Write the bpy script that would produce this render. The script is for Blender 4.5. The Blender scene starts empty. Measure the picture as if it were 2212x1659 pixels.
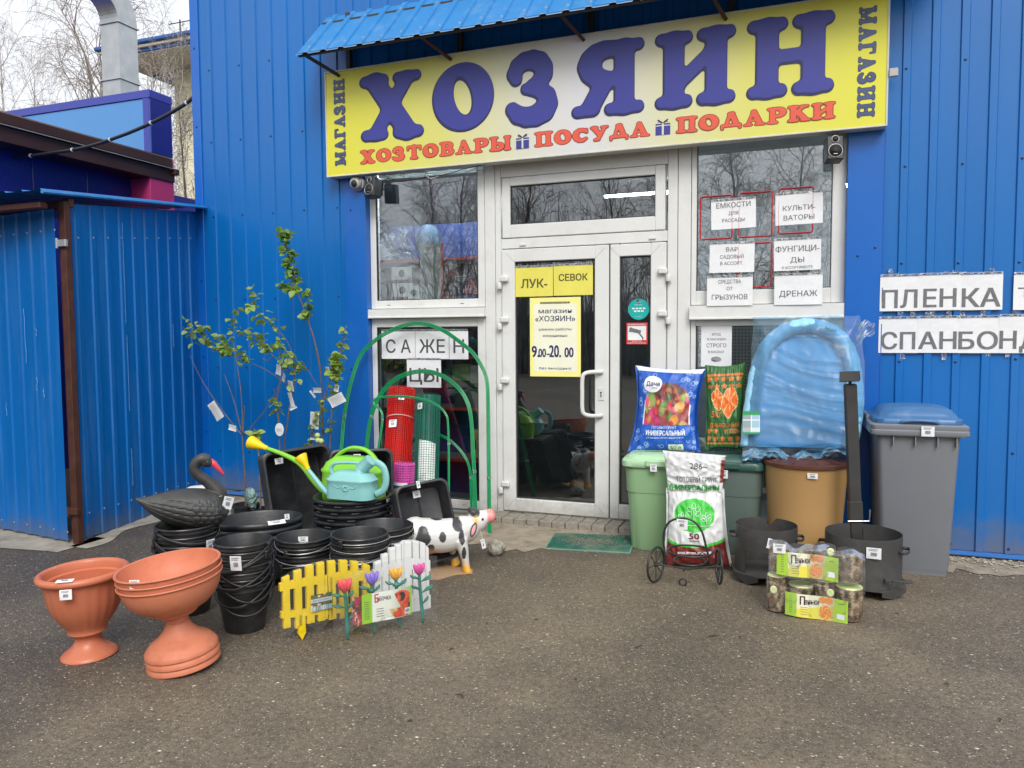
import bpy, math, random
import numpy as np
from mathutils import Vector, Matrix, Euler, noise as mnoise
random.seed(7); np.random.seed(7)
SC = bpy.context.scene
COL = SC.collection
PI = math.pi
# ---------------------------------------------------------------- camera (solved from the wall's vanishing points)
F, CX, CY = 1662.0, 1106.0, 829.5
YAW, PITCH, ROLL, H, DIST = math.radians(20.7), math.radians(3.6), math.radians(.36), 1.48, 5.705
FWD = Vector((-math.sin(YAW) * math.cos(PITCH), math.cos(YAW) * math.cos(PITCH), -math.sin(PITCH)))
_r0 = FWD.cross(Vector((0, 0, 1))).normalized(); _u0 = _r0.cross(FWD)
RGT = _r0 * math.cos(ROLL) - _u0 * math.sin(ROLL); UPV = _u0 * math.cos(ROLL) + _r0 * math.sin(ROLL)
CAM = Vector((0, -DIST, H))
cd = bpy.data.cameras.new('camera'); cam = bpy.data.objects.new('camera', cd); COL.objects.link(cam)
cd.sensor_width = 36; cd.lens = F / 2212 * 36; cd.clip_end = 600; cd.clip_start = .05
cam.matrix_world = Matrix(((RGT.x, UPV.x, -FWD.x, CAM.x), (RGT.y, UPV.y, -FWD.y, CAM.y), (RGT.z, UPV.z, -FWD.z, CAM.z), (0, 0, 0, 1)))
SC.camera = cam
# ---------------------------------------------------------------- overcast daylight
w = bpy.data.worlds.new('World'); SC.world = w; w.use_nodes = True
nt = w.node_tree; nt.nodes.clear()
sky = nt.nodes.new('ShaderNodeTexSky'); sky.sky_type = 'NISHITA'; sky.sun_disc = False
SUN_EL, SUN_AZ = math.radians(44), math.radians(152)
sky.sun_elevation = SUN_EL; sky.sun_rotation = SUN_AZ; sky.dust_density = 6; sky.air_density = 1.2; sky.ozone_density = 1.5
hs = nt.nodes.new('ShaderNodeHueSaturation'); hs.inputs['Saturation'].default_value = .35
mixc = nt.nodes.new('ShaderNodeMix'); mixc.data_type = 'RGBA'; mixc.inputs[0].default_value = .72
cl = nt.nodes.new('ShaderNodeTexNoise'); cl.inputs['Scale'].default_value = 2.2; cl.inputs['Detail'].default_value = 4
cr = nt.nodes.new('ShaderNodeValToRGB')
cr.color_ramp.elements[0].position = .3; cr.color_ramp.elements[0].color = (6.6, 7.0, 7.5, 1)
cr.color_ramp.elements[1].position = .7; cr.color_ramp.elements[1].color = (8.3, 8.5, 8.7, 1)
bg = nt.nodes.new('ShaderNodeBackground'); bg.inputs[1].default_value = .115
wo = nt.nodes.new('ShaderNodeOutputWorld')
L = nt.links.new
L(sky.outputs[0], hs.inputs['Color']); L(hs.outputs[0], mixc.inputs[6]); L(cl.outputs[0], cr.inputs[0]); L(cr.outputs[0], mixc.inputs[7])
L(mixc.outputs[2], bg.inputs[0]); L(bg.outputs[0], wo.inputs[0])
sd = bpy.data.lights.new('sun', 'SUN'); sd.energy = 1.25; sd.angle = math.radians(26); sd.color = (1, .97, .93)
sun = bpy.data.objects.new('sun', sd); COL.objects.link(sun)
sun.rotation_euler = (PI / 2 - SUN_EL, 0, math.radians(28))
SC.view_settings.view_transform = 'Standard'; SC.view_settings.look = 'None'; SC.view_settings.exposure = 0.6; SC.view_settings.gamma = 1
SC.view_settings.use_curve_mapping = False
SC.cycles.max_bounces = 7; SC.cycles.diffuse_bounces = 3; SC.cycles.glossy_bounces = 4; SC.cycles.transparent_max_bounces = 16
SC.cycles.transmission_bounces = 4; SC.cycles.caustics_reflective = False; SC.cycles.caustics_refractive = False
# ---------------------------------------------------------------- picture point -> place helpers
def ray(x, y): return FWD + RGT * ((x - CX) / F) - UPV * ((y - CY) / F)
def G(x, y, z=0.0):
    d = ray(x, y); return CAM + d * ((z - H) / d.z)
def P(x, y, Y=0.0):
    d = ray(x, y); return CAM + d * ((Y + DIST) / d.y)
def PX(x, y, X):
    d = ray(x, y); return CAM + d * (X / d.x)
# ---------------------------------------------------------------- materials
def mat(name, col, rough=.5, metal=0, var=.12, scale=6, bump=0, bscale=120, spec=.5, coat=0, trans=0, dirt=None, dscale=3, damt=.5, alpha=1, det=4, stretch=None, rvar=.1):
    m = bpy.data.materials.new(name); m.use_nodes = True; n = m.node_tree; b = n.nodes['Principled BSDF']
    tc = n.nodes.new('ShaderNodeTexCoord'); mp = n.nodes.new('ShaderNodeMapping')
    n.links.new(tc.outputs['Object'], mp.inputs[0])
    if stretch: mp.inputs['Scale'].default_value = stretch
    no = n.nodes.new('ShaderNodeTexNoise'); no.inputs['Scale'].default_value = scale; no.inputs['Detail'].default_value = det
    n.links.new(mp.outputs[0], no.inputs['Vector'])
    r = n.nodes.new('ShaderNodeValToRGB'); r.color_ramp.elements[0].position = .3; r.color_ramp.elements[1].position = .7
    r.color_ramp.elements[0].color = (*[max(0, c * (1 - var)) for c in col], 1); r.color_ramp.elements[1].color = (*[min(1, c * (1 + var)) for c in col], 1)
    n.links.new(no.outputs[0], r.inputs[0]); out = r.outputs[0]
    if dirt:
        n2 = n.nodes.new('ShaderNodeTexNoise'); n2.inputs['Scale'].default_value = dscale; n2.inputs['Detail'].default_value = 8; n2.inputs['Roughness'].default_value = .7
        n.links.new(mp.outputs[0], n2.inputs['Vector'])
        r2 = n.nodes.new('ShaderNodeValToRGB'); r2.color_ramp.elements[0].position = .5; r2.color_ramp.elements[1].position = .72
        r2.color_ramp.elements[0].color = (0, 0, 0, 1); r2.color_ramp.elements[1].color = (damt, damt, damt, 1)
        n.links.new(n2.outputs[0], r2.inputs[0])
        mx = n.nodes.new('ShaderNodeMix'); mx.data_type = 'RGBA'; n.links.new(r2.outputs[0], mx.inputs[0]); n.links.new(out, mx.inputs[6]); mx.inputs[7].default_value = (*dirt, 1); out = mx.outputs[2]
    n.links.new(out, b.inputs['Base Color'])
    mr = n.nodes.new('ShaderNodeMapRange'); mr.inputs[3].default_value = max(0, rough - rvar); mr.inputs[4].default_value = min(1, rough + rvar)
    n.links.new(no.outputs[0], mr.inputs[0]); n.links.new(mr.outputs[0], b.inputs['Roughness'])
    b.inputs['Metallic'].default_value = metal; b.inputs['Specular IOR Level'].default_value = spec
    b.inputs['Coat Weight'].default_value = coat; b.inputs['Transmission Weight'].default_value = trans; b.inputs['Alpha'].default_value = alpha
    if bump:
        nb = n.nodes.new('ShaderNodeTexNoise'); nb.inputs['Scale'].default_value = bscale; nb.inputs['Detail'].default_value = 3
        n.links.new(mp.outputs[0], nb.inputs['Vector'])
        bp = n.nodes.new('ShaderNodeBump'); bp.inputs['Strength'].default_value = bump; bp.inputs['Distance'].default_value = .01
        n.links.new(nb.outputs[0], bp.inputs['Height']); n.links.new(bp.outputs[0], b.inputs['Normal'])
    return m
def attr_mat(name, rough=.5, bump=0, bscale=60, spec=.5):
    m = bpy.data.materials.new(name); m.use_nodes = True; n = m.node_tree; b = n.nodes['Principled BSDF']
    a = n.nodes.new('ShaderNodeAttribute'); a.attribute_name = 'paint'; n.links.new(a.outputs['Color'], b.inputs['Base Color'])
    b.inputs['Roughness'].default_value = rough; b.inputs['Specular IOR Level'].default_value = spec
    if bump:
        tc = n.nodes.new('ShaderNodeTexCoord'); nb = n.nodes.new('ShaderNodeTexNoise'); nb.inputs['Scale'].default_value = bscale; n.links.new(tc.outputs['Object'], nb.inputs['Vector'])
        bp = n.nodes.new('ShaderNodeBump'); bp.inputs['Strength'].default_value = bump; bp.inputs['Distance'].default_value = .01
        n.links.new(nb.outputs[0], bp.inputs['Height']); n.links.new(bp.outputs[0], b.inputs['Normal'])
    return m
def film_mat(name, tint=(1, 1, 1), gloss=.25, diff=.12, rough=.12, bump=.6, bscale=25, fres=1.0):
    """thin plastic film: mostly clear, some milky scatter, wrinkled sheen"""
    m = bpy.data.materials.new(name); m.use_nodes = True; n = m.node_tree; n.nodes.clear()
    o = n.nodes.new('ShaderNodeOutputMaterial'); t = n.nodes.new('ShaderNodeBsdfTransparent'); t.inputs[0].default_value = (*tint, 1)
    g = n.nodes.new('ShaderNodeBsdfGlossy'); g.inputs['Roughness'].default_value = rough; d = n.nodes.new('ShaderNodeBsdfDiffuse'); d.inputs[0].default_value = (*[min(1, c * .8) for c in tint], 1)
    m1 = n.nodes.new('ShaderNodeMixShader'); m2 = n.nodes.new('ShaderNodeMixShader'); m1.inputs[0].default_value = diff
    n.links.new(t.outputs[0], m1.inputs[1]); n.links.new(d.outputs[0], m1.inputs[2]); n.links.new(m1.outputs[0], m2.inputs[1]); n.links.new(g.outputs[0], m2.inputs[2])
    fr = n.nodes.new('ShaderNodeFresnel'); fr.inputs[0].default_value = 1.5; mu = n.nodes.new('ShaderNodeMath'); mu.operation = 'MULTIPLY_ADD'; mu.inputs[1].default_value = fres; mu.inputs[2].default_value = gloss * .3
    n.links.new(fr.outputs[0], mu.inputs[0]); n.links.new(mu.outputs[0], m2.inputs[0]); n.links.new(m2.outputs[0], o.inputs[0])
    if bump:
        tc = n.nodes.new('ShaderNodeTexCoord'); nb = n.nodes.new('ShaderNodeTexNoise'); nb.inputs['Scale'].default_value = bscale; nb.inputs['Detail'].default_value = 5; n.links.new(tc.outputs['Object'], nb.inputs['Vector'])
        bp = n.nodes.new('ShaderNodeBump'); bp.inputs['Strength'].default_value = bump; bp.inputs['Distance'].default_value = .02
        n.links.new(nb.outputs[0], bp.inputs['Height']); n.links.new(bp.outputs[0], g.inputs['Normal']); n.links.new(bp.outputs[0], d.inputs['Normal']); n.links.new(bp.outputs[0], fr.inputs['Normal'])
    return m
def NZ(x, y, z=0.0, s=1.0): return mnoise.noise(Vector((x * s, y * s, z * s)))
def s2l(*c): return tuple(((v / 255 + .055) / 1.055) ** 2.4 if v > 10 else v / 255 / 12.92 for v in c)
# ---------------------------------------------------------------- mesh builder
class MB:
    def __init__(s): s.v = []; s.f = []; s.c = []
    def add(s, vs, fs, M=None):
        b = len(s.v)
        s.v += [tuple(M @ Vector(p)) for p in vs] if M is not None else [tuple(p) for p in vs]
        s.f += [tuple(i + b for i in f) for f in fs]; return s
    def box(s, x0, x1, y0, y1, z0, z1, M=None):
        vs = [(x0, y0, z0), (x1, y0, z0), (x1, y1, z0), (x0, y1, z0), (x0, y0, z1), (x1, y0, z1), (x1, y1, z1), (x0, y1, z1)]
        return s.add(vs, [(0, 3, 2, 1), (4, 5, 6, 7), (0, 1, 5, 4), (1, 2, 6, 5), (2, 3, 7, 6), (3, 0, 4, 7)], M)
    def bbox(s, x0, x1, y0, y1, z0, z1, b=.005, M=None):
        """box with chamfered edges"""
        b = min(b, (x1 - x0) / 2.01, (y1 - y0) / 2.01, (z1 - z0) / 2.01)
        vs = []; fs = []
        import itertools
        idx = {}
        for sx, sy, sz in itertools.product((0, 1), repeat=3):
            X, Y, Z = (x0, x1)[sx], (y0, y1)[sy], (z0, z1)[sz]; dx, dy, dz = b * (1 - 2 * sx), b * (1 - 2 * sy), b * (1 - 2 * sz)
            idx[sx, sy, sz, 0] = len(vs); vs.append((X, Y + dy, Z + dz))
            idx[sx, sy, sz, 1] = len(vs); vs.append((X + dx, Y, Z + dz))
            idx[sx, sy, sz, 2] = len(vs); vs.append((X + dx, Y + dy, Z))
            fs.append((idx[sx, sy, sz, 0], idx[sx, sy, sz, 1], idx[sx, sy, sz, 2]) if (sx + sy + sz) % 2 == 0 else (idx[sx, sy, sz, 2], idx[sx, sy, sz, 1], idx[sx, sy, sz, 0]))
        I = lambda a, b_, c, k: idx[a, b_, c, k]
        for t in (0, 1):
            fs.append((I(t, 0, 0, 0), I(t, 0, 1, 0), I(t, 1, 1, 0), I(t, 1, 0, 0)) if t == 0 else (I(t, 0, 0, 0), I(t, 1, 0, 0), I(t, 1, 1, 0), I(t, 0, 1, 0)))
            fs.append((I(0, t, 0, 1), I(1, t, 0, 1), I(1, t, 1, 1), I(0, t, 1, 1)) if t == 0 else (I(0, t, 0, 1), I(0, t, 1, 1), I(1, t, 1, 1), I(1, t, 0, 1)))
            fs.append((I(0, 0, t, 2), I(0, 1, t, 2), I(1, 1, t, 2), I(1, 0, t, 2)) if t == 0 else (I(0, 0, t, 2), I(1, 0, t, 2), I(1, 1, t, 2), I(0, 1, t, 2)))
        for a, c in itertools.product((0, 1), repeat=2):
            fs.append((I(a, c, 0, 0), I(a, c, 0, 1), I(a, c, 1, 1), I(a, c, 1, 0)))
            fs.append((I(a, 0, c, 0), I(a, 0, c, 2), I(a, 1, c, 2), I(a, 1, c, 0)))
            fs.append((I(0, a, c, 1), I(0, a, c, 2), I(1, a, c, 2), I(1, a, c, 1)))
        return s.add(vs, fs, M)
    def tube(s, pts, r, n=8, closed=False, cap=True, flat=None):
        """swept tube; r number or list; flat=(a,b) elliptical section factors"""
        pts = [Vector(p) for p in pts]; N = len(pts); rs = r if isinstance(r, (list, tuple)) else [r] * N
        vs = []; fs = []; up = None
        for i, p in enumerate(pts):
            if closed: t = (pts[(i + 1) % N] - pts[i - 1])
            else: t = pts[min(i + 1, N - 1)] - pts[max(i - 1, 0)]
            t.normalize()
            if up is None:
                up = Vector((0, 0, 1)) if abs(t.z) < .9 else Vector((0, 1, 0))
            a = t.cross(up); 
            if a.length < 1e-6: a = t.orthogonal()
            a.normalize(); b = a.cross(t); up = b
            fa, fb = flat or (1, 1)
            for k in range(n):
                q = 2 * PI * k / n; vs.append(p + a * (math.cos(q) * rs[i] * fa) + b * (math.sin(q) * rs[i] * fb))
        M_ = N if closed else N - 1
        for i in range(M_):
            j = (i + 1) % N
            for k in range(n): fs.append((i * n + k, i * n + (k + 1) % n, j * n + (k + 1) % n, j * n + k))
        if cap and not closed: fs.append(tuple(range(n - 1, -1, -1))); fs.append(tuple((N - 1) * n + k for k in range(n)))
        return s.add(vs, fs)
    def lathe(s, prof, n=32, c=(0, 0, 0), M=None, sx=1, sy=1, fn=None):
        vs = []; fs = []
        for (r, z) in prof:
            for k in range(n):
                a = 2 * PI * k / n; rr = r * (fn(a, z) if fn else 1)
                vs.append((c[0] + rr * math.cos(a) * sx, c[1] + rr * math.sin(a) * sy, c[2] + z))
        for i in range(len(prof) - 1):
            for k in range(n): fs.append((i * n + k, i * n + (k + 1) % n, (i + 1) * n + (k + 1) % n, (i + 1) * n + k))
        if prof[0][0] > 1e-5: fs.append(tuple(range(n - 1, -1, -1)))
        if prof[-1][0] > 1e-5: fs.append(tuple((len(prof) - 1) * n + k for k in range(n)))
        return s.add(vs, fs, M)
    def loft(s, rings, cap=True, M=None):
        n = len(rings[0]); vs = [p for r in rings for p in r]; fs = []
        for i in range(len(rings) - 1):
            for k in range(n): fs.append((i * n + k, i * n + (k + 1) % n, (i + 1) * n + (k + 1) % n, (i + 1) * n + k))
        if cap: fs.append(tuple(range(n - 1, -1, -1))); fs.append(tuple((len(rings) - 1) * n + k for k in range(n)))
        return s.add(vs, fs, M)
    def grid(s, f, nu, nv, M=None):
        vs = [f(i / nu, j / nv) for j in range(nv + 1) for i in range(nu + 1)]
        fs = [(j * (nu + 1) + i, j * (nu + 1) + i + 1, (j + 1) * (nu + 1) + i + 1, (j + 1) * (nu + 1) + i) for j in range(nv) for i in range(nu)]
        return s.add(vs, fs, M)
    def prism(s, poly, y0, y1, M=None):
        """2D (x,z) polygon extruded along y"""
        n = len(poly); vs = [(p[0], y0, p[1]) for p in poly] + [(p[0], y1, p[1]) for p in poly]
        fs = [tuple(range(n)), tuple(range(2 * n - 1, n - 1, -1))] + [(i, i + n, (i + 1) % n + n, (i + 1) % n) for i in range(n)]
        return s.add(vs, fs, M)
    def mesh(s, name, m=None, smooth=False):
        me = bpy.data.meshes.new(name); me.from_pydata(s.v, [], s.f)
        if m: me.materials.append(m)
        if smooth is not False:
            me.polygons.foreach_set('use_smooth', [True] * len(me.polygons))
            if smooth is not True: me.set_sharp_from_angle(angle=math.radians(smooth))
        me.update(); return me
    def obj(s, name, m=None, parent=None, smooth=False, label=None, cat=None, group=None, kind=None, loc=None, rot=None):
        o = bpy.data.objects.new(name, s.mesh(name, m, smooth)); COL.objects.link(o)
        return tag(o, parent, label, cat, group, kind, loc, rot)
def tag(o, parent=None, label=None, cat=None, group=None, kind=None, loc=None, rot=None):
    if parent: o.parent = parent
    if label: o['label'] = label
    if cat: o['category'] = cat
    if group: o['group'] = group
    if kind: o['kind'] = kind
    if loc is not None: o.location = loc
    if rot is not None: o.rotation_euler = rot
    return o
def thing(name, label, cat, loc=(0, 0, 0), rot=(0, 0, 0), group=None):
    o = bpy.data.objects.new(name, None); COL.objects.link(o); o.empty_display_size = .1
    return tag(o, None, label, cat, group, None, loc, rot)
def inst(o, name, parent, loc=(0, 0, 0), rot=(0, 0, 0), sc=None):
    c = bpy.data.objects.new(name, o if isinstance(o, bpy.types.Mesh) else o.data); COL.objects.link(c); c.parent = parent; c.location = loc; c.rotation_euler = rot
    if sc: c.scale = sc
    return c
def copy_tree(o, parent=None):
    c = o.copy(); COL.objects.link(c)
    if parent: c.parent = parent
    for ch in [x for x in bpy.data.objects if x.parent == o]: copy_tree(ch, c)
    return c
def copy_thing(o, label, loc=None, rot=None):
    c = copy_tree(o); c['label'] = label
    if loc is not None: c.location = loc
    if rot is not None: c.rotation_euler = rot
    return c
def spline(pts, n=8):
    """Catmull-Rom through points"""
    P_ = [Vector(p) for p in pts]; out = []
    for i in range(len(P_) - 1):
        p0 = P_[max(i - 1, 0)]; p1 = P_[i]; p2 = P_[i + 1]; p3 = P_[min(i + 2, len(P_) - 1)]
        for k in range(n):
            t = k / n; out.append(.5 * ((2 * p1) + (-p0 + p2) * t + (2 * p0 - 5 * p1 + 4 * p2 - p3) * t * t + (-p0 + 3 * p1 - 3 * p2 + p3) * t ** 3))
    out.append(P_[-1]); return out
# ---------------------------------------------------------------- text as flat geometry
_tc = {}
def text2d(s, w=None, h=None, bold=0, align='C', shear=0):
    """2D verts/faces of a line of text, scaled to height h (cap) and squeezed to width w, centred on x, baseline 0"""
    key = (s, bold, shear)
    if key not in _tc:
        cu = bpy.data.curves.new('t', 'FONT'); cu.body = s; cu.offset = bold; cu.resolution_u = 3; cu.shear = shear
        ob = bpy.data.objects.new('t', cu); me = bpy.data.meshes.new_from_object(ob)
        vs = [(v.co.x, v.co.y) for v in me.vertices]; fs = [tuple(p.vertices) for p in me.polygons]
        bpy.data.objects.remove(ob); bpy.data.curves.remove(cu); bpy.data.meshes.remove(me); _tc[key] = (vs, fs)
    vs, fs = _tc[key]
    if not vs: return [], []
    xs = [v[0] for v in vs]; x0, x1 = min(xs), max(xs); ch = .73 + 2 * bold
    sy = (h or .73) / ch; sx = (w / (x1 - x0)) if w else sy
    cx = (x0 + x1) / 2 if align == 'C' else x0
    return [((v[0] - cx) * sx, (v[1] + bold) * sy) for v in vs], fs
def flat_text(mb, s, x, z, w=None, h=None, y=-.001, bold=0.0, f=None, align='C', M=None, shear=0):
    vs, fs = text2d(s, w, h, 0, align, shear)
    if not vs: return
    d = bold * (h or .73) * .9; reps = ((0, 0),) if not bold else ((-d, d * .5), (d, -d * .5), (-d, -d * .5), (d, d * .5), (0, 0))
    for i, (ox, oz) in enumerate(reps):
        vv = [(x + a + ox, z + b + oz) for a, b in vs]; e = .00012 * i
        if f: mb.add([Vector(f(a, b)) - Vector((0, e, 0)) for a, b in vv], fs, M)
        else: mb.add([(a, y - e, b) for a, b in vv], fs, M)
# ---------------------------------------------------------------- fat round-serif letters by signed distance
def _seg(X, Z, x0, z0, x1, z1, r0, r1=None):
    r1 = r0 if r1 is None else r1; dx, dz = x1 - x0, z1 - z0; t = np.clip(((X - x0) * dx + (Z - z0) * dz) / max(dx * dx + dz * dz, 1e-9), 0, 1)
    return np.hypot(X - x0 - t * dx, Z - z0 - t * dz) - (r0 + (r1 - r0) * t)
def _ell(X, Z, cx, cz, rx, rz, rot=0):
    c, s = math.cos(rot), math.sin(rot); a = (X - cx) * c + (Z - cz) * s; b = -(X - cx) * s + (Z - cz) * c
    k = np.hypot(a / rx, b / rz); return (k - 1) * min(rx, rz)
def _smin(a, b, k=.05):
    h = np.clip(.5 + .5 * (b - a) / k, 0, 1); return b * (1 - h) + a * h - k * h * (1 - h)
def _arc(cx, cz, rx, rz, a0, a1, r, n=8):
    pts = [(cx + rx * math.cos(math.radians(a0 + (a1 - a0) * i / n)), cz + rz * math.sin(math.radians(a0 + (a1 - a0) * i / n))) for i in range(n + 1)]
    rr = r if isinstance(r, (list, tuple)) else (r, r)
    def R(i): 
        t = i / n; return rr[0] + (rr[-1] - rr[0]) * t if len(rr) == 2 else (rr[0] + (rr[1] - rr[0]) * t * 2 if t < .5 else rr[1] + (rr[2] - rr[1]) * (t - .5) * 2)
    return [('s', *pts[i], *pts[i + 1], R(i), R(i + 1)) for i in range(n)]
def stem(x, z0=.0, z1=1., r=.13, sw=.2, sr=.075, top=True, bot=True):
    o = [('s', x, z0 + .12, x, z1 - .12, r)]
    if bot: o.append(('s', x - sw, z0 + sr, x + sw, z0 + sr, sr))
    if top: o.append(('s', x - sw, z1 - sr, x + sw, z1 - sr, sr))
    return o
GL = {
 'Х': (1.0, [('s', .25, .9, .75, .1, .14), ('s', .75, .9, .25, .1, .10), ('s', .09, .92, .38, .92, .08), ('s', .62, .93, .9, .93, .07), ('s', .1, .08, .36, .08, .08), ('s', .62, .08, .92, .08, .08)]),
 'О': (1.0, [('e', .5, .5, .49, .5, 0), ('-e', .5, .5, .15, .30, .25)]),
 'З': (.86, _arc(.36, .72, .24, .19, 170, -75, (.10, .13, .1)) + _arc(.36, .29, .30, .20, 80, -160, (.09, .15, .10)) + [('s', .1, .72, .14, .66, .09), ('s', .3, .5, .4, .5, .07)]),
 'Я': (1.0, stem(.74, r=.13, sw=.19) + _arc(.5, .70, .25, .21, 75, 285, (.09, .15, .09)) + [('s', .5, .9, .74, .9, .09), ('s', .5, .47, .72, .47, .07), ('s', .45, .44, .28, .15, .12), ('s', .08, .08, .3, .09, .075)]),
 'И': (1.06, stem(.25, sw=.165) + stem(.81, sw=.165) + [('s', .3, .3, .76, .7, .085)]),
 'Н': (1.06, stem(.25, sw=.165) + stem(.81, sw=.165) + [('s', .3, .5, .76, .5, .085)]),
 'Т': (.95, stem(.475, sw=.17, top=False, z1=1.05) + [('s', .1, .91, .85, .91, .085), ('s', .09, .88, .07, .7, .06), ('s', .86, .88, .88, .7, .06)]),
 'В': (.9, stem(.25, sw=.17) + _arc(.5, .73, .2, .18, 90, -90, (.08, .13, .08)) + _arc(.5, .28, .25, .2, 90, -90, (.08, .14, .08)) + [('s', .25, .92, .5, .92, .075), ('s', .25, .5, .5, .5, .06), ('s', .25, .08, .5, .08, .075)]),
 'А': (1.05, [('s', .5, .88, .78, .15, .13), ('s', .48, .88, .24, .15, .08), ('s', .3, .34, .7, .34, .06), ('s', .08, .07, .36, .07, .07), ('s', .62, .07, .98, .07, .07), ('-e', .44, .48, .055, .09, -.2)]),
 'Р': (.88, stem(.25, sw=.18) + _arc(.48, .69, .26, .23, 90, -90, (.08, .14, .08)) + [('s', .25, .92, .5, .92, .075), ('s', .25, .45, .5, .45, .07)]),
 'Ь': (.85, stem(.25, sw=.18) + _arc(.48, .3, .25, .21, 90, -90, (.08, .13, .08)) + [('s', .25, .51, .5, .51, .07), ('s', .25, .08, .5, .08, .075)]),
 'П': (1.04, stem(.25, sw=.18) + stem(.79, sw=.18) + [('s', .25, .92, .8, .92, .08)]),
 'С': (.9, _arc(.48, .5, .33, .36, 42, 318, (.09, .17, .09)) + [('s', .76, .88, .78, .68, .06)]),
 'У': (.98, [('s', .2, .9, .52, .42, .13), ('s', .8, .9, .44, .12, .085), ('s', .44, .12, .28, .1, .09), ('s', .07, .92, .36, .92, .07), ('s', .64, .92, .92, .92, .07)]),
 'Д': (1.02, [('s', .46, .9, .3, .3, .08), ('s', .55, .9, .76, .25, .13), ('s', .1, .17, .92, .17, .09), ('s', .09, .15, .08, -.02, .06), ('s', .93, .15, .94, -.02, .06), ('s', .42, .93, .6, .93, .07)]),
 'К': (1.0, stem(.25, sw=.18) + [('s', .3, .48, .7, .88, .08), ('s', .45, .58, .76, .15, .13), ('s', .62, .92, .88, .92, .07), ('s', .66, .07, .97, .07, .07)]),
 'М': (1.25, stem(.22, sw=.15, r=.09) + stem(1.02, sw=.16, r=.13) + [('s', .25, .85, .6, .2, .11), ('s', .98, .88, .63, .2, .07)]),
 'Г': (.85, stem(.25, sw=.18) + [('s', .25, .92, .74, .92, .08), ('s', .76, .88, .78, .7, .06)]),
}
_gc = {}
def glyph(ch, off=0.0, N=40):
    """filled 2D mesh of a letter, height 1, grown by off"""
    key = (ch, round(off, 4), N)
    if key in _gc: return _gc[key]
    if ch == 'Ы':
        w1, v1, f1 = glyph('Ь', off, N); ww = w1 + .42; b = len(v1)
        base = [('s', .2, .12, .2, .88, .125), ('s', .07, .075, .33, .075, .075), ('s', .07, .925, .33, .925, .075)]
        w2, v2, f2 = _fill(.4, base, off, N); r = (ww, v1 + [(x + w1 + .0, z) for x, z in v2], f1 + [tuple(i + b for i in f) for f in f2]); _gc[key] = r; return r
    wd, pr = GL[ch]; r = _fill(wd, pr, off, N); _gc[key] = r; return r
def _fill(wd, pr, off, N):
    m = .12; nx = int((wd + 2 * m) * N) + 1; nz = int((1 + 2 * m) * N) + 1
    xs = np.linspace(-m, wd + m, nx); zs = np.linspace(-m, 1 + m, nz); X, Z = np.meshgrid(xs, zs); D = None; cuts = []
    for p in pr:
        if p[0] == 's': d = _seg(X, Z, *p[1:])
        elif p[0] == 'e': d = _ell(X, Z, *p[1:])
        else: cuts.append(_ell(X, Z, *p[1:])); continue
        D = d if D is None else _smin(D, d)
    for c in cuts: D = np.maximum(D, -c)
    D = D - off; vs = []; vi = {}; fs = []
    def gv(k, x, z):
        if k not in vi: vi[k] = len(vs); vs.append((x, z))
        return vi[k]
    for j in range(nz - 1):
        run = None
        for i in range(nx - 1):
            c = [(i, j), (i + 1, j), (i + 1, j + 1), (i, j + 1)]; ins = [D[b, a] < 0 for a, b in c]
            if all(ins):
                if run is None: run = i
                continue
            if run is not None:
                fs.append((gv((run, j), xs[run], zs[j]), gv((i, j), xs[i], zs[j]), gv((i, j + 1), xs[i], zs[j + 1]), gv((run, j + 1), xs[run], zs[j + 1]))); run = None
            if not any(ins): continue
            poly = []
            for k in range(4):
                a, b = c[k], c[(k + 1) % 4]; da, db = D[a[1], a[0]], D[b[1], b[0]]
                if da < 0: poly.append(gv(a, xs[a[0]], zs[a[1]]))
                if (da < 0) != (db < 0):
                    t = da / (da - db); poly.append(gv((min(a, b), max(a, b)), xs[a[0]] + (xs[b[0]] - xs[a[0]]) * t, zs[a[1]] + (zs[b[1]] - zs[a[1]]) * t))
            if len(poly) > 2: fs.append(tuple(poly))
    return wd, vs, fs
def fat_text(mb, s, x0, x1, z0, h, y, off=0., N=40, gap=.08, M=None):
    """letters of s spread between x0 and x1 with height h"""
    ws = [(GL[c][0] if c != 'Ы' else GL['Ь'][0] + .42) for c in s]; tot = sum(ws) + gap * (len(s) - 1); k = (x1 - x0) / tot; x = x0
    for c, wd in zip(s, ws):
        _, vs, fs = glyph(c, off, N); mb.add([(x + a * k, y, z0 + b * h) for a, b in vs], fs, M); x += (wd + gap) * k
# ================================================================ materials
m_blue = mat('blue_coated_steel', s2l(4, 104, 180), rough=.33, var=.08, scale=1.3, bump=.06, bscale=1.6, spec=.6, dirt=s2l(60, 110, 175), dscale=1.2, damt=.35, rvar=.08, stretch=(1, 1, .25))
m_blue_trim = mat('blue_trim_steel', s2l(4, 96, 184), rough=.33, var=.06, scale=1.2, spec=.6, dirt=s2l(70, 110, 180), dscale=2.0, damt=.25, rvar=.06)
m_blue_shed = mat('shed_blue_steel', s2l(0, 102, 178), rough=.40, var=.08, scale=1.5, spec=.45, dirt=s2l(90, 135, 190), dscale=9, damt=.3, stretch=(1, 1, .12))
m_canopy = mat('canopy_blue_steel', s2l(44, 124, 186), rough=.38, var=.06, scale=2, spec=.55, dirt=s2l(150, 175, 195), dscale=5, damt=.3)
m_pvc = mat('white_window_plastic', (.73, .735, .72), rough=.33, var=.03, scale=3, spec=.5, dirt=(.5, .48, .42), dscale=5, damt=.32)
m_pvc2 = mat('white_hinge_plastic', (.68, .68, .66), rough=.35, var=.03)
m_gap = mat('dark_gasket', (.03, .03, .032), rough=.6)
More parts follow.
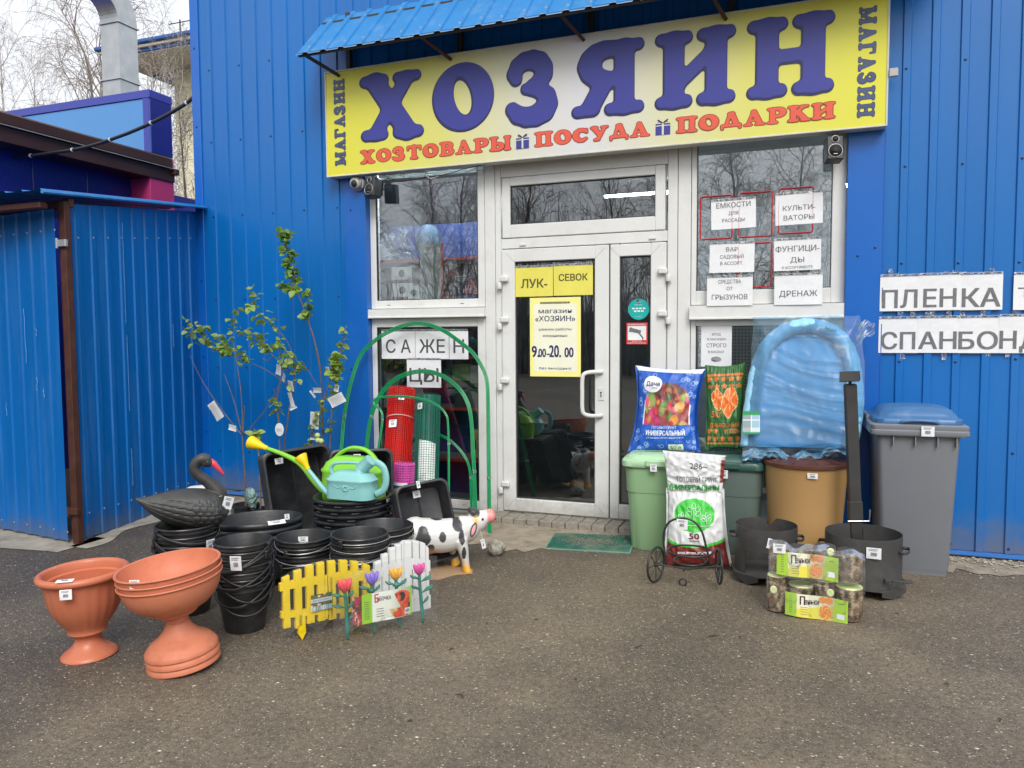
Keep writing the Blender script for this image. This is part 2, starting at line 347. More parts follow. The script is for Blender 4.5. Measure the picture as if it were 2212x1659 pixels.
m_galv = mat('galvanised_steel', (.46, .48, .49), rough=.42, metal=.75, var=.14, scale=5, det=8)
m_steel = mat('grey_sill_metal', (.5, .52, .53), rough=.35, metal=.8, var=.1)
m_rust = mat('red_brown_primer', s2l(72, 38, 28), rough=.6, var=.3, scale=14, bump=.2)
m_dark = mat('dark_painted_steel', (.035, .033, .032), rough=.6, var=.3, bump=.1)
m_black = mat('black_plastic_case', (.018, .018, .02), rough=.45, var=.2)
m_brick = mat('grey_paver', (.27, .245, .205), rough=.85, var=.3, scale=20, bump=.5, bscale=90, dirt=(.32, .28, .22), dscale=9, damt=.8)
m_screw = mat('screw_head', (.02, .05, .13), rough=.4, metal=.4)
m_screw_l = mat('bare_screw_head', (.5, .53, .56), rough=.35, metal=.7)
m_white = mat('white_paper', (.80, .81, .83), rough=.5, var=.03, scale=30, bump=.5, bscale=9)
m_ink = mat('grey_black_ink', (.075, .075, .08), rough=.6, var=.25, scale=40)
m_ink_l = mat('mid_grey_ink', (.16, .16, .17), rough=.6, var=.2, scale=40)
m_sleeve = film_mat('clear_sleeve', (.93, .95, .97), gloss=.5, diff=.35, rough=.15, bump=.5, bscale=40)
m_tape = film_mat('clear_tape', (.9, .93, .96), gloss=.4, diff=.12, rough=.15, bump=1, bscale=60)
m_yellow_paper = mat('yellow_paper', s2l(228, 219, 96), rough=.5, var=.04, scale=12, bump=.15, bscale=16)
# window glass: dark clear pane with a strong mirror share
def glass_mat(name, refl, tint):
    m = bpy.data.materials.new(name); m.use_nodes = True; n = m.node_tree; n.nodes.clear()
    o = n.nodes.new('ShaderNodeOutputMaterial'); t = n.nodes.new('ShaderNodeBsdfTransparent'); t.inputs[0].default_value = (*tint, 1)
    g = n.nodes.new('ShaderNodeBsdfGlossy'); g.inputs['Roughness'].default_value = .008; g.inputs[0].default_value = (.95, .97, 1, 1)
    lw = n.nodes.new('ShaderNodeLayerWeight'); lw.inputs[0].default_value = .25; ma = n.nodes.new('ShaderNodeMath'); ma.operation = 'MULTIPLY_ADD'; ma.inputs[1].default_value = 1 - refl; ma.inputs[2].default_value = refl
    mx = n.nodes.new('ShaderNodeMixShader'); n.links.new(lw.outputs['Fresnel'], ma.inputs[0]); n.links.new(ma.outputs[0], mx.inputs[0]); n.links.new(t.outputs[0], mx.inputs[1]); n.links.new(g.outputs[0], mx.inputs[2]); n.links.new(mx.outputs[0], o.inputs[0])
    tc = n.nodes.new('ShaderNodeTexCoord'); nb = n.nodes.new('ShaderNodeTexNoise'); nb.inputs['Scale'].default_value = 2.5; n.links.new(tc.outputs['Object'], nb.inputs['Vector'])
    bp = n.nodes.new('ShaderNodeBump'); bp.inputs['Strength'].default_value = .03; bp.inputs['Distance'].default_value = .02; n.links.new(nb.outputs[0], bp.inputs['Height']); n.links.new(bp.outputs[0], g.inputs['Normal'])
    return m
m_glass = glass_mat('window_glass', .14, (.9, .94, .93))
m_glass_door = glass_mat('door_glass', .17, (.36, .39, .38))
def add_foot_dirt(m, z0, z1, col, amt=.75):
    """splashed dirt fading upwards from the ground, ragged by noise"""
    n = m.node_tree; b = n.nodes['Principled BSDF']; src = b.inputs['Base Color'].links[0].from_socket
    tc = n.nodes.new('ShaderNodeTexCoord'); sp = n.nodes.new('ShaderNodeSeparateXYZ'); n.links.new(tc.outputs['Object'], sp.inputs[0])
    no = n.nodes.new('ShaderNodeTexNoise'); no.inputs['Scale'].default_value = 7; no.inputs['Detail'].default_value = 8; no.inputs['Roughness'].default_value = .75; n.links.new(tc.outputs['Object'], no.inputs['Vector'])
    ma = n.nodes.new('ShaderNodeMath'); ma.operation = 'MULTIPLY_ADD'; ma.inputs[1].default_value = -.55; n.links.new(no.outputs[0], ma.inputs[0]); n.links.new(sp.outputs[2], ma.inputs[2])
    mr = n.nodes.new('ShaderNodeMapRange'); mr.interpolation_type = 'SMOOTHSTEP'; mr.inputs[1].default_value = z0 - .27; mr.inputs[2].default_value = z1 - .27; mr.inputs[3].default_value = amt; mr.inputs[4].default_value = 0; n.links.new(ma.outputs[0], mr.inputs[0])
    mx = n.nodes.new('ShaderNodeMix'); mx.data_type = 'RGBA'; n.links.new(mr.outputs[0], mx.inputs[0]); n.links.new(src, mx.inputs[6]); mx.inputs[7].default_value = (*col, 1); n.links.new(mx.outputs[2], b.inputs['Base Color'])
add_foot_dirt(m_blue, .0, .34, (.16, .15, .14), .7); add_foot_dirt(m_blue_shed, .0, .18, (.12, .12, .12), .5); add_foot_dirt(m_pvc, .0, .26, (.3, .28, .24), .6)
# ---------------------------------------------------------------- asphalt
def ground_mat():
    m = bpy.data.materials.new('wet_worn_asphalt'); m.use_nodes = True; n = m.node_tree; b = n.nodes['Principled BSDF']; l = n.links.new
    tc = n.nodes.new('ShaderNodeTexCoord')
    def noise(s, d=6, r=.6):
        x = n.nodes.new('ShaderNodeTexNoise'); x.inputs['Scale'].default_value = s; x.inputs['Detail'].default_value = d; x.inputs['Roughness'].default_value = r; l(tc.outputs['Object'], x.inputs['Vector']); return x
    def ramp(src, stops):
        r = n.nodes.new('ShaderNodeValToRGB')
        for i, (p, c) in enumerate(stops):
            e = r.color_ramp.elements[i] if i < 2 else r.color_ramp.elements.new(p)
            e.position = p; e.color = (*c, 1)
        l(src, r.inputs[0]); return r
    def mix(f, a, c, mode='MIX'):
        x = n.nodes.new('ShaderNodeMix'); x.data_type = 'RGBA'; x.blend_type = mode
        if isinstance(f, float): x.inputs[0].default_value = f
        else: l(f, x.inputs[0])
        for i, v in ((6, a), (7, c)):
            if isinstance(v, tuple): x.inputs[i].default_value = (*v, 1)
            else: l(v, x.inputs[i])
        return x.outputs[2]
    big = noise(.55, 5, .55); fine = noise(38, 8, .75)
    base = ramp(big.outputs[0], [(.36, (.124, .101, .075)), (.60, (.208, .172, .124))])
    grain = ramp(fine.outputs[0], [(.3, (.5, .5, .5)), (.72, (1.5, 1.46, 1.4))])
    col = mix(1.0, base.outputs[0], grain.outputs[0], 'MULTIPLY')
    mot = noise(2.6, 6, .65); mo = ramp(mot.outputs[0], [(.32, (.80, .80, .82)), (.68, (1.16, 1.14, 1.10))]); col = mix(1.0, col, mo.outputs[0], 'MULTIPLY')
    # damp cooler side towards the left goods
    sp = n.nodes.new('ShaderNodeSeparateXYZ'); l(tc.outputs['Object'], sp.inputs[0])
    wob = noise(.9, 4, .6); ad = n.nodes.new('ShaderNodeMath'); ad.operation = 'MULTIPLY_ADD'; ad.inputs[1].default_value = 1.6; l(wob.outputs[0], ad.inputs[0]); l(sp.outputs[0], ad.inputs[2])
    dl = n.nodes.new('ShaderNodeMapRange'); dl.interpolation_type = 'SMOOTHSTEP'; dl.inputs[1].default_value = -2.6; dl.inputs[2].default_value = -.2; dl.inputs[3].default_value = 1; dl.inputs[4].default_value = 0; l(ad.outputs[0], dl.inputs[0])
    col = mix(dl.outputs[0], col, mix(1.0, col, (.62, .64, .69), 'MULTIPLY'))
    # gradually darker towards the wall
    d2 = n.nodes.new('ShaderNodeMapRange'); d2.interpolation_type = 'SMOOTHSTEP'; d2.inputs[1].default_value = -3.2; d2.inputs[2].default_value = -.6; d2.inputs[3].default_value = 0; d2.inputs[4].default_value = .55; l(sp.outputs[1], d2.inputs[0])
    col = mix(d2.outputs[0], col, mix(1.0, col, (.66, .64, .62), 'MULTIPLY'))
    hgt = fine.outputs[0]; rough = .62
    for sc, th, rad, c0, c1 in ((48, .84, .30, (.34, .28, .2), (.60, .53, .40)), (95, .74, .34, (.28, .24, .18), (.54, .48, .37)), (190, .76, .36, (.24, .2, .16), (.5, .45, .36)), (22, .94, .2, (.4, .33, .22), (.72, .66, .52))):
        v = n.nodes.new('ShaderNodeTexVoronoi'); v.inputs['Scale'].default_value = sc; v.inputs['Randomness'].default_value = 1
        mp = n.nodes.new('ShaderNodeMapping'); mp.inputs['Rotation'].default_value = (0, 0, sc); mp.inputs['Scale'].default_value = (1, 1.45, 1); l(tc.outputs['Object'], mp.inputs[0]); l(mp.outputs[0], v.inputs['Vector'])
        sc3 = n.nodes.new('ShaderNodeSeparateColor'); l(v.outputs['Color'], sc3.inputs[0])
        a = n.nodes.new('ShaderNodeMath'); a.operation = 'GREATER_THAN'; a.inputs[1].default_value = th; l(sc3.outputs[0], a.inputs[0])
        dd = n.nodes.new('ShaderNodeMapRange'); dd.inputs[1].default_value = rad; dd.inputs[2].default_value = rad * .55; dd.inputs[3].default_value = 0; dd.inputs[4].default_value = 1; l(v.outputs['Distance'], dd.inputs[0])
        mm = n.nodes.new('ShaderNodeMath'); mm.operation = 'MULTIPLY'; l(a.outputs[0], mm.inputs[0]); l(dd.outputs[0], mm.inputs[1])
        cc = mix(sc3.outputs[1], c0, c1); col = mix(mm.outputs[0], col, cc)
        h2 = n.nodes.new('ShaderNodeMath'); h2.operation = 'MULTIPLY_ADD'; h2.inputs[1].default_value = .5; l(mm.outputs[0], h2.inputs[0]); l(hgt, h2.inputs[2]); hgt = h2.outputs[0]
    # dark bits
    v = n.nodes.new('ShaderNodeTexVoronoi'); v.inputs['Scale'].default_value = 70; mp = n.nodes.new('ShaderNodeMapping'); mp.inputs['Location'].default_value = (3.3, 1.2, 0); l(tc.outputs['Object'], mp.inputs[0]); l(mp.outputs[0], v.inputs['Vector'])
    s3 = n.nodes.new('ShaderNodeSeparateColor'); l(v.outputs['Color'], s3.inputs[0]); a = n.nodes.new('ShaderNodeMath'); a.operation = 'GREATER_THAN'; a.inputs[1].default_value = .7; l(s3.outputs[2], a.inputs[0])
    dd = n.nodes.new('ShaderNodeMapRange'); dd.inputs[1].default_value = .45; dd.inputs[2].default_value = .2; dd.inputs[3].default_value = 0; dd.inputs[4].default_value = .6; l(v.outputs['Distance'], dd.inputs[0])
    mm = n.nodes.new('ShaderNodeMath'); mm.operation = 'MULTIPLY'; l(a.outputs[0], mm.inputs[0]); l(dd.outputs[0], mm.inputs[1]); col = mix(mm.outputs[0], col, (.04, .035, .03))
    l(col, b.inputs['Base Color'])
    bp = n.nodes.new('ShaderNodeBump'); bp.inputs['Strength'].default_value = .55; bp.inputs['Distance'].default_value = .006; l(hgt, bp.inputs['Height']); l(bp.outputs[0], b.inputs['Normal'])
    rr = ramp(big.outputs[0], [(.3, (.5, .5, .5)), (.7, (.78, .78, .78))]); l(rr.outputs[0], b.inputs['Roughness']); b.inputs['Specular IOR Level'].default_value = .4
    return m
MB().grid(lambda u, v: (-150 + 300 * u, -120 + 300 * v, 0), 30, 30).obj('ground', ground_mat(), kind='structure', label='worn brown asphalt forecourt with pale embedded stones')
# sandy strip along the wall foot, ragged outer edge
m_sand = mat('packed_sand', (.33, .275, .205), rough=.9, var=.2, scale=9, bump=.5, bscale=110, dirt=(.14, .12, .1), dscale=8, damt=.85, det=8)
def sand_edge(x):
    e = .34 + .07 * math.sin(x * 2.1) + .05 * math.sin(x * 5.7 + 1) + .03 * math.sin(x * 13)
    if -2.4 < x < -1.1: e += .42 * math.sin((x + 2.4) / 1.3 * PI) ** .5
    if x > .9: e -= .1
    return e
MB().grid(lambda u, v: (-5.3 + 9.3 * u, -.001 - sand_edge(-5.3 + 9.3 * u) * (1 - v) * (1 + .05 * math.sin(u * 400)), .004 + .008 * v), 260, 6).obj('sandy_verge', m_sand, kind='structure', label='pale sand strip along the foot of the blue wall')
m_conc = mat('pale_concrete', (.34, .31, .25), rough=.9, var=.2, scale=7, bump=.3, dirt=(.15, .13, .11), dscale=4, damt=.8)
# strip of bare concrete under the shed walls
sb = MB(); 
def shed_strip(u, v):
    a = Vector((-4.83, -1.78, 0)); c = Vector((-5.24, .0, 0)); p = a.lerp(c, u); return (p.x - .02 + v * (.16 + .05 * math.sin(u * 17)), p.y, .005)
sb.grid(shed_strip, 30, 3); sb.grid(lambda u, v: (-7 + 2.2 * u, -1.95 - .1 * math.sin(u * 11) * .3 + v * .4, .005), 30, 3)
sb.obj('shed_kerb_strip', m_conc, kind='structure', label='bare concrete strip at the foot of the blue shed')
# ---------------------------------------------------------------- doorstep of pavers
step = thing('door_step', 'low step of grey paving bricks in front of the glazed doors', 'step', (-1.7, -.06, 0))
rb = random.Random(3)
for i in range(17):
    x0 = -.02 + (i - 8.5) * .104 + .1; hgt = .056 + rb.uniform(-.003, .003)
    MB().bbox(x0 + .003, x0 + .1, -.105 + rb.uniform(-.006, .004), .12, 0, hgt, .004).obj('brick', m_brick, step)
# ---------------------------------------------------------------- corrugated sheet
PER = .165
def corr(xa, xb, z0, z1, y=0.0, M=None, depth=.013, per=PER, thick=.0, x_off=0.0, nz=1, mid=True):
    """trapezoid sheet facing -Y: ribs stand proud of the flats"""
    prof = [(0, 0), (.055, 0), (.062, -depth), (.104, -depth), (.111, 0)] + ([(.136, 0), (.139, -.0018), (.143, 0)] if False else [])
    xs = []; k0 = math.floor((xa - x_off) / per) - 1
    k = k0
    while x_off + k * per < xb + per:
        for px, py in prof: xs.append((x_off + k * per + px * per / .165, py))
        k += 1
    xs = sorted(xs); out = []
    def yy(x):
        for (a, b), (c, d) in zip(xs, xs[1:]):
            if a <= x <= c: return b + (d - b) * (x - a) / max(c - a, 1e-9)
        return 0
    out = [(xa, yy(xa))] + [p for p in xs if xa < p[0] < xb] + [(xb, yy(xb))]
    mb = MB(); vs = []
    for j in range(nz + 1):
        z = z0 + (z1 - z0) * j / nz
        for x, yv in out: vs.append((x, y + yv, z))
    n = len(out); fs = [(j * n + i, j * n + i + 1, (j + 1) * n + i + 1, (j + 1) * n + i) for j in range(nz) for i in range(n - 1)]
    mb.add(vs, fs, M); return mb
# ================================================================ the shop building
shop = thing('shop_building', 'bright blue corrugated shop building with white glazed front under a yellow sign', 'building')
XS = [-5.172, -4.18, -3.66]
for a, b in ((-5.172, -4.42), (-4.42, -3.66)): corr(a, b, .07, 5.6, x_off=-5.14).obj('cladding_sheet', m_blue, shop)
for a, b in ((.49, 1.645), (1.647, 2.8), (2.802, 3.957), (3.959, 5.1)): corr(a, b, .055, 5.6, x_off=.52).obj('cladding_sheet', m_blue, shop)
for a, b in ((-3.66, -2.5), (-2.498, -1.35), (-1.348, -.2), (-.198, .49)): corr(a, b, 2.86, 5.6, x_off=-5.14).obj('cladding_sheet', m_blue, shop)
MB().bbox(-5.262, -5.17, -.016, .03, .05, 5.6, .004).box(-5.264, -5.255, .03, .12, .05, 5.6).obj('corner_trim', m_blue_trim, shop)
MB().bbox(-3.664, -3.455, -.0165, -.002, .02, 2.86, .002).box(-3.458, -3.4555, -.002, .06, .02, 2.86).obj('door_side_trim', m_blue_trim, shop)
MB().bbox(.262, .49, -.0165, -.002, .02, 2.86, .002).box(.2615, .264, -.002, .06, .02, 2.86).box(.486, .492, -.02, -.002, .02, 2.86).obj('door_side_trim', m_blue_trim, shop)
m_flash = mat('flashing_light_blue', s2l(60, 125, 205), rough=.35, var=.08, dirt=(.3, .28, .24), dscale=6, damt=.6)
MB().prism([(0.49, .03), (5.1, .03), (5.1, .052), (.49, .052)], -.035, -.001).obj('base_flashing', m_flash, shop)
MB().prism([(-5.2, .03), (-3.46, .03), (-3.46, .052), (-5.2, .052)], -.035, -.001).obj('base_flashing', m_flash, shop)
m_plinth = mat('concrete_plinth', (.3, .28, .25), rough=.9, var=.2, bump=.4)
MB().box(-5.22, -2.4, .0, .2, 0, .03).box(-.77, 5.1, .0, .2, 0, .03).obj('plinth', m_plinth, shop)
# body: side, back, roof, inner room
m_in = mat('shop_inner_wall', (.42, .43, .44), rough=.8)
m_infl = mat('shop_floor_tiles', (.3, .29, .28), rough=.5)
MB().box(-5.25, -5.2, .03, 9, 0, 5.6).box(5.1, 5.15, 0, 9, 0, 5.6).box(-5.25, 5.15, 8.95, 9, 0, 5.6).obj('outer_wall', m_blue, shop)
MB().box(-5.3, 5.2, -.02, 9.05, 5.6, 5.68).obj('roof', m_galv, shop)
MB().box(-5.19, 5.09, .02, .1, 3.02, 5.6).box(-5.19, -3.47, .02, .1, .03, 3.02).box(.27, 5.09, .02, .1, .03, 3.02).box(-5.19, 5.09, 4.2, 4.25, .03, 3.1).obj('inner_wall', m_in, shop)
MB().box(-5.19, 5.09, .1, 4.2, .031, .055).obj('shop_floor', m_infl, shop)
m_ceil = mat('shop_ceiling_board', (.5, .5, .5), rough=.9)
MB().box(-5.19, 5.09, .1, 4.2, 3.02, 3.06).obj('shop_ceiling', m_ceil, shop)
# screws
sm = MB().lathe([(.0, -.007), (.006, -.006), (.0065, -.002), (.0095, -.001), (.0095, 0)], 8).mesh('screw', m_screw)
def screw_at(parent, x, z, me=sm, y=-.013): inst(me, 'screw', parent, (x, y, z), (-PI / 2, 0, 0))
rs = random.Random(5)
for z in (.42, 1.21, 1.83, 2.57, 3.25, 3.89):
    for k in range(9):
        x = -5.14 + PER * k + .083
        if k in (0, 2, 4, 6, 8) and x < -3.7: screw_at(shop, x + rs.uniform(-.004, .004), z + rs.uniform(-.01, .01))
for z in (.085, .70, 1.30, 1.93, 2.56, 3.2, 3.85):
    for k in range(0, 15, 2): screw_at(shop, .52 + PER * k + .083 + rs.uniform(-.004, .004), z + rs.uniform(-.012, .012))
for x, z in ((.335, 1.06), (.335, 2.0), (.44, 2.05), (.355, 1.55), (-3.6, 2.55), (-3.62, 1.2)): screw_at(shop, x, z, y=-.0165)
for z in (.6, 1.3, 2.0, 2.7, 3.4, 4.1): screw_at(shop, -5.215, z, y=-.016)
# ---------------------------------------------------------------- white glazed front
YF = .05
def ring(x0, x1, z0, z1, t, y0, y1, name, parent, m=m_pvc, tb=None, tt=None):
    tb = t if tb is None else tb; tt = t if tt is None else tt
    mb = MB(); mb.bbox(x0, x0 + t, y0, y1, z0, z1, .004); mb.bbox(x1 - t, x1, y0, y1, z0, z1, .004)
    mb.bbox(x0 + t, x1 - t, y0 + .0008, y1, z0, z0 + tb, .004); mb.bbox(x0 + t, x1 - t, y0 + .0008, y1, z1 - tt, z1, .004)
    return mb.obj(name, m, parent)
def gasket(x0, x1, z0, z1, parent, y=.058, t=.006):
    mb = MB(); mb.box(x0, x0 + t, y, y + .02, z0, z1).box(x1 - t, x1, y, y + .02, z0, z1).box(x0 + t, x1 - t, y, y + .02, z0, z0 + t).box(x0 + t, x1 - t, y, y + .02, z1 - t, z1); mb.obj('gasket', m_gap, parent)
def pane(x0, x1, z0, z1, parent, m=m_glass, name='glass', y=.072):
    MB().box(x0, x1, y, y + .0015, z0, z1).obj(name, m, parent)
def window(x0, x1, z0, z1, gx0, gx1, gz0, gz1, m=m_glass):
    mb = MB(); mb.bbox(x0, gx0, YF, .12, z0, z1, .004); mb.bbox(gx1, x1, YF, .12, z0, z1, .004)
    mb.bbox(gx0, gx1, YF + .0008, .12, z0, gz0, .004); mb.bbox(gx0, gx1, YF + .0008, .12, gz1, z1, .004)
    o = mb.obj('window', m_pvc, shop); gasket(gx0, gx1, gz0, gz1, o); pane(gx0, gx1, gz0, gz1, o, m); return o
wn1 = window(-3.455, -2.402, 1.712, 3.02, -3.40, -2.462, 1.782, 2.96)
wn2 = window(-3.455, -2.402, .045, 1.632, -3.408, -2.47, .122, 1.556)
wn3 = window(-.772, .26, 1.692, 3.02, -.735, .172, 1.797, 2.96)
wn4 = window(-.772, .26, .045, 1.586, -.735, .172, .122, 1.54)
for (a, b, z0, z1) in ((-3.457, -2.39, 1.636, 1.708), (-.775, .26, 1.59, 1.688)):
    MB().prism([(a, z0), (b, z0), (b, z1), (a, z1)], -.006, .05).bbox(a, b, -.012, .0, z0 - .004, z0 + .012, .003).obj('window_sill', m_pvc, shop)
MB().prism([(-3.457, -.0), (-2.39, -.0), (-2.39, .04), (-3.457, .04)], -.02, .06).box(-3.457, -2.39, -.03, -.02, .032, .044).obj('window_sill', m_steel, shop)
MB().prism([(-.775, .031), (.26, .031), (.26, .044), (-.775, .044)], -.04, .06).obj('window_sill', m_steel, shop)
for a, b in ((-2.398, -2.312), (-2.308, -2.262), (-.942, -.872), (-.868, -.776)): MB().bbox(a, b, YF - .004, .12, .03, 3.02, .004).obj('mullion', m_pvc, shop)
# drain slots and small fittings on the frames
for x, z in ((-3.3, 1.742), (-2.62, 1.742), (-2.62, .08), (-.55, 1.73), (.0, 1.73)): MB().box(x, x + .03, YF - .0012, YF, z, z + .004).obj('drain_slot', m_gap, shop)
for x in (-2.1, -1.08): MB().bbox(x, x + .05, YF - .012, YF, 2.185, 2.2, .002).obj('drain_cap', m_pvc2, shop)
# door frame + transom
fr = MB(); fr.bbox(-2.26, -.944, YF - .001, .12, 2.728, 3.02, .003); fr.bbox(-2.26, -.944, YF - .001, .12, 2.168, 2.245, .003); fr.box(-2.26, -2.252, YF, .12, .03, 2.168); fr.box(-.946, -.944, YF, .12, .03, 2.168)
fr.box(-2.26, -.944, YF + .005, .12, .056, .066); fr.obj('door_frame', m_pvc, shop)
tr = MB(); tr.bbox(-2.248, -2.18, YF - .006, .12, 2.25, 2.724, .005); tr.bbox(-1.036, -.962, YF - .006, .12, 2.25, 2.724, .005); tr.bbox(-2.18, -1.036, YF - .0052, .12, 2.25, 2.354, .005); tr.bbox(-2.18, -1.036, YF - .0052, .12, 2.656, 2.724, .005)
tro = tr.obj('transom_window', m_pvc, shop); gasket(-2.18, -1.036, 2.354, 2.656, tro); pane(-2.18, -1.036, 2.354, 2.656, tro, m_glass_door)
MB().box(-2.2, -1.0, .078, .083, 2.32, 2.7).obj
def leaf(x0, x1, z0, z1, gx0, gx1, gz0, gz1):
    mb = MB(); mb.bbox(x0, gx0, YF - .014, .11, z0, z1, .005); mb.bbox(gx1, x1, YF - .014, .11, z0, z1, .005); mb.bbox(gx0, gx1, YF - .0132, .11, z0, gz0, .005); mb.bbox(gx0, gx1, YF - .0132, .11, gz1, z1, .005)
    o = mb.obj('door_leaf', m_pvc, shop); gasket(gx0, gx1, gz0, gz1, o, t=.009); pane(gx0, gx1, gz0, gz1, o, m_glass_door)
    sl = MB()
    for x, z, sx_, sz in ((gx0, gz0, -1, -1), (gx1, gz0, 1, -1), (gx0, gz1, -1, 1), (gx1, gz1, 1, 1)):   # mitre welds
        sl.tube([(x, YF - .0145, z), (x + sx_ * .075, YF - .0145, z + sz * .075)], .0008, 4)
    sl.obj('mitre_weld', m_ink_l, o)
    return o
dl = leaf(-2.25, -1.381, .068, 2.16, -2.143, -1.491, .172, 2.06)
dr = leaf(-1.371, -.95, .068, 2.16, -1.3, -1.065, .182, 2.068)
MB().box(-1.38, -1.372, YF, .11, .068, 2.16).obj('leaf_gap', m_gap, shop)
hz = spline([(-1.427, .03, 1.199), (-1.5, -.02, 1.199), (-1.55, -.045, 1.185), (-1.565, -.05, 1.14), (-1.566, -.05, 1.03), (-1.565, -.05, .92), (-1.55, -.045, .88), (-1.5, -.02, .864), (-1.427, .03, .864)], 6)
MB().tube(hz, .016, 12).obj('handle', m_pvc2, dl, smooth=True)
MB().bbox(-1.462, -1.418, YF - .02, YF - .013, .98, 1.075, .002).obj('lock_plate', m_pvc2, dl)
MB().box(-1.444, -1.436, YF - .0215, YF - .02, 1.005, 1.03).lathe([(.0001, 0), (.007, 0)], 10, M=Matrix.Translation((-1.44, YF - .0212, 1.04)) @ Matrix.Rotation(PI / 2, 4, 'X')).obj('keyhole', m_gap, dl)
def hinge(x, z, s, par):
    MB().bbox(min(x - s * .012, x + s * .055), max(x - s * .012, x + s * .055), .0, .036, z + .0, z + .045, .008).lathe([(.019, -.005), (.021, .0), (.021, .04), (.019, .045)], 14, c=(x - s * .022, .02, z - .05)).obj('hinge', m_pvc2, par, smooth=40)
for z in (1.905, 1.583, 1.10, .265): hinge(-2.245, z, 1, dl)
for z in (1.925, 1.613, 1.13, .3): hinge(-.952, z, -1, dr)
# ---------------------------------------------------------------- window stickers and notices
def card(name, label, cat, cx, cz, w, h, y, m=m_white, group=None, rz=0.0, lines=(), th=.0015, rx=0.0, ink=None, curl=.003):
    """a sheet of paper, slightly wavy; lines = (text, z offset from centre, height, width, bold)"""
    t = thing(name, label, cat, (cx, y, cz), (rx, rz, 0), group)
    ph = random.Random(label).uniform(0, 6)
    f = lambda a, b, o=0: (a, -th - o - curl * (.5 + .5 * math.sin(a * 17 + ph + b * 9)) * (abs(2 * b / h) ** 2), b)
    MB().grid(lambda u, v: f((u - .5) * w, (v - .5) * h), 8, 6).obj('sheet', m, t, smooth=True)
    if lines:
        mb = MB()
        for (s, z, hh, ww, bo) in lines:
            x = 0
            if isinstance(s, tuple): s, x = s
            flat_text(mb, s, x, z - hh / 2, ww, hh, bold=bo, f=lambda a, b: f(a, b, .0012))
        if len(lines) == 1 and len(s.replace(' ', '')) == 2:      # two big letters: each its own part
            par = list(range(len(mb.v)))
            def fd(i):
                while par[i] != i: par[i] = par[par[i]]; i = par[i]
                return i
            for fc in mb.f:
                for k in fc[1:]: par[fd(k)] = fd(fc[0])
            isl = {}
            for i in range(len(mb.v)): isl.setdefault(fd(i), []).append(mb.v[i][0])
            for side in (0, 1):
                m2 = MB(); ff = [fc for fc in mb.f if (sum(isl[fd(fc[0])]) / len(isl[fd(fc[0])]) > x) == bool(side)]; us = sorted({i for fc in ff for i in fc}); mp = {a: b for b, a in enumerate(us)}
                m2.add([mb.v[i] for i in us], [tuple(mp[i] for i in fc) for fc in ff]); m2.obj('letter', ink or m_ink_l, t)
        else: mb.obj('lettering', ink or m_ink_l, t)
    return t, f
def sleeve_strip(t, f, w, h, side='top'):
    mb = MB(); ho = MB()
    if side == 'top':
        mb.grid(lambda u, v: f((u - .5) * w, h / 2 + v * .018, .001), 6, 1)
        for k, a in enumerate((-.42, -.37, -.3, -.17, -.13, -.02, .1, .16, .3, .36, .42)): ho.add([f(a * w + dx, h / 2 + .009 + dz, .0018) for dx, dz in ((-.004 - .004 * (k % 3 == 1), -.003), (.004 + .004 * (k % 3 == 1), -.003), (.004 + .004 * (k % 3 == 1), .003), (-.004 - .004 * (k % 3 == 1), .003))], [(0, 1, 2, 3)])
    else:
        mb.grid(lambda u, v: f(-w / 2 - .018 + u * .018, (v - .5) * h, .001), 1, 6)
        for a in (-.42, -.37, -.3, -.17, -.13, -.02, .1, .16, .3, .36, .42): ho.add([f(-w / 2 - .009 + dx, a * h + dz, .0018) for dx, dz in ((-.003, -.005), (.003, -.005), (.003, .005), (-.003, .005))], [(0, 1, 2, 3)])
    mb.obj('punched_strip', m_sleeve, t); ho.obj('punch_holes', m_gap, t, kind='stuff')
def sheet(label, x0, x1, z0, z1, lines, y=.058, group=None, m=m_white, ink=None, strip=True, rz=0, name='notice_sheet'):
    w, h = x1 - x0, z1 - z0
    t, f = card(name, label, 'notice', (x0 + x1) / 2, (z0 + z1) / 2, w, h - (.018 if strip else 0), y, m, group, rz, lines, ink=ink)
    if strip: sleeve_strip(t, f, w, h - .018)
    return t
GN = 'notices taped to the right window'
sheet('notice ЕМКОСТИ ДЛЯ РАССАДЫ, top left of the six on the right window', -.633, -.325, 2.224, 2.44, [('ЕМКОСТИ', .07, .036, .235, .012), ('ДЛЯ', .012, .024, .066, .008), ('РАССАДЫ', -.037, .024, .155, .008)], group=GN, rz=math.radians(-1))
sheet('notice КУЛЬТИ-ВАТОРЫ, top right of the six on the right window', -.195, .114, 2.23, 2.456, [('КУЛЬТИ-', .012, .034, .21, .012), ('ВАТОРЫ', -.055, .034, .2, .012)], group=GN, rz=math.radians(-.8))
sheet('notice ВАР САДОВЫЙ, middle left of the six on the right window', -.642, -.331, 1.913, 2.134, [('ВАР', .064, .030, .08, .012), ('САДОВЫЙ', .012, .026, .163, .008), ('В АССОРТ.', -.035, .024, .158, .008)], group=GN, rz=math.radians(.5))
sheet('notice ФУНГИЦИДЫ, middle right of the six on the right window', -.2, .108, 1.913, 2.14, [(('УНГИЦИ-', .021), .047, .040, .243, .014), (('О', -.124), .047, .032, .040, .014), (('I', -.124), .047, .046, .0065, .01), ('ДЫ', -.03, .036, .09, .014), ('В АССОРТИМЕНТЕ', -.083, .018, .2, .006)], group=GN, rz=math.radians(-.5))
sheet('notice СРЕДСТВА ОТ ГРЫЗУНОВ, lower left of the six, over the sill', -.65, -.336, 1.674, 1.89, [('СРЕДСТВА', .072, .026, .155, .008), ('ОТ', .022, .024, .04, .008), ('ГРЫЗУНОВ', -.037, .036, .245, .012)], y=-.012, group=GN)
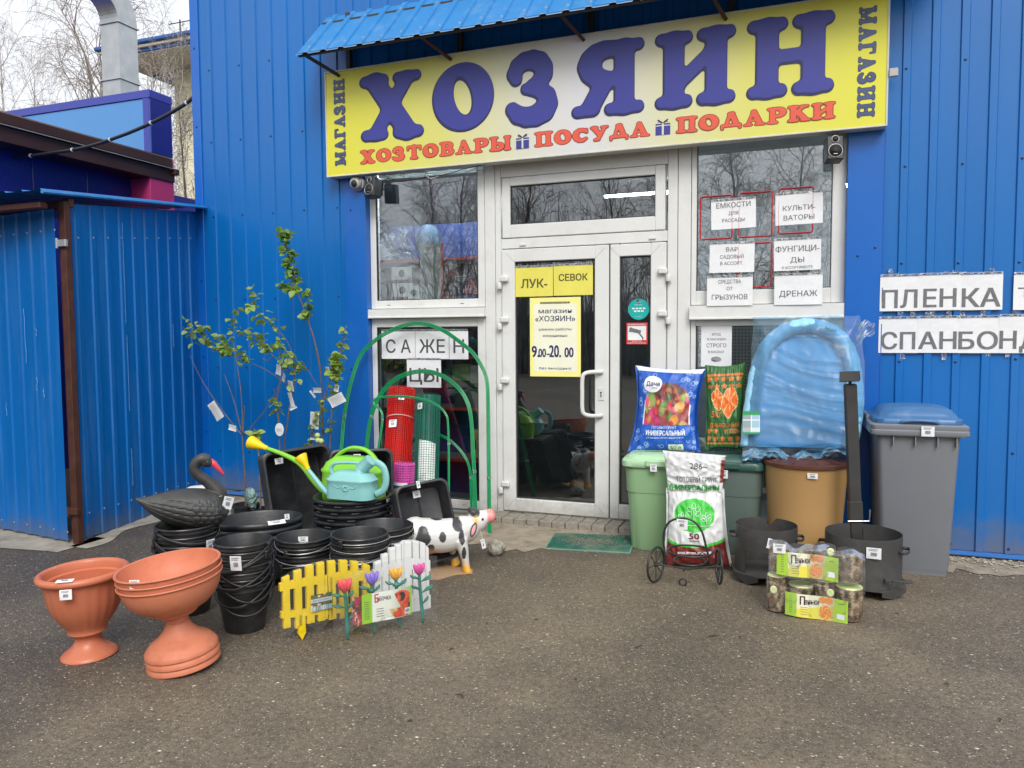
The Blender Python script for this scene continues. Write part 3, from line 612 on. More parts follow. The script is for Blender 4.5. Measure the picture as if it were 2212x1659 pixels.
sheet('notice ДРЕНАЖ, lower right of the six, over the sill', -.192, .12, 1.671, 1.89, [('ДРЕНАЖ', -.022, .04, .245, .014)], y=-.012, group=GN)
t, f = card('notice_sheet', 'white portrait notice reading ВХОД В МАГАЗИН СТРОГО В МАСКАХ in the lower right window', 'notice', -.588, 1.395, .216, .3, .06, lines=[('ВХОД', .085, .018, .06, .006), ('В МАГАЗИН', .05, .016, .13, .006), ('СТРОГО', .005, .028, .14, .01), ('В МАСКАХ', -.042, .018, .115, .006)]); sleeve_strip(t, f, .216, .3, 'left')
MB().lathe([(.0001, 0), (.03, 0)], 14, M=Matrix.Translation((.0, -.004, -.095)) @ Matrix.Rotation(PI / 2, 4, 'X') @ Matrix.Diagonal((1.2, .6, 1, 1))).obj('face_mask_drawing', mat('pale_grey_print', (.45, .45, .46), .6), t)
GS = 'sheets spelling САЖЕНЦЫ in the left window'
mk = m_ink
def letters_sheet(label, x0, x1, z0, z1, s, group, y, hh, ww, dz=0, bold=.02, strip=True, dx=0, m=m_white, ink=mk):
    return sheet(label, x0, x1, z0, z1, [((s, dx), dz, hh, ww, bold)], y=y, group=group, m=m, ink=ink, strip=strip)
letters_sheet('first sheet from the left, letters СА, in the lower left window', -3.364, -3.043, 1.281, 1.53, 'С А', GS, .058, .112, .235, -.008, .012)
letters_sheet('middle sheet, letters ЖЕ, in the lower left window', -3.04, -2.731, 1.281, 1.53, 'ЖЕ', GS, .057, .112, .235, -.008, .012)
letters_sheet('narrow white sheet with the letter Н in the lower left window', -2.727, -2.557, 1.28, 1.528, 'Н', GS, .058, .112, .094, -.008, .012)
letters_sheet('white sheet with the letters ЦЫ hanging below the others', -3.124, -2.804, 1.042, 1.29, 'ЦЫ', GS, .056, .115, .27, -.01, .012)
GL2 = 'yellow onion-set sheets on the door'
letters_sheet('left yellow sheet, reading ЛУК-, on the door glass', -2.141, -1.829, 1.777, 2.022, 'ЛУК-', GL2, .056, .068, .215, -.01, .03, m=m_yellow_paper, ink=mat('brown_ink', (.09, .08, .03), .6))
letters_sheet('right yellow sheet, reading СЕВОК, on the door glass', -1.824, -1.509, 1.779, 2.025, 'СЕВОК', GL2, .055, .052, .23, .025, .03, m=m_yellow_paper, ink=bpy.data.materials['brown_ink'])
# opening hours poster
m_navy = mat('navy_ink', s2l(35, 30, 100), .5); m_pale = mat('pale_yellow_print', s2l(246, 240, 150), rough=.4, var=.03); m_midp = mat('near_white_print', s2l(240, 240, 215), rough=.4, var=.03)
t, f = card('opening_hours_poster', 'yellow and white poster with opening hours 9.00-20.00 on the door', 'poster', -1.813, 1.466, .416, .618, .054, m=m_pale, lines=[('магазин', .205, .036, .27, .018), ('«ХОЗЯИН»', .145, .042, .325, .02), ('режим работы', .062, .020, .265, .012), ('ежедневно', .012, .020, .2, .012), ('без выходных', -.243, .020, .265, .012)], ink=m_navy, curl=.001)
MB().grid(lambda u, v: f((u - .5) * .35, (v - .5) * .53 - .005, .0006), 4, 4).obj('poster_panel', m_midp, t)
mb = MB()
for s, x, hh, ww in (('9.', -.150, .09, .058), ('00', -.098, .068, .06), ('-', -.052, .068, .022), ('20.', .0, .096, .092), ('00', .105, .078, .07)): flat_text(mb, s, x * 1.08, -.155, ww, hh, bold=.03, f=lambda a, b: f(a, b, .0018))
mb.obj('hours_lettering', m_navy, t); MB().grid(lambda u, v: f((u - .5) * .24, .268 + (v - .5) * .014, .0018), 4, 1).obj('top_line_print', m_ink, t)
mb = MB(); flat_text(mb, 'ВАШ МАГАЗИН ХОЗТОВАРОВ', 0, .2645, .22, .007, f=lambda a, b: f(a, b, .0026)); mb.obj('small_print', m_pale, t)
# round payment sticker and camera sticker
m_teal = mat('teal_sticker', s2l(30, 170, 165), rough=.3, var=.08); m_redst = mat('red_sticker', s2l(205, 50, 50), rough=.35, var=.05); m_wst = mat('white_sticker_print', (.8, .82, .82), .4)
st = thing('payment_sticker', 'round teal card payment sticker on the narrow door glass', 'sticker', (-1.159, .066, 1.672))
MB().lathe([(.0001, -.001), (.079, -.001), (.079, 0)], 36, M=Matrix.Rotation(PI / 2, 4, 'X') @ Matrix.Rotation(PI, 4, 'X')).obj('disc', m_teal, st)
mb = MB()
flat_text(mb, 'СБЕРБАНК', 0, .028, .062, .009, y=-.002); flat_text(mb, 'К ОПЛАТЕ', 0, -.058, .05, .007, y=-.002)
mb.lathe([(.006, 0), (.015, 0)], 16, M=Matrix.Translation((0, -.002, .057)) @ Matrix.Rotation(PI / 2, 4, 'X'))
for k in range(4): mb.box(-.05 + k * .027, -.03 + k * .027, -.0025, -.001, .0, .011)
for k in range(3): mb.box(-.036 + k * .027, -.016 + k * .027, -.0025, -.001, -.02, -.009)
mb.obj('sticker_print', m_wst, st)
st = thing('camera_warning_sticker', 'red bordered sticker reading ВНИМАНИЕ with a surveillance camera picture', 'sticker', (-1.171, .066, 1.49))
MB().box(-.081, .081, -.001, 0, -.081, .081).obj('red_border', m_redst, st); MB().box(-.07, .07, -.002, -.0012, -.05, .056).obj('white_field', m_wst, st)
mb = MB(); flat_text(mb, 'ВНИМАНИЕ!!!', 0, .061, .14, .013, y=-.0022, bold=.01); flat_text(mb, 'ВЕДЕТСЯ', 0, -.062, .07, .008, y=-.0022); flat_text(mb, 'ВИДЕОНАБЛЮДЕНИЕ', 0, -.076, .14, .009, y=-.0022); mb.obj('sticker_lettering', m_wst, st)
mb = MB(); Mr = Matrix.Translation((0, -.003, .018)) @ Matrix.Rotation(.25, 4, 'Y'); mb.bbox(-.05, .03, -.004, 0, -.012, .014, .003, Mr); mb.bbox(-.058, -.04, -.005, 0, -.015, .017, .003, Mr); mb.tube([(.02, -.003, .0), (.045, -.003, -.03), (.045, -.003, -.045)], .005, 6); mb.obj('camera_picture', m_ink_l, st)
# red poster frames behind the glass
m_redf = mat('red_plastic_frame', s2l(200, 45, 50), rough=.4, var=.05)
for i, (x0, x1, z0, z1, lb) in enumerate(((-.71, -.488, 2.167, 2.472, 'thin red poster frame left behind the ЕМКОСТИ notice'), (-.44, -.217, 2.17, 2.48, 'thin red poster frame right of the ЕМКОСТИ notice'), (-.173, .05, 2.181, 2.491, 'thin red poster frame behind the КУЛЬТИ-ВАТОРЫ notice'), (-.44, -.216, 1.815, 2.123, 'thin red poster frame between the ВАР and ФУНГИЦИ-ДЫ notices'))):
    t = thing('poster_frame', lb, 'poster frame', ((x0 + x1) / 2, .0655, (z0 + z1) / 2), group='red frames on the right window')
    w2, h2 = (x1 - x0) / 2, (z1 - z0) / 2; pts = [(-w2 + .01, 0, h2), (w2 - .01, 0, h2), (w2, 0, h2 - .01), (w2, 0, -h2 + .01), (w2 - .01, 0, -h2), (-w2 + .01, 0, -h2), (-w2, 0, -h2 + .01), (-w2, 0, h2 - .01)]
    MB().tube(pts, .0105, 6, closed=True, flat=(1, .5)).obj('frame', m_redf, t)
# wall sheets
GP = 'sheets spelling ПЛЕНКА'; GB = 'sheets spelling СПАНБОНД'
for s, x0, x1, lb, g, z0, z1, hh, ww, dz in (('ПЛ', .475, .712, 'left sheet of the upper row, letters ПЛ, taped to the blue wall', GP, 1.617, 1.86, .118, .205, -.032), ('ЕН', .709, .946, 'middle sheet of the upper row, letters ЕН, taped to the blue wall', GP, 1.618, 1.862, .118, .185, -.032), ('КА', .943, 1.18, 'right sheet of the upper row, letters КА, taped to the blue wall', GP, 1.616, 1.858, .118, .21, -.032),
    ('Т', 1.238, 1.47, 'white sheet with a single Т at the right picture edge', GP, 1.612, 1.85, .06, .08, 0),
    ('СП', .473, .706, 'first sheet of the lower row on the wall, letters СП', GB, 1.34, 1.582, .112, .2, -.03), ('АН', .704, .937, 'second sheet of the lower row on the wall, letters АН', GB, 1.341, 1.584, .112, .215, -.03), ('БО', .935, 1.168, 'third sheet of the lower row on the wall, letters БО', GB, 1.34, 1.582, .112, .215, -.03), ('НД', 1.166, 1.4, 'fourth sheet of the lower row, letters НД, at the picture edge', GB, 1.34, 1.588, .112, .22, -.03)):
    tt = letters_sheet(lb, x0, x1, z0, z1, s, g, -.018 - (.001 if s in ('ЕН', 'АН', 'НД') else 0), hh, ww, dz, .03, ink=m_ink_l, dx=(-.05 if s == 'Т' else 0))
    rr = random.Random(s); zt = (z1 - z0) / 2
    for k in range(3):
        xx = rr.uniform(-.1, .1); up = k < 2; hgt = rr.uniform(.035, .07)
        fa = MB().grid(lambda u, v: (xx + (u - .5) * .03, .004 - .004 * v * math.sin(u * 9 + k), (zt - .02 + v * hgt) if up else (-zt + .02 - v * hgt)), 3, 3)
        fa.obj('tape_strip', m_tape, tt)
# ================================================================ the yellow sign
def sign_face_mat():
    m = bpy.data.materials.new('sign_face_print'); m.use_nodes = True; n = m.node_tree; b = n.nodes['Principled BSDF']
    tc = n.nodes.new('ShaderNodeTexCoord'); sp = n.nodes.new('ShaderNodeSeparateXYZ'); n.links.new(tc.outputs['Object'], sp.inputs[0])
    mr = n.nodes.new('ShaderNodeMapRange'); mr.inputs[1].default_value = -2.12; mr.inputs[2].default_value = 2.12; n.links.new(sp.outputs[0], mr.inputs[0])
    r = n.nodes.new('ShaderNodeValToRGB'); e = r.color_ramp.elements
    st = [(0, s2l(222, 216, 62)), (.10, s2l(220, 216, 80)), (.25, s2l(216, 213, 120)), (.42, s2l(214, 213, 196)), (.52, s2l(214, 214, 218)), (.62, s2l(214, 213, 190)), (.80, s2l(218, 215, 110)), (1, s2l(222, 218, 58))]
    for i, (p, c) in enumerate(st):
        q = e[i] if i < 2 else e.new(p); q.position = p; q.color = (*c, 1)
    n.links.new(mr.outputs[0], r.inputs[0])
    no = n.nodes.new('ShaderNodeTexNoise'); no.inputs['Scale'].default_value = 3; no.inputs['Detail'].default_value = 6; n.links.new(tc.outputs['Object'], no.inputs['Vector'])
    mx = n.nodes.new('ShaderNodeMix'); mx.data_type = 'RGBA'; mx.blend_type = 'MULTIPLY'; mx.inputs[0].default_value = .25; n.links.new(r.outputs[0], mx.inputs[6]); n.links.new(no.outputs['Color'], mx.inputs[7])
    n.links.new(r.outputs[0], b.inputs['Base Color']); b.inputs['Roughness'].default_value = .38
    return m
SX, SZ = -1.637, 3.245
sign = thing('shop_sign', 'long yellow light box sign ХОЗЯИН with blue and red letters above the shop entrance', 'sign', (SX, -.12, SZ))
m_alu = mat('white_sign_frame', (.62, .62, .56), rough=.4, var=.08, dirt=(.3, .28, .24), dscale=7, damt=.4)
MB().bbox(-2.122, 2.122, .004, .10, -.43, .43, .003).obj('box', m_alu, sign)
fr = MB()
for a in (-2.124, 2.112): fr.bbox(a, a + .012, -.004, .004, -.432, .432, .002)
for a in (-.432, .42): fr.bbox(-2.112, 2.112, -.0036, .004, a, a + .012, .002)
fr.obj('frame', m_alu, sign)
MB().grid(lambda u, v: (-2.112 + 4.224 * u, .002 + .0015 * math.sin(u * 37), -.42 + .84 * v), 40, 2).obj('face', sign_face_mat(), sign, smooth=True)
m_lblue = mat('blue_letter_print', s2l(58, 62, 146), rough=.4, var=.05, scale=3); m_ledge = mat('dark_letter_edge', s2l(38, 38, 84), rough=.4)
m_lred = mat('red_letter_print', s2l(224, 92, 70), rough=.4, var=.04); m_lredge = mat('dark_red_letter_edge', s2l(140, 62, 40), rough=.4); m_bedge = mat('blue_grey_letter_edge', s2l(110, 105, 60), rough=.4); m_mag = mat('slate_blue_print', s2l(70, 82, 120), rough=.4)
for s, x0, x1 in (('Х', -3.428, -2.841), ('О', -2.769, -2.232), ('З', -2.136, -1.696), ('Я', -1.625, -1.084), ('И', -1.013, -.449), ('Н', -.389, .175)):
    a = MB(); fat_text(a, s, x0 - SX + .008, x1 - SX - .008, 3.084 - SZ, .512, -.0012, N=100); lo = a.obj('letter', m_lblue, sign)
    a = MB(); fat_text(a, s, x0 - SX + .002, x1 - SX - .014, 3.074 - SZ, .512, -.0002, off=.018, N=100); a.obj('dark_edge', m_ledge, lo)
for s, x0, x1 in (('ХОЗТОВАРЫ', -3.433, -2.105), ('ПОСУДА', -1.915, -1.048), ('ПОДАРКИ', -.859, .175)):
    a = MB(); fat_text(a, s, x0 - SX, x1 - SX, 2.897 - SZ, .106, -.0012, N=24); lo = a.obj('word', m_lred, sign)
    a = MB(); fat_text(a, s, x0 - SX, x1 - SX, 2.897 - SZ, .106, -.0002, off=.04, N=24); a.obj('dark_edge', m_lredge, lo)
for side in (-1, 1):
    L0 = .70; zc = (3.253 if side < 0 else 3.231) - SZ; xc = (-3.6235 if side < 0 else .3585) - SX
    Mr = Matrix.Translation((xc, 0, zc)) @ Matrix.Rotation(-PI / 2 if side < 0 else PI / 2, 4, 'Y')
    a = MB(); fat_text(a, 'МАГАЗИН', -L0 / 2, L0 / 2, -.05, .1, -.0012, N=24, gap=.12, M=Mr); lo = a.obj('word', m_mag, sign)
    a = MB(); fat_text(a, 'МАГАЗИН', -L0 / 2, L0 / 2, -.05, .1, -.0002, off=.03, N=24, gap=.12, M=Mr); a.obj('dark_edge', m_ledge, lo)
m_cream = mat('cream_ribbon_print', s2l(214, 212, 190), .4)
for x0, x1 in ((-2.064, -1.961), (-1.006, -.902)):
    x0 -= SX; x1 -= SX; a = MB(); a.box(x0, x1, -.0012, 0, 2.895 - SZ, 2.975 - SZ); g = a.obj('gift_print', m_lblue, sign)
    xc = (x0 + x1) / 2; a = MB(); a.box(xc - .007, xc + .007, -.0025, -.0013, 2.895 - SZ, 2.975 - SZ).box(x0, x1, -.0024, -.0013, 2.957 - SZ, 2.963 - SZ); a.obj('ribbon_print', m_cream, g)
    a = MB()
    for sg in (-1, 1):
        a.tube([(xc + sg * (.004 + .026 * math.sin(t * PI) * 1.0 + .012 * math.sin(t * 2 * PI)), -.0015, 2.977 - SZ + .026 * math.sin(t * PI) * (.5 + .5 * math.cos(t * PI)) + .01 * math.sin(t * PI)) for t in [i / 12 for i in range(13)]], .0022, 4)
        a.tube([(xc, -.0015, 2.978 - SZ), (xc + sg * .018, -.0015, 2.99 - SZ), (xc + sg * .036, -.0015, 2.986 - SZ)], .0018, 4)
    a.obj('bow_print', m_ledge, g)
a = MB()
for x in (-1.8, -.9, 0, .9, 1.8): a.lathe([(.0, .0), (.004, .001), (.004, .004)], 6, M=Matrix.Translation((x, -.005, -.426)) @ Matrix.Rotation(PI / 2, 4, 'X'))
a.obj('rivets', m_screw_l, sign, kind='stuff')
# ---------------------------------------------------------------- canopy above the sign
can = thing('canopy', 'sky blue corrugated steel canopy sloping down over the sign', 'canopy', (-1.6, 0, 4.17))
ang = math.atan2(4.175 - 3.712, .45); sl = math.hypot(.45, 4.175 - 3.712)
Mc = Matrix.Translation((2.0, -.445, 3.712 - 4.17)) @ Matrix.Rotation(-(PI / 2 - ang), 4, 'X')
for k in range(4):
    a = -4.21 + k * 1.155; b = a + 1.155
    cs = corr(a + (.0 if k else 0), b + .01, 0, sl, y=-.0008 * (k % 2), depth=.014, x_off=-4.2, M=Mc); cs.obj('roof_sheet', m_canopy, can)
me_s = MB().lathe([(.0, -.008), (.007, -.007), (.008, -.002), (.012, -.001), (.012, 0)], 8).mesh('screw', m_screw_l)
rs = random.Random(11)
for k in range(27):
    for v in ((.09,) if k % 2 else (.09, sl - .12)):
        p = Mc @ Vector((-4.2 + PER * k + .083, -.014, v + rs.uniform(-.02, .02)))
        inst(me_s, 'screw', can, p, (-PI / 2 - (PI / 2 - ang), 0, 0))
lip = MB(); lip.tube([Mc @ Vector((-4.21 + i * .01, (-.0145 if ((i * .01 - .01) % PER) > .058 and ((i * .01 - .01) % PER) < .108 else -.001), 0)) for i in range(0, 463)], .0016, 4); lip.obj('cut_edge', mat('bare_cut_edge', (.55, .62, .66), .4, .3), can)
for xf, xb in ((-3.77, -3.575), (-2.735, -2.56), (-1.64, -1.5), (-.62, -.5), (.4, .47)):
    MB().tube([(xf + 1.6, -.40, 3.735 - 4.17), (xb + 1.6, -.02, 3.60 - 4.17)], .016, 4).obj('strut', m_rust if xf > -3 else m_dark, can)
    MB().bbox(xb + 1.6 - .02, xb + 1.6 + .02, -.055, -.015, -.56, -.01, .003).obj('post', m_dark, can)
MB().bbox(-2.2, 2.25, -.43, -.40, -.462, -.437, .003).obj('purlin', m_dark, can)
MB().bbox(-2.2, 2.25, -.09, -.06, -.1, -.075, .003).obj('purlin', m_dark, can)
# white sensor box right of sign
sb_ = thing('sensor_box', 'small white square sensor box beside the right end of the sign', 'sensor', (.515, -.11, 3.148))
MB().bbox(-.026, .026, -.03, 0, -.03, .022, .004).obj('housing', m_pvc, sb_); MB().tube([(-.02, 0, .01), (-.03, .03, .02), (-.035, .1, .02)], .006, 6).obj('bracket', m_dark, sb_)
# speakers and dome camera
def speaker(label, x, z, s):
    t = thing('wall_speaker', label, 'speaker', (x, -.13, z), (math.radians(-8), 0, math.radians(s * -12)), 'small speakers under the sign')
    MB().bbox(-.052, .052, -.0, .1, -.075, .085, .006).obj('case', m_black, t)
    mr = mat('silver_ring', (.5, .5, .5), .3, .6) if 'silver_ring' not in bpy.data.materials else bpy.data.materials['silver_ring']
    for zz, r in ((-.018, .043), (.06, .022)):
        MB().tube([(r * math.cos(q * PI / 12), -.003, zz + r * math.sin(q * PI / 12)) for q in range(24)], .0028, 5, closed=True).obj('ring', mr, t)
        MB().lathe([(r * .96, 0), (r * .5, .006), (.0001, .008)], 20, M=Matrix.Translation((0, -.001, zz)) @ Matrix.Rotation(PI / 2, 4, 'X') @ Matrix.Rotation(PI, 4, 'X')).obj('cone', m_dark, t, smooth=True)
    MB().bbox(-.014, .014, -.005, -.002, -.042, -.038, .001).obj('badge', mr, t)
    MB().tube([(0, .1, .02), (0, .13, .03), (0, .18, .03)], .008, 6).bbox(-.03, .03, .13, .14, -.04, .1, .002).obj('bracket', m_dark, t)
speaker('small black speaker under the left end of the sign', -3.35, 2.705, 1)
speaker('small black speaker under the right end of the sign', .18, 2.70, -1)
t = thing('dome_camera', 'white dome surveillance camera under the left end of the sign', 'camera', (-3.515, -.05, 2.76))
MB().lathe([(.062, 0), (.063, .018), (.055, .03), (.0001, .03)], 24, M=Matrix.Rotation(PI / 2, 4, 'X') @ Matrix.Translation((0, 0, -.03))).obj('base', m_pvc, t, smooth=40)
MB().lathe([(.056, 0), (.05, .03), (.032, .048), (.0001, .052)], 24, M=Matrix.Rotation(PI / 2, 4, 'X')).obj('ball', m_pvc, t, smooth=True)
MB().lathe([(.03, .0), (.022, .008), (.0001, .010)], 16, M=Matrix.Translation((.002, -.046, -.01)) @ Matrix.Rotation(PI / 2 + .15, 4, 'X')).obj('lens', m_black, t, smooth=True)
MB().tube(spline([(.05, -.02, .03), (.075, -.03, .01), (.07, -.02, -.04), (.05, .0, -.03)], 5), .004, 6).obj('cable', m_pvc2, t)
t = thing('loose_wire', 'thin loose reddish wire hanging under the sign above the left window', 'wire', (-2.6, -.06, 2.8))
MB().tube(spline([(-.62, 0, -.02), (-.5, .0, -.06), (-.3, .01, -.045), (-.1, .0, -.035), (.1, .0, .0), (.4, .0, .03)], 6), .003, 5).obj('wire', m_rust, t)
MB().tube(spline([(-.2, 0, -.035), (-.27, .0, -.02), (-.22, 0, -.055), (-.15, 0, -.04)], 5), .003, 5).obj('taped_end', m_pvc2, t)
# ================================================================ shed on the left
SD = Vector((-5.26 + 4.87, 1.7, 0)); SL = SD.length; sang = math.atan2(SD.y, SD.x)
shed = thing('metal_shed', 'blue corrugated metal shed with a brown steel frame at the left', 'shed', (-4.87, -1.7, 0))
Ms = Matrix.Rotation(sang, 4, 'Z')      # local x runs from the corner post towards the shop
a = corr(.07, SL - .02, 0, 1, depth=.012, x_off=.04, M=None)
vs = []
for (x, y, z) in a.v:
    zb = .022 - .06 * x / SL; zt = 2.425 + .215 * x / SL; vs.append((x, y, zb + (zt - zb) * z))
MB().add(vs, a.f, Ms).obj('side_sheet', m_blue_shed, shed)
DA = math.atan2(.12, -.95)
Md = Matrix.Translation((-.045, -.02, 0)) @ Matrix.Rotation(DA + PI, 4, 'Z')
dd = corr(-1.6, -.01, .02, 2.39, depth=.012, x_off=-.09, M=Md); dd.obj('door_sheet', m_blue_shed, shed)
MB().bbox(-.022, .03, -.02, .03, 0, 2.44, .003).bbox(-.05, -.028, -.005, .03, .03, 2.42, .003).obj('corner_post', m_rust, shed)
MB().bbox(-1.9, .03, .02, .06, 2.40, 2.46, .004, Matrix.Rotation(DA + PI, 4, 'Z') @ Matrix.Diagonal((1, 1, 1, 1))).obj('front_beam', m_rust, shed)
MB().add(*(lambda b: (b.v, b.f))(MB().bbox(.02, SL, .03, .06, 2.40, 2.44, .004)), Ms).obj('side_beam', m_rust, shed)
for z in (.24, 2.14): MB().bbox(-.03, .055, -.045, -.02, z - .02, z + .03, .004).lathe([(.009, -.03), (.009, .04)], 8, c=(-.025, -.045, z)).obj('hinge', m_galv if z > 1 else m_rust, shed)
# roof of the shed: thin corrugated sheet over a brown rim
def rf(x, y): return 2.465 + (y + 1.95) * .1087 - 2.44 + 2.44
rpts = [(-7.6, -2.05), (-4.76, -1.95), (-5.135, -.02), (-8.0, .0)]
ro = MB(); n = 70
def rr_(u, v):
    a = Vector((*rpts[0], 0)).lerp(Vector((*rpts[1], 0)), u); b = Vector((*rpts[3], 0)).lerp(Vector((*rpts[2], 0)), u); p = a.lerp(b, v)
    return (p.x + 4.87, p.y + 1.7, rf(p.x, p.y) + .012 * (1 if math.sin(u * 110) > .2 else 0) + .006 * math.sin(u * 9))
ro.grid(rr_, 220, 3); ro.obj('roof_sheet', m_blue_shed, shed)
ed = MB()
ed.tube([tuple(Vector(rr_(1, v)) + Vector((.004, 0, -.012))) for v in (0, .33, .66, 1)], .012, 6); ed.obj('roof_edge', m_canopy, shed)
MB().bbox(-2.8, .0, -.18, -.12, 2.37, 2.41, .004).obj('rafter', m_rust, shed)
rs = random.Random(4)
for k in range(10):
    for z in (.2 - .045 * k / 10, 2.2 + .02 * k): p = Ms @ Vector((.12 + k * .165, -.013, z)); inst(me_s, 'screw', shed, p, (-PI / 2, 0, sang), (.7, .7, .7))
for k in range(9):
    for z in (.09, 2.24): p = Md @ Vector((-.09 - k * .165 + .083, -.013, z)); inst(me_s, 'screw', shed, p, (-PI / 2, 0, DA + PI), (.7, .7, .7))
# scratches in the paint
sc = MB(); rs = random.Random(9)
for (x, z0, z1) in ((.63, 1.6, 2.38), (.635, .9, 1.5), (.64, .3, .6), (.12, .3, .5), (.1, .1, .2), (1.28, 1.4, 1.6)):
    sc.tube([tuple(Ms @ Vector((x + rs.uniform(-.002, .002), -.0125 if x > .5 else -.001, z0 + (z1 - z0) * i / 8))) for i in range(9)], .0013, 4)
for (x, z0, z1) in ((-.42, 1.3, 1.7), (-.28, 1.5, 1.56), (-.3, 1.1, 1.2), (-.22, 1.05, 1.12), (-.7, .9, 1.0)):
    sc.tube([tuple(Md @ Vector((x + rs.uniform(-.006, .006), -.013, z0 + (z1 - z0) * i / 5))) for i in range(6)], .0016, 4)
sc.obj('paint_scratches', mat('scratched_pale_blue', s2l(120, 165, 215), .5), shed, kind='stuff')
# ================================================================ neighbour with brown eaves and blue parapet
m_db = mat('dark_blue_panel', s2l(34, 44, 132), rough=.3, var=.06, scale=1, spec=.5); m_lb = mat('light_blue_panel', s2l(84, 148, 212), rough=.4, var=.04, scale=.8); m_vi = mat('violet_blue_trim', s2l(60, 70, 165), rough=.35, var=.05); m_mg = mat('magenta_panel', s2l(190, 60, 118), rough=.4, var=.05)
m_brn = mat('dark_brown_gutter', s2l(64, 42, 36), rough=.4, var=.12, scale=2); m_und = mat('grey_brown_soffit', s2l(92, 88, 84), rough=.6, var=.1)
nb = thing('neighbour_building', 'low dark blue panelled building with a brown eave and light blue parapet at the left', 'building', (-9.5, 0, 0))
def nbx(name, m, *a, b=.004): return MB().bbox(a[0] + 9.5, a[1] + 9.5, *a[2:], b).obj(name, m, nb)
ys = [-4.0, -2.0, -.62, .35, 1.03, 1.66]
for y0, y1 in zip(ys, ys[1:]):
    for z0, z1 in ((0, 2.1), (2.106, 2.98), (2.986, 3.62)): nbx('panel', m_db, -7.86, -7.8, y0 + .004, y1 - .004, z0, z1)
nbx('magenta_panel', m_mg, -7.86, -7.5, 1.67, 2.05, 0, 3.74, b=.003)
nbx('parapet_front', m_lb, -13.5, -7.506, 1.70, 2.04, 3.745, 4.40)
nbx('parapet_side', m_db, -7.504, -7.49, 1.70, 2.04, 3.745, 4.41)
nbx('parapet_cap', m_vi, -13.5, -7.485, 1.685, 2.05, 4.402, 4.50); nbx('parapet_trim', m_vi, -7.6, -7.5055, 1.688, 1.7, 3.745, 4.402)
nbx('rear_wall', m_db, -13.5, -9.2, 2.05, 9, 0, 3.7)
nbx('gutter', m_brn, -7.58, -7.45, -4.2, 2.0, 3.60, 3.735, b=.02); nbx('fascia', m_brn, -7.86, -7.485, -4.2, 2.055, 3.44, 3.598); nbx('drip_edge', mat('pale_drip_edge', (.4, .38, .36), .4, .5), -7.46, -7.445, -4.2, 2.04, 3.596, 3.606, b=.001)
nbx('gutter_end', m_brn, -7.6, -7.42, 2.0, 2.07, 3.53, 3.60)
nbx('soffit', m_und, -7.8, -7.62, -4.2, 1.9, 3.46, 3.5); nbx('roof', m_brn, -13.5, -7.55, -4.2, 1.69, 3.62, 3.66)
# white letter edge just in view at far left
MB().tube([(-7.79, -.12, 3.06), (-7.79, -.05, 2.97), (-7.79, -.03, 2.86), (-7.79, -.06, 2.7)], .03, 8).obj
# galvanised duct with elbow
du = thing('ventilation_duct', 'square galvanised ventilation duct bending over above the light blue parapet', 'duct', (-9.35, 3.0, 3.7))
def sq(p, s, ax): return [p + Vector(v) for v in ax(s)]
rings = [[Vector((-.345, 0, z)), Vector((0, 0, z)), Vector((0, .34, z)), Vector((-.345, .34, z))] for z in (0, 1.1, 1.55, 2.38)]
for i in range(1, 9):
    q = i / 8 * math.radians(70); ri, ro_ = .3, .64; cy, cz = -.3, 2.38
    yi, zi, yo, zo = cy + ri * math.cos(q), cz + ri * math.sin(q), cy + ro_ * math.cos(q), cz + ro_ * math.sin(q)
    rings.append([Vector((-.345, yi, zi)), Vector((0, yi, zi)), Vector((0, yo, zo)), Vector((-.345, yo, zo))])
dirv = Vector((0, -math.sin(math.radians(70)), math.cos(math.radians(70)))); rings.append([p + dirv * .5 for p in rings[-1]])
MB().loft(rings).obj('duct', m_galv, du)
for z in (1.10, 1.555, 2.36): MB().bbox(-.365, .02, -.02, .36, z - .012, z + .012, .004).obj('flange', m_galv, du)
# pale building far behind
bg_ = thing('far_building', 'pale yellow building with a blue and white eave far behind, seen between duct and shop', 'building', (-20, 18, 0))
m_bei = mat('cream_render', s2l(228, 222, 192), rough=.85, var=.1, scale=1.2, dirt=s2l(150, 140, 120), dscale=1.5, damt=.5); m_sof = mat('white_soffit_board', s2l(205, 200, 192), .6, var=.08); m_bge = mat('eave_blue', s2l(48, 90, 160), .5)
for zz in range(13): MB().bbox(-2.75, 8, 0, 6, zz * .92, zz * .92 + .912, .01).obj('wall_panel', m_bei, bg_)
MB().bbox(-4.2, 8, -1.9, 8, 11.72, 11.84, .02).obj('blue_board', m_bge, bg_); MB().bbox(-4.45, 8, -2.1, 8, 11.96, 12.1, .03).obj('blue_gutter', m_bge, bg_); MB().bbox(-4.35, 8, -2.0, 8, 11.845, 11.955, .02).obj('white_fascia', m_sof, bg_)
for k in range(12): MB().box(-4.1, 8, -1.85 + k * .16, -1.85 + k * .16 + .15, 11.69, 11.715).obj('soffit_board', m_sof, bg_)
a = MB(); a.tube([(-3.0, -.5, 12.1), (-3.0, -.5, 12.75)], .03, 5).tube([(-3.5, -.5, 12.72), (-2.2, -.5, 12.45)], .025, 5)
a.tube([(-1.9, -.5, 12.1), (-1.9, -.5, 13.3)], .03, 5).tube([(-2.4, -.5, 13.2), (-1.2, -.5, 13.2)], .02, 5); a.obj('roof_aerial', m_dark, bg_)
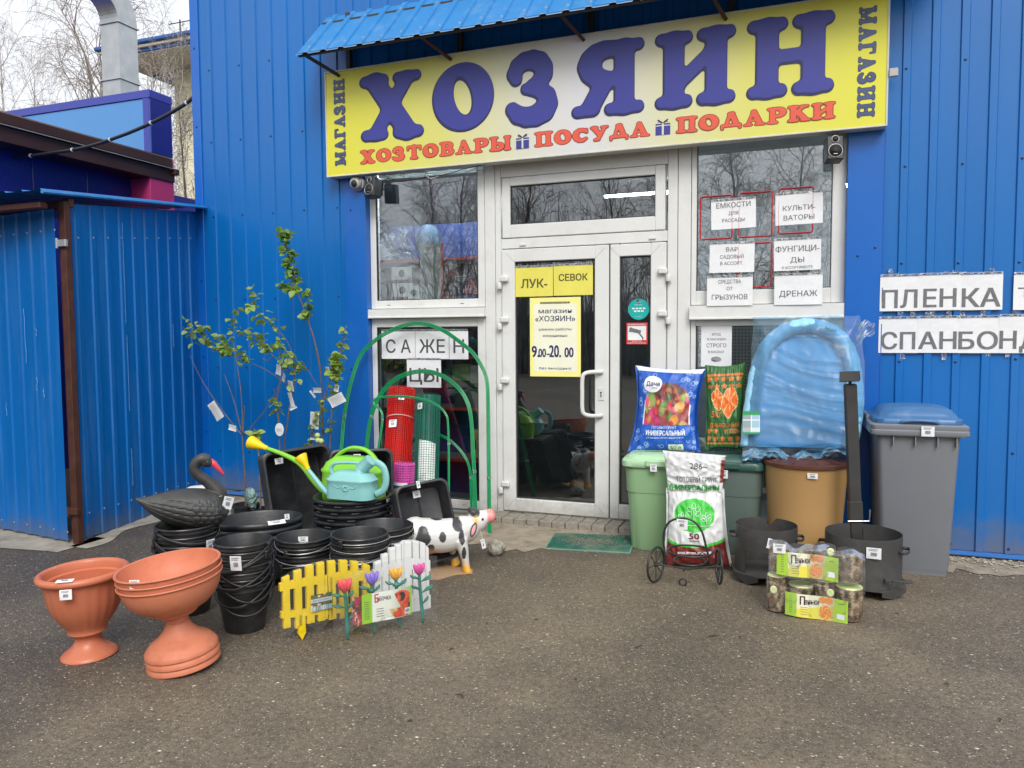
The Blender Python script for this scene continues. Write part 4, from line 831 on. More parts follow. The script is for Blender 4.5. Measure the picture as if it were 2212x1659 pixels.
# ---------------------------------------------------------------- cable between the buildings
cab = thing('overhead_cable', 'thick black cable with white ties sagging from the neighbour roof to the shop corner', 'cable', (-5.26, 0, 4.0))
A0 = Vector((-5.27, 0, 0)); B0 = Vector((-7.79, .15, 0))
def PV(x, y):
    d = ray(x, y); nrm = (B0 - A0).cross(Vector((0, 0, 1))); return CAM + d * ((A0 - CAM).dot(nrm) / d.dot(nrm))
cpts = [PV(x / 3, y / 3) for x, y in ((1252, 630), (1210, 668), (1100, 735), (980, 797), (850, 855), (715, 905), (600, 942), (470, 972), (330, 992), (200, 1010), (60, 1022))] + [Vector((-7.79, .15, 3.22))]
MB().tube([p - Vector((-5.26, 0, 4.0)) for p in spline(cpts[:-1], 4)], .017, 8).obj('cable', mat('black_cable', (.02, .02, .022), .5), cab, smooth=True)
for i in (1, 3, 5, 7, 9): MB().tube([cpts[i] - Vector((-5.26, 0, 4.0)) + Vector((-.008, 0, -.002)), cpts[i] - Vector((-5.26, 0, 4.0)) + Vector((.008, 0, .004))], .021, 8).obj('cable_tie', m_pvc2, cab)
# ---------------------------------------------------------------- bare trees
def tree(label, loc, h, seed, trunk_r, spread=.5, droop=.5, n1=26, n2=14, n3=6, m=None, cat='tree', group=None, buds=None, base=.25, name='bare_birch', lean=0, twig_r=.006):
    r = random.Random(seed); t = thing(name, label, cat, loc, group=group)
    tm = MB(); pts = [Vector((lean * (z ** 1.5) + .02 * h * math.sin(z * 4 + seed), .015 * h * math.cos(z * 5 + seed), z * h)) for z in [i / 12 for i in range(13)]]
    tm.tube(pts, [trunk_r * (1 - .93 * i / 12) for i in range(13)], 7); tm.obj('trunk', m or m_bark, t, smooth=True)
    br = MB(); bd = MB()
    def branch(p, d, ln, rad, lev):
        n = 6 if lev < 2 else 5; q = [p.copy()]; dd = d.copy(); ps = [p.copy()]
        for i in range(n):
            dd = (dd + Vector((r.uniform(-.22, .22), r.uniform(-.22, .22), r.uniform(-.1, .12) + (.12 if lev < 2 else 0) - droop * (.5 if lev == 3 else .12 if lev == 2 else .02) * (1 + i * .4)))).normalized()
            p = p + dd * ln / n; ps.append(p.copy())
        br.tube(ps, [max(twig_r * .6, rad * (1 - .8 * i / n)) for i in range(n + 1)], 4 if lev < 2 else 3, cap=False)
        if buds and lev >= 2:
            for q_ in ps[1:]: bd.add([q_ + Vector((r.uniform(-1, 1), r.uniform(-1, 1), r.uniform(-1, 1))) * buds for _ in range(3)], [(0, 1, 2)])
        if lev < 3:
            k = n2 if lev == 1 else n3
            for i in range(k):
                f = r.uniform(.15, 1); j = min(int(f * n), n - 1); pp = ps[j].lerp(ps[j + 1], f * n - j); tdir = (ps[j + 1] - ps[j]).normalized()
                a = tdir.orthogonal().normalized(); a = Matrix.Rotation(r.uniform(0, 2 * PI), 3, tdir) @ a
                branch(pp, (tdir * r.uniform(.6, 1.1) + a * r.uniform(.4, .9)).normalized(), ln * r.uniform(.3, .55), rad * .45, lev + 1)
    for i in range(n1):
        f = base + (1 - base) * (i + r.random()) / n1; j = min(int(f * 12), 11); p = pts[j].lerp(pts[j + 1], f * 12 - j); a = r.uniform(0, 2 * PI)
        branch(p, Vector((math.cos(a) * spread, math.sin(a) * spread, 1)).normalized(), h * r.uniform(.22, .42) * (1.15 - .75 * f), trunk_r * .36 * (1.1 - .8 * f), 1)
    br.obj('branches', m_twig, t, kind='stuff')
    if buds: bd.obj('young_leaves', m_bud, t, kind='stuff')
    return t
m_bark = mat('birch_bark', (.42, .40, .38), rough=.8, var=.35, scale=5, dirt=(.06, .055, .05), dscale=4, damt=1)
m_twig = mat('bare_twigs', (.38, .33, .31), rough=.85, var=.25)
m_dbark = mat('dark_bark', (.09, .075, .06), rough=.9, var=.3)
m_bud = mat('spring_buds', (.22, .24, .07), rough=.6, var=.3)
def at_d(x, y, dist):
    d = ray(x, y); d.z = 0; d.normalize(); p = CAM + d * dist; return (p.x, p.y, 0)
tree('tall bare birch left of the ventilation duct', at_d(205, 400, 34), 17.5, 3, .17, spread=.75, droop=.8, n1=30, n2=12, n3=7, lean=1.0)
tree('thin bare birch at the left picture edge', at_d(20, 400, 36), 13, 12, .13, spread=.7, droop=.6, n1=24, n2=11, n3=6)
tree('faint low birch between the edge and the tall birch', at_d(80, 400, 48), 16, 21, .13, spread=.5, droop=.7, n1=22, n2=10, n3=6)
tree('bare birch behind the duct, close to the pale building', at_d(330, 400, 44), 17, 33, .13, spread=.8, droop=.7, n1=16, n2=9, n3=5)
tree('bare shrubby tree with spring buds beside the shop corner', at_d(396, 430, 14), 5.6, 43, .05, spread=.45, droop=.0, n1=22, n2=8, n3=4, m=m_dbark, buds=.016, base=.1, name='budding_tree', twig_r=.004)
tree('thin bare birch just left of the shop wall', at_d(360, 430, 24), 9.0, 51, .07, spread=.5, droop=.2, n1=24, n2=9, n3=5, m=m_dbark)
# trees, hedge and fence across the yard behind the viewer: they show in the panes
rt = random.Random(77)
for i, (x, y, h) in enumerate(((-13.5, -27, 9), (-18.5, -31, 13), (-9, -33, 12.5), (0, -33, 12), (-16, -30, 13), (-11, -25, 10.5), (-6.5, -31, 12), (-2.5, -24, 9.5), (2.5, -30, 12.5), (7, -26, 9.5), (12, -32, 12), (-21, -28, 12), (-27, -26, 10))):
    tree('bare tree in the row across the yard, reflected in the panes', (x, y, 0), h, 100 + i, .13, spread=.7, droop=.4, n1=34, n2=11, n3=6, m=m_dbark, group='bare trees across the yard', name='bare_tree', twig_r=.008, base=.1)
m_hedge = mat('dry_thicket', (.15, .135, .115), rough=.95, var=.5, scale=3)
hd = MB()
for i in range(9000):
    x = rt.uniform(-34, 22); y = rt.uniform(-25, -22); h = rt.uniform(.8, 3.0) * (1 + .3 * math.sin(x * .5)) * (1.9 if i % 3 == 0 else 1); dx = rt.uniform(-.5, .5); hd.tube([(x, y, 0), (x + dx * .4, y, h * .5), (x + dx, y + rt.uniform(-.3, .3), h)], [.03, .018, .006], 3, cap=False)
hd.obj('thicket', m_hedge, kind='stuff', label='dark dry thicket across the yard behind the viewer')
MB().box(-36, 24, -26.2, -26, 0, 2.4).obj('yard_fence', mat('weathered_grey_boards', (.14, .13, .12), .9), label='weathered dark board fence across the yard', cat='fence')
# ================================================================ goods left of the door
def face(p, off=0.0): return math.atan2(-p[0], p[1] + DIST) + off     # local -Y looks at the viewer's side
def rrect(hx, hy, r, n=5, z=0.0, cx=0, cy=0):
    o = []
    for k, (sx, sy) in enumerate(((1, 1), (-1, 1), (-1, -1), (1, -1))):
        for i in range(n + 1):
            a = PI / 2 * (k + i / n); o.append(Vector((cx + sx * (hx - r) + r * math.cos(a), cy + sy * (hy - r) + r * math.sin(a), z)))
    return o
m_terra = mat('terracotta_plastic', s2l(194, 112, 82), rough=.36, var=.05, scale=4, spec=.45, dirt=s2l(190, 120, 90), dscale=30, damt=.35, rvar=.06)
m_terra2 = mat('terracotta_plastic_paler', s2l(200, 122, 92), rough=.5, var=.06, scale=5, spec=.35, dirt=s2l(176, 92, 62), dscale=14, damt=.5)
m_bp = mat('black_recycled_plastic', (.021, .021, .023), rough=.34, var=.35, scale=9, spec=.6, dirt=(.07, .065, .06), dscale=9, damt=.5, bump=.08, bscale=60)
m_bp2 = mat('black_trough_plastic', (.022, .023, .026), rough=.38, var=.3, scale=7, spec=.5, dirt=(.06, .06, .06), dscale=7, damt=.5, bump=.1, bscale=40)
m_wire = mat('wire_handle_steel', (.5, .5, .5), rough=.3, metal=.8)
m_print = mat('label_print', (.2, .2, .22), .6)
def label(parent, p, w=.05, h=.04, rz=0.0, rx=0.0, ry=0.0, M=None):
    """price tag: paper with printed lines and bars, child of parent"""
    Mt = (M or Matrix()) @ Matrix.Translation(p) @ Euler((rx, ry, rz)).to_matrix().to_4x4()
    MB().grid(lambda u, v: ((u - .5) * w, -.0015 - .0025 * math.sin(v * 3) * (1 - u), (v - .5) * h), 4, 4, Mt).obj('price_tag', m_white, parent)
    mb = MB()
    for k in range(2): mb.box(-w * .36, w * (.3 - .1 * k), -.0052, -.0048, h * (.36 - .12 * k), h * (.40 - .12 * k), Mt)
    x = -w * .2; r = random.Random(int(abs(p[0] * 997) + abs(p[2] * 131)))
    while x < w * .2: b = r.uniform(.0008, .002); mb.box(x, x + b, -.0052, -.0048, -h * .22, h * .08, Mt); x += b + r.uniform(.0008, .0016)
    mb.obj('tag_print', m_print, parent)
# ---- ribbed urn
c = Vector((-3.109, -3.109, 0)); urn = thing('urn_planter', 'single ribbed terracotta plastic urn planter on a round foot at far left', 'planter', c, (0, math.radians(-2.0), face(c)))
fl = lambda a, z: 1 + (.022 * (abs(math.sin(11 * a)) ** .7 - .6) if .145 < z < .36 else 0)
_pr = [(.03, .118), (.08, .112), (.086, .118), (.084, .126), (.092, .145), (.118, .175), (.142, .215), (.157, .26), (.163, .30), (.166, .325), (.168, .335), (.170, .352), (.184, .352), (.194, .358), (.197, .368), (.192, .379), (.182, .384), (.172, .382), (.166, .372), (.163, .345), (.150, .340), (.147, .30), (.135, .24), (.1, .17), (.0, .155)]
bw = MB().lathe([(r, .112 + (z - .112) * 1.09) for r, z in _pr], 88, fn=fl)
bw.obj('bowl', m_terra, urn, smooth=50)
MB().lathe([(.118, 0), (.122, .003), (.121, .008), (.112, .018), (.09, .034), (.068, .054), (.056, .078), (.056, .098), (.066, .112), (.05, .116)], 48).obj('pedestal', m_terra, urn, smooth=50)
label(urn, (-.07, -.184, .355), .05, .045, rz=-.35, rx=-.1); label(urn, (-.07, -.165, .411), .07, .03, rz=-.35, rx=-1.4)
# ---- three nested bowls
c = Vector((-2.6, -3.05, 0))
def bowl_planter(lb, dz, dr, pz):
    t = thing('bowl_planter', lb, 'planter', c + Vector((dr, 0, .012)), (0, math.radians(-6.5), face(c)), 'nested terracotta bowl planters')
    MB().lathe([(.152, 0), (.157, .003), (.157, .014), (.150, .026), (.143, .031), (.137, .042), (.120, .056), (.108, .060), (.086, .080), (.064, .104), (.050, .132), (.046, .158), (.05, .172), (.04, .175)], 56, c=(0, 0, pz)).obj('pedestal', m_terra2, t, smooth=45)
    MB().lathe([(.03, .233), (.084, .234), (.092, .240), (.094, .250), (.110, .257), (.15, .278), (.182, .308), (.202, .345), (.212, .382), (.2135, .397), (.221, .3975), (.223, .401), (.22, .405), (.211, .403), (.207, .384), (.197, .348), (.176, .312), (.146, .284), (.1, .262), (0, .256)], 64, c=(0, 0, dz)).obj('bowl', m_terra2, t, smooth=45)
    return t
b0 = bowl_planter('lowest of the three nested terracotta bowl planters', 0, 0, 0)
b1 = bowl_planter('middle one of the three nested terracotta bowl planters', .028, .002, .030)
b2 = bowl_planter('topmost of the three nested terracotta bowl planters with a price tag', .056, -.001, .060)
label(b2, (-.13, -.160, .445), .05, .045, rz=-.65, rx=-.1)
# ---- nested black buckets
def bucket(lb, loc, rz, rb, rt_, h, grp, handle='plastic', hel=60, rib=2, m=None, name='black_bucket', tilt=0):
    t = thing(name, lb, 'bucket', loc, (tilt, 0, rz), grp); m = m or m_bp
    prof = [(rb * .96, 0), (rb, .006)] + [(rb + (rt_ - rb) * f, h * f) for f in (.3, .6, .8)] + [(rt_ * .985, h * .88), (rt_ * 1.035, h * .885), (rt_ * 1.04, h * .91), (rt_ * 1.0, h * .915), (rt_ * 1.005, h * .955), (rt_ * 1.05, h * .96), (rt_ * 1.06, h * .985), (rt_ * 1.045, h), (rt_ * 1.0, h * 1.0), (rt_ * .98, h * .97), (rb * .95, .012), (0, .01)]
    MB().lathe(prof, 44).obj('body', m, t, smooth=40)
    R = rt_ * 1.075; z0 = h * .9; el = math.radians(hel)
    for s in (-1, 1): MB().bbox(s * R - .008, s * R + .008, -.012, .012, z0 - .02, z0 + .02, .004).obj('ear', m, t)
    pts = [(R * math.cos(q), -R * 1.03 * math.sin(q), z0 - R * .95 * math.sin(q) ** 1.25 * math.sin(el)) for q in [PI * i / 22 for i in range(23)]]
    if handle == 'plastic': MB().tube(pts, .0075, 8, flat=(.6, 1.3)).obj('handle', m, t, smooth=True)
    else: MB().tube(pts, .0026, 6).obj('handle', m_wire, t, smooth=True)
    return t
ORD = ['lowest', 'second', 'third', 'fourth', 'fifth', 'sixth', 'seventh', 'eighth']
def stack(n, base, rb, rt_, h, step_, what, grp, handle, els, rots, jit=.003, **kw):
    out = []; r = random.Random(what)
    for i in range(n):
        o = 'topmost' if i == n - 1 else ORD[i]
        out.append(bucket(f'{o} black plastic bucket {"" if i in (0, n - 1) else "from below "}{what}', Vector(base) + Vector((r.uniform(-jit, jit), r.uniform(-jit, jit), step_ * i)), rots[i % len(rots)], rb, rt_, h, grp, handle, els[i % len(els)], **kw))
    return out
f_ = face((-2.64, -2.595))
s1 = stack(7, (-2.64, -2.595, 0), .098, .136, .25, .0345, 'in the tall stack right of the terracotta bowls', 'tall stack of black buckets', 'plastic', [58, 50, 62, 38, 52, 30, 44], [f_ + .1, f_ - .35, f_ + .3, f_ - .5, f_ + .15, f_ - .75, f_ - .6])
label(s1[6], (.06, -.15, .175), .055, .075, rx=.12, rz=.2)
f_ = face((-3.11, -2.51))
z2 = P(400, 1130, -2.50).z; s2 = stack(6, (-3.095, -2.50, .0), .108, .152, .255, (z2 - .255) / 5, 'in the stack under the black swan', 'bucket stack under the swan', 'plastic', [30, 58, 20, 66, 35, 22], [f_ + .5, f_ - .4, f_ + .9, f_ + .1, f_ + .3, f_ + .45])
label(s2[4], (.07, -.16, .2), .055, .065, rx=.1, rz=.35)
f_ = face((-2.52, -2.27))
s3 = stack(4, (-2.575, -2.175, 0), .102, .147, .26, .04, 'in the wire handled stack behind the yellow fence, left', 'wire handled buckets, left stack', 'wire', [-12, 8, -4, 14], [f_ + .7, f_ + .2, f_ + .9, f_ - .2])
label(s3[3], (-.03, .125, .205), .055, .032, rx=-.1)
f_ = face((-2.18, -2.246))
s4 = stack(5, (-2.235, -2.145, 0), .106, .147, .265, .038, 'in the wire handled stack behind the yellow fence, right', 'wire handled buckets, right stack', 'wire', [8, -6, 12, 3, 0], [f_ - .3, f_ + .4, f_ - .5, f_ + .1, f_ + .9])
f_ = face((-2.247, -1.845))
s5 = stack(5, (-2.30, -1.79, 0), .12, .163, .25, .031, 'in the wide wire handled stack beside the cow', 'wire handled buckets beside the cow', 'wire', [4, 12, -5, 8, 3], [f_ + .2, f_ - .5, f_ + .5, f_ + .1, f_ + .25])
label(s5[4], (-.12, -.055, .225), .035, .03, rx=-.05, rz=-.6)
# ---- oval tubs
def oval_tub(lb, loc, rz, rx_, ry_, h, grp, name='oval_tub', sq=1.0, ribs=0):
    t = thing(name, lb, 'tub', loc, (0, 0, rz), grp)
    k = .80
    prof = [(k * .97, 0), (k, .008)] + [(k + (1 - k) * f, h * f) for f in (.35, .7, .86)] + [(.985, h * .9), (1.03, h * .9), (1.06, h * .93), (1.06, h * .97), (1.03, h), (1.0, h), (.975, h * .97), (k * .95, .015), (0, .012)]
    MB().lathe(prof, 56, sx=rx_, sy=ry_, fn=(lambda a, z: 1 + .006 * (math.sin(ribs * a) > 0)) if ribs else None).obj('body', m_bp2, t, smooth=40)
    if ribs:
        mb = MB()
        for i in range(ribs // 2):
            a0 = 4 * PI * i / ribs; mb.tube([(rx_ * 1.062 * math.cos(a0 + q), ry_ * 1.062 * math.sin(a0 + q), h * .87 - .003) for q in (0, .06, .12, .18)], .0045, 4)
        mb.obj('rim_lugs', m_bp2, t, kind='stuff')
    return t
f_ = face((-3.05, -1.98))
for i in range(3):
    o = oval_tub(f'{("lowest", "middle", "topmost")[i]} of the three nested black oval tubs behind the swan', (-3.04, -1.98, .05 + i * .04), f_ + .05, .245, .185, .27, 'oval black tubs')
label(o, (.17, .06, .245), .03, .034, rx=-.2, rz=.2); label(o, (.09, -.19, .275), .1, .03, rx=-.9, rz=.2)
# ---- round ribbed basins under the watering cans
bc = Vector((-2.71, -1.47, 0)); zt = P(755, 1068, bc.y).z; NB = 7
for i in range(NB):
    o = 'topmost' if i == NB - 1 else ORD[i]
    ob = oval_tub(f'{o} black round basin {"" if i in (0, NB - 1) else "from below "}in the stack under the watering cans', (bc.x, bc.y, .0 + (zt - .20) * i / (NB - 1)), face(bc) + i * .1, .235, .235, .20, 'round black basins', 'round_basin', ribs=24)
label(ob, (.12, -.215, .18), .05, .03, rx=-.15, rz=.5)
label(ob, (.085, -.23, -.055), .075, .085, rx=.1, rz=.35)
# ---- rectangular troughs
def trough_mesh(Lx, Wy, D, ridge=True, r=.05):
    mb = MB(); rg = []
    for sc_, z in ((.86, 0), (.88, .006), (.95, D * .8), (.955, D * .9), (1.03, D * .9), (1.045, D * .94), (1.04, D * .985), (1.02, D), (.965, D), (.94, D * .96), (.845, .014), (.83, .01)):
        rg.append(rrect(Lx * .5 * (sc_ if sc_ < .9 else 1 - (1 - sc_) * .7), Wy * .5 * sc_, r * sc_, 5, z))
    mb.loft(rg)
    if ridge: mb.bbox(-Lx * .41, Lx * .41, -.004, .004, .008, .02, .003)
    return mb.mesh('trough', m_bp2, 45)
def trough_stack(n, p, rot, Lx, Wy, D, step_, grp, what, axis=None):
    me = trough_mesh(Lx, Wy, D); E = Euler(rot).to_matrix()
    for i in range(n):
        o = ('frontmost', 'second', 'third', 'fourth', 'fifth', 'sixth')[i]
        t = thing('planting_trough', f'{o} black trough {"of" if i == 0 else "from the front in"} {what}', 'trough', Vector(p) - E @ Vector((0, 0, step_ * i)), rot, grp)
        inst(me, 'body', t)
        if i == 0: first = t
    return first
# standing on end: local x up (rot y=-90), opening (local +z) towards the viewer
def stand_rot(toward, lean, roll_=0.0):
    """euler: trough's long axis up, its open side facing horizontal angle 'toward' (radians, 0 = -Y side) leaning back by lean"""
    z = Vector((math.sin(toward), -math.cos(toward), 0)); z = (z * math.cos(lean) + Vector((0, 0, 1)) * math.sin(lean)).normalized()
    x = (Vector((0, 0, 1)) - z * z.z).normalized(); y = z.cross(x); M3 = Matrix((x, y, z)).transposed() @ Matrix.Rotation(roll_, 3, 'Z'); return M3.to_euler()
p = P(640, 1060, -1.16)
tA = trough_stack(6, (p.x, p.y, .345), stand_rot(math.radians(50), .16, .09), .66, .45, .2, .03, 'large troughs left of the basins', 'the big upright stack by the saplings')
label(tA, (.27, .12, .17), .055, .04, rx=-PI / 2, rz=-PI / 2)
p = P(775, 1040, -1.02)
tB = trough_stack(4, (p.x, p.y, .35), stand_rot(math.radians(38), .14, -.02), .64, .42, .2, .03, 'troughs behind the watering cans', 'the upright stack behind the cans')
label(tB, (.27, .03, .196), .05, .05, rx=-PI / 2, rz=-PI / 2)
p = P(912, 1100, -1.28)
tC = trough_stack(5, (p.x, p.y, .27), stand_rot(math.radians(42), .22, .13), .50, .335, .16, .026, 'troughs beside the cow', 'the small stack by the cow')
label(tC, (.185, .015, .05), .05, .045, rx=-PI / 2, rz=-PI / 2); label(tC, (.245, .02, .164), .022, .045, rx=-PI / 2, rz=-PI / 2)
# ---- watering cans
m_lime = mat('lime_green_plastic', s2l(134, 204, 58), rough=.35, var=.04, spec=.5); m_turq = mat('pale_turquoise_plastic', s2l(136, 194, 192), rough=.38, var=.04, spec=.5); m_yel = mat('bright_yellow_plastic', s2l(240, 205, 20), rough=.35, var=.04)
zt2 = zt + .005
def px(x, y, Y): return P(x, y, Y)
def can_(name, lb, m, Yc, body, handle, hr, spout, sr, rose, extra=None):
    o = P(body[0], body[2], Yc); t = thing(name, lb, 'watering can', (o.x, o.y, o.z)); q = lambda x, y, dy=0: P(x, y, Yc + dy) - o
    x0, x1, yb, yt = body[1]; rg = []
    cx = (x0 + x1) / 2
    for f, k, dk in ((0, .93, .9), (.03, .99, 1), (.4, 1.0, 1), (.62, .98, 1), (.66, 1.02, 1.04), (.70, 1.02, 1.04), (.73, .96, .98), (.86, .86, .86), (.97, .62, .6), (1, .4, .4)):
        y = yb + (yt - yb) * f; a = q(x0, y); b = q(x1, y); hx = (b.x - a.x) / 2 * k; mid = (a + b) / 2
        ring_ = rrect(hx, .085 * dk, min(hx, .085 * dk) * .8, 6, mid.z, mid.x, 0)
        rg.append(ring_)
    MB().loft(rg).obj('body', m, t, smooth=50)
    MB().tube(spline([q(*p_) for p_ in handle], 6), hr, 10, flat=(1.0, 1.5)).obj('handle', m, t, smooth=True)
    sp = spline([q(*p_) for p_ in spout], 6); n = len(sp); MB().tube(sp, [sr[0] + (sr[1] - sr[0]) * i / (n - 1) for i in range(n)], 12).obj('spout', m, t, smooth=True)
    a, b = q(*rose[0]), q(*rose[1]); d = (b - a).normalized(); L_ = (b - a).length
    MB().tube([a, a + d * L_ * .25, a + d * L_ * .5, a + d * L_ * .95, b], [sr[1] * 1.25, sr[1] * 1.5, rose[2] * .62, rose[2], rose[2] * .96], 18).obj('rose', m_yel, t, smooth=50)
    return t, q
Yl = bc.y + .06
tl, q = can_('watering_can', 'lime green watering can with yellow rose, behind the turquoise one on the basins', m_lime, Yl, (765, (702, 828, 1082, 985), 1075), [(708, 1030), (716, 1000), (740, 976), (766, 967), (795, 975), (816, 1000), (824, 1030), (818, 1062)], .013, [(706, 1066), (680, 1040), (650, 1003), (615, 983), (575, 968)], (.026, .013), ((578, 969), (541, 955), .048))
label(tl, q(757, 1017) + Vector((0, -.09, 0)), .03, .024)
Yt = bc.y - .12
tq, q = can_('watering_can', 'pale turquoise watering can with embossed flower, standing in front of the lime one', m_turq, Yt, (765, (713, 810, 1076, 1016), 1072), [(718, 1022), (716, 1010), (724, 1001), (745, 999), (772, 1000), (788, 1004)], .011, [(716, 1072), (697, 1054), (678, 1030), (664, 1012)], (.02, .012), ((666, 1014), (649, 985), .042))
MB().tube(spline([q(812, 998), q(828, 1010), q(834, 1035), q(828, 1058), q(812, 1068)], 6), .014, 10, flat=(1, 1.6)).obj('rear_handle', m_turq, tq, smooth=True)
a = q(781, 1012); b = q(800, 996); MB().tube([a + Vector((0, 0, -.02)), a, b, b + Vector((.006, 0, .006))], [.05, .04, .04, .042], 18, flat=(1, .95)).obj('filler_neck', m_turq, tq, smooth=50)
mb = MB()
for k in range(9):
    aa = k / 9 * 2 * PI; o_ = q(762, 1050) + Vector((0, -.0865, 0)); mb.tube([o_ + Vector((math.cos(aa) * r_, 0, math.sin(aa) * r_ * .8)) for r_ in (.008, .018, .03)], [.003, .006, .001], 6)
for s_ in (-1, 1): mb.tube([q(762, 1050) + Vector((s_ * x_, -.0865, .01 * math.sin(x_ * 90) + .008)) for x_ in (.03, .045, .06, .075, .085)], .0025, 5)
mb.obj('embossed_flower', m_turq, tq, smooth=True)
# ---- black swan
m_swan = mat('matt_black_swan', (.040, .040, .040), rough=.5, var=.25, scale=12, dirt=(.08, .08, .076), dscale=6, damt=.6, bump=.08, bscale=150)
sw_c = Vector((-3.105, -2.50, 0)); zsw = P(400, 1140, sw_c.y).z
swan = thing('black_swan_figure', 'black plastic garden swan with pink beak sitting on a bucket stack', 'swan figure', (sw_c.x + .005, sw_c.y, zsw - .012), (0, 0, face(sw_c)))
def swan_body(n=110, m=84):
    rg = []
    for i in range(n + 1):
        u = i / n; x = -.235 + .46 * u
        # belly line, back line, half width
        zb = .188 * (1 - u) ** 3.6 + .085 * max(0, (u - .80) / .2) ** 2.2
        zt_ = .197 + .028 * math.sin(PI * min(1, max(0, (u - .12) / .8))) - .12 * max(0, (u - .84) / .16) ** 1.8
        hw = .006 + .122 * (math.sin(PI * min(.5, u * .6 + .03)) ** 1.0 if u < .75 else math.sqrt(max(0, 1 - ((u - .75) / .252) ** 2)))
        zc = (zb + zt_) / 2; hh = max(.003, (zt_ - zb) / 2); r = []
        for k in range(m):
            a = 2 * PI * k / m; ca, sa = math.cos(a), math.sin(a); y = hw * ca; z = zc + hh * sa * (1 - .06 * ca * ca)
            # feather relief: long grooves towards the tail, scales towards the breast
            side = abs(ca); g = 0
            if side > .25 and u > .03:
                v = (sa + 1) / 2
                if u < .60: g = -.007 * max(0, 1 - abs(((v * 6 + u * 2.2) % 1) - .5) / .17) * (v < .8)
                elif u < .93 and v < .8: row = int(v * 8); fx = (u * 12 + .5 * (row % 2)) % 1; fy = (v * 8) % 1; g = -.006 * max(0, 1 - min(abs(fy - .1), abs(fx - .08) * .8) / .16)
            rr = 1 + g / max(hw, .02); r.append(Vector((x, y * rr, zc + (z - zc) * rr)))
        rg.append(r)
    return rg
sbm = MB().loft(swan_body())
nk = spline([(.150, 0, .12), (.170, 0, .17), (.155, 0, .215), (.115, 0, .258), (.072, 0, .295), (.055, 0, .333), (.068, 0, .366), (.098, 0, .380), (.128, 0, .370)], 7)
nr = [.066, .050, .040, .031, .029, .028, .028, .031, .029]; nrr = []
for i in range(len(nk)): f = i / (len(nk) - 1) * 8; j = min(int(f), 7); nrr.append(nr[j] + (nr[j + 1] - nr[j]) * (f - j))
sbm.tube(nk, nrr, 16); sbm.lathe([(0, -.031), (.02, -.026), (.03, -.01), (.031, .004), (.022, .022), (0, .03)], 16, M=Matrix.Translation((.114, 0, .363)) @ Matrix.Rotation(math.radians(115), 4, 'Y') @ Matrix.Diagonal((1, .9, 1.25, 1)))
so = sbm.obj('body', m_swan, swan, smooth=True)
rm = so.modifiers.new('r', 'REMESH'); rm.mode = 'VOXEL'; rm.voxel_size = .0027; rm.use_smooth_shade = True
sm_ = so.modifiers.new('s', 'SMOOTH'); sm_.iterations = 1; sm_.factor = .3
m_beak = mat('pink_red_beak', s2l(214, 70, 92), rough=.4); m_eye = mat('eye_white', (.75, .7, .6), .3)
MB().tube([(.134, 0, .365), (.156, 0, .346), (.178, 0, .318), (.198, 0, .290), (.204, 0, .280)], [.018, .017, .012, .008, .002], 12, flat=(.8, 1)).obj('beak', m_beak, swan, smooth=True)
for s in (-1, 1):
    e = MB().lathe([(0, -.003), (.0062, -.001), (.0062, .001), (0, .003)], 12, M=Matrix.Translation((.121, s * .0265, .370)) @ Matrix.Rotation(PI / 2, 4, 'X')).obj('eye', m_eye, swan, smooth=True); MB().lathe([(0, -.004), (.0035, -.001), (0, .004)], 10, M=Matrix.Translation((.121, s * .0275, .370)) @ Matrix.Rotation(PI / 2, 4, 'X')).obj('pupil', m_black, e)
MB().tube([(.162 + .05 * math.cos(q) * .9, .052 * math.sin(q), .172 + .012 * math.cos(q)) for q in [2 * PI * i / 24 for i in range(24)]], .0025, 5, closed=True).obj('neck_string', mat('straw_string', (.4, .34, .14), .7), swan)
label(swan, (.215, -.06, .14), .06, .065, rz=.45, ry=.35)
# white figure behind
c = P(432, 1100, -1.75); tw = thing('white_garden_figure', 'rounded white plaster garden figure mostly hidden behind the black swan', 'garden figure', (c.x, c.y, 0), (0, 0, face(c)))
ztop = P(432, 1050, -1.75).z
MB().lathe([(0.05, 0), (.17, .02), (.2, ztop * .4), (.19, ztop * .7), (.13, ztop * .93), (.06, ztop), (0, ztop * 1.003)], 32, sy=.6).obj('body', mat('dirty_white_plaster', (.6, .6, .56), .7, var=.1, bump=.3, bscale=30), tw, smooth=True)
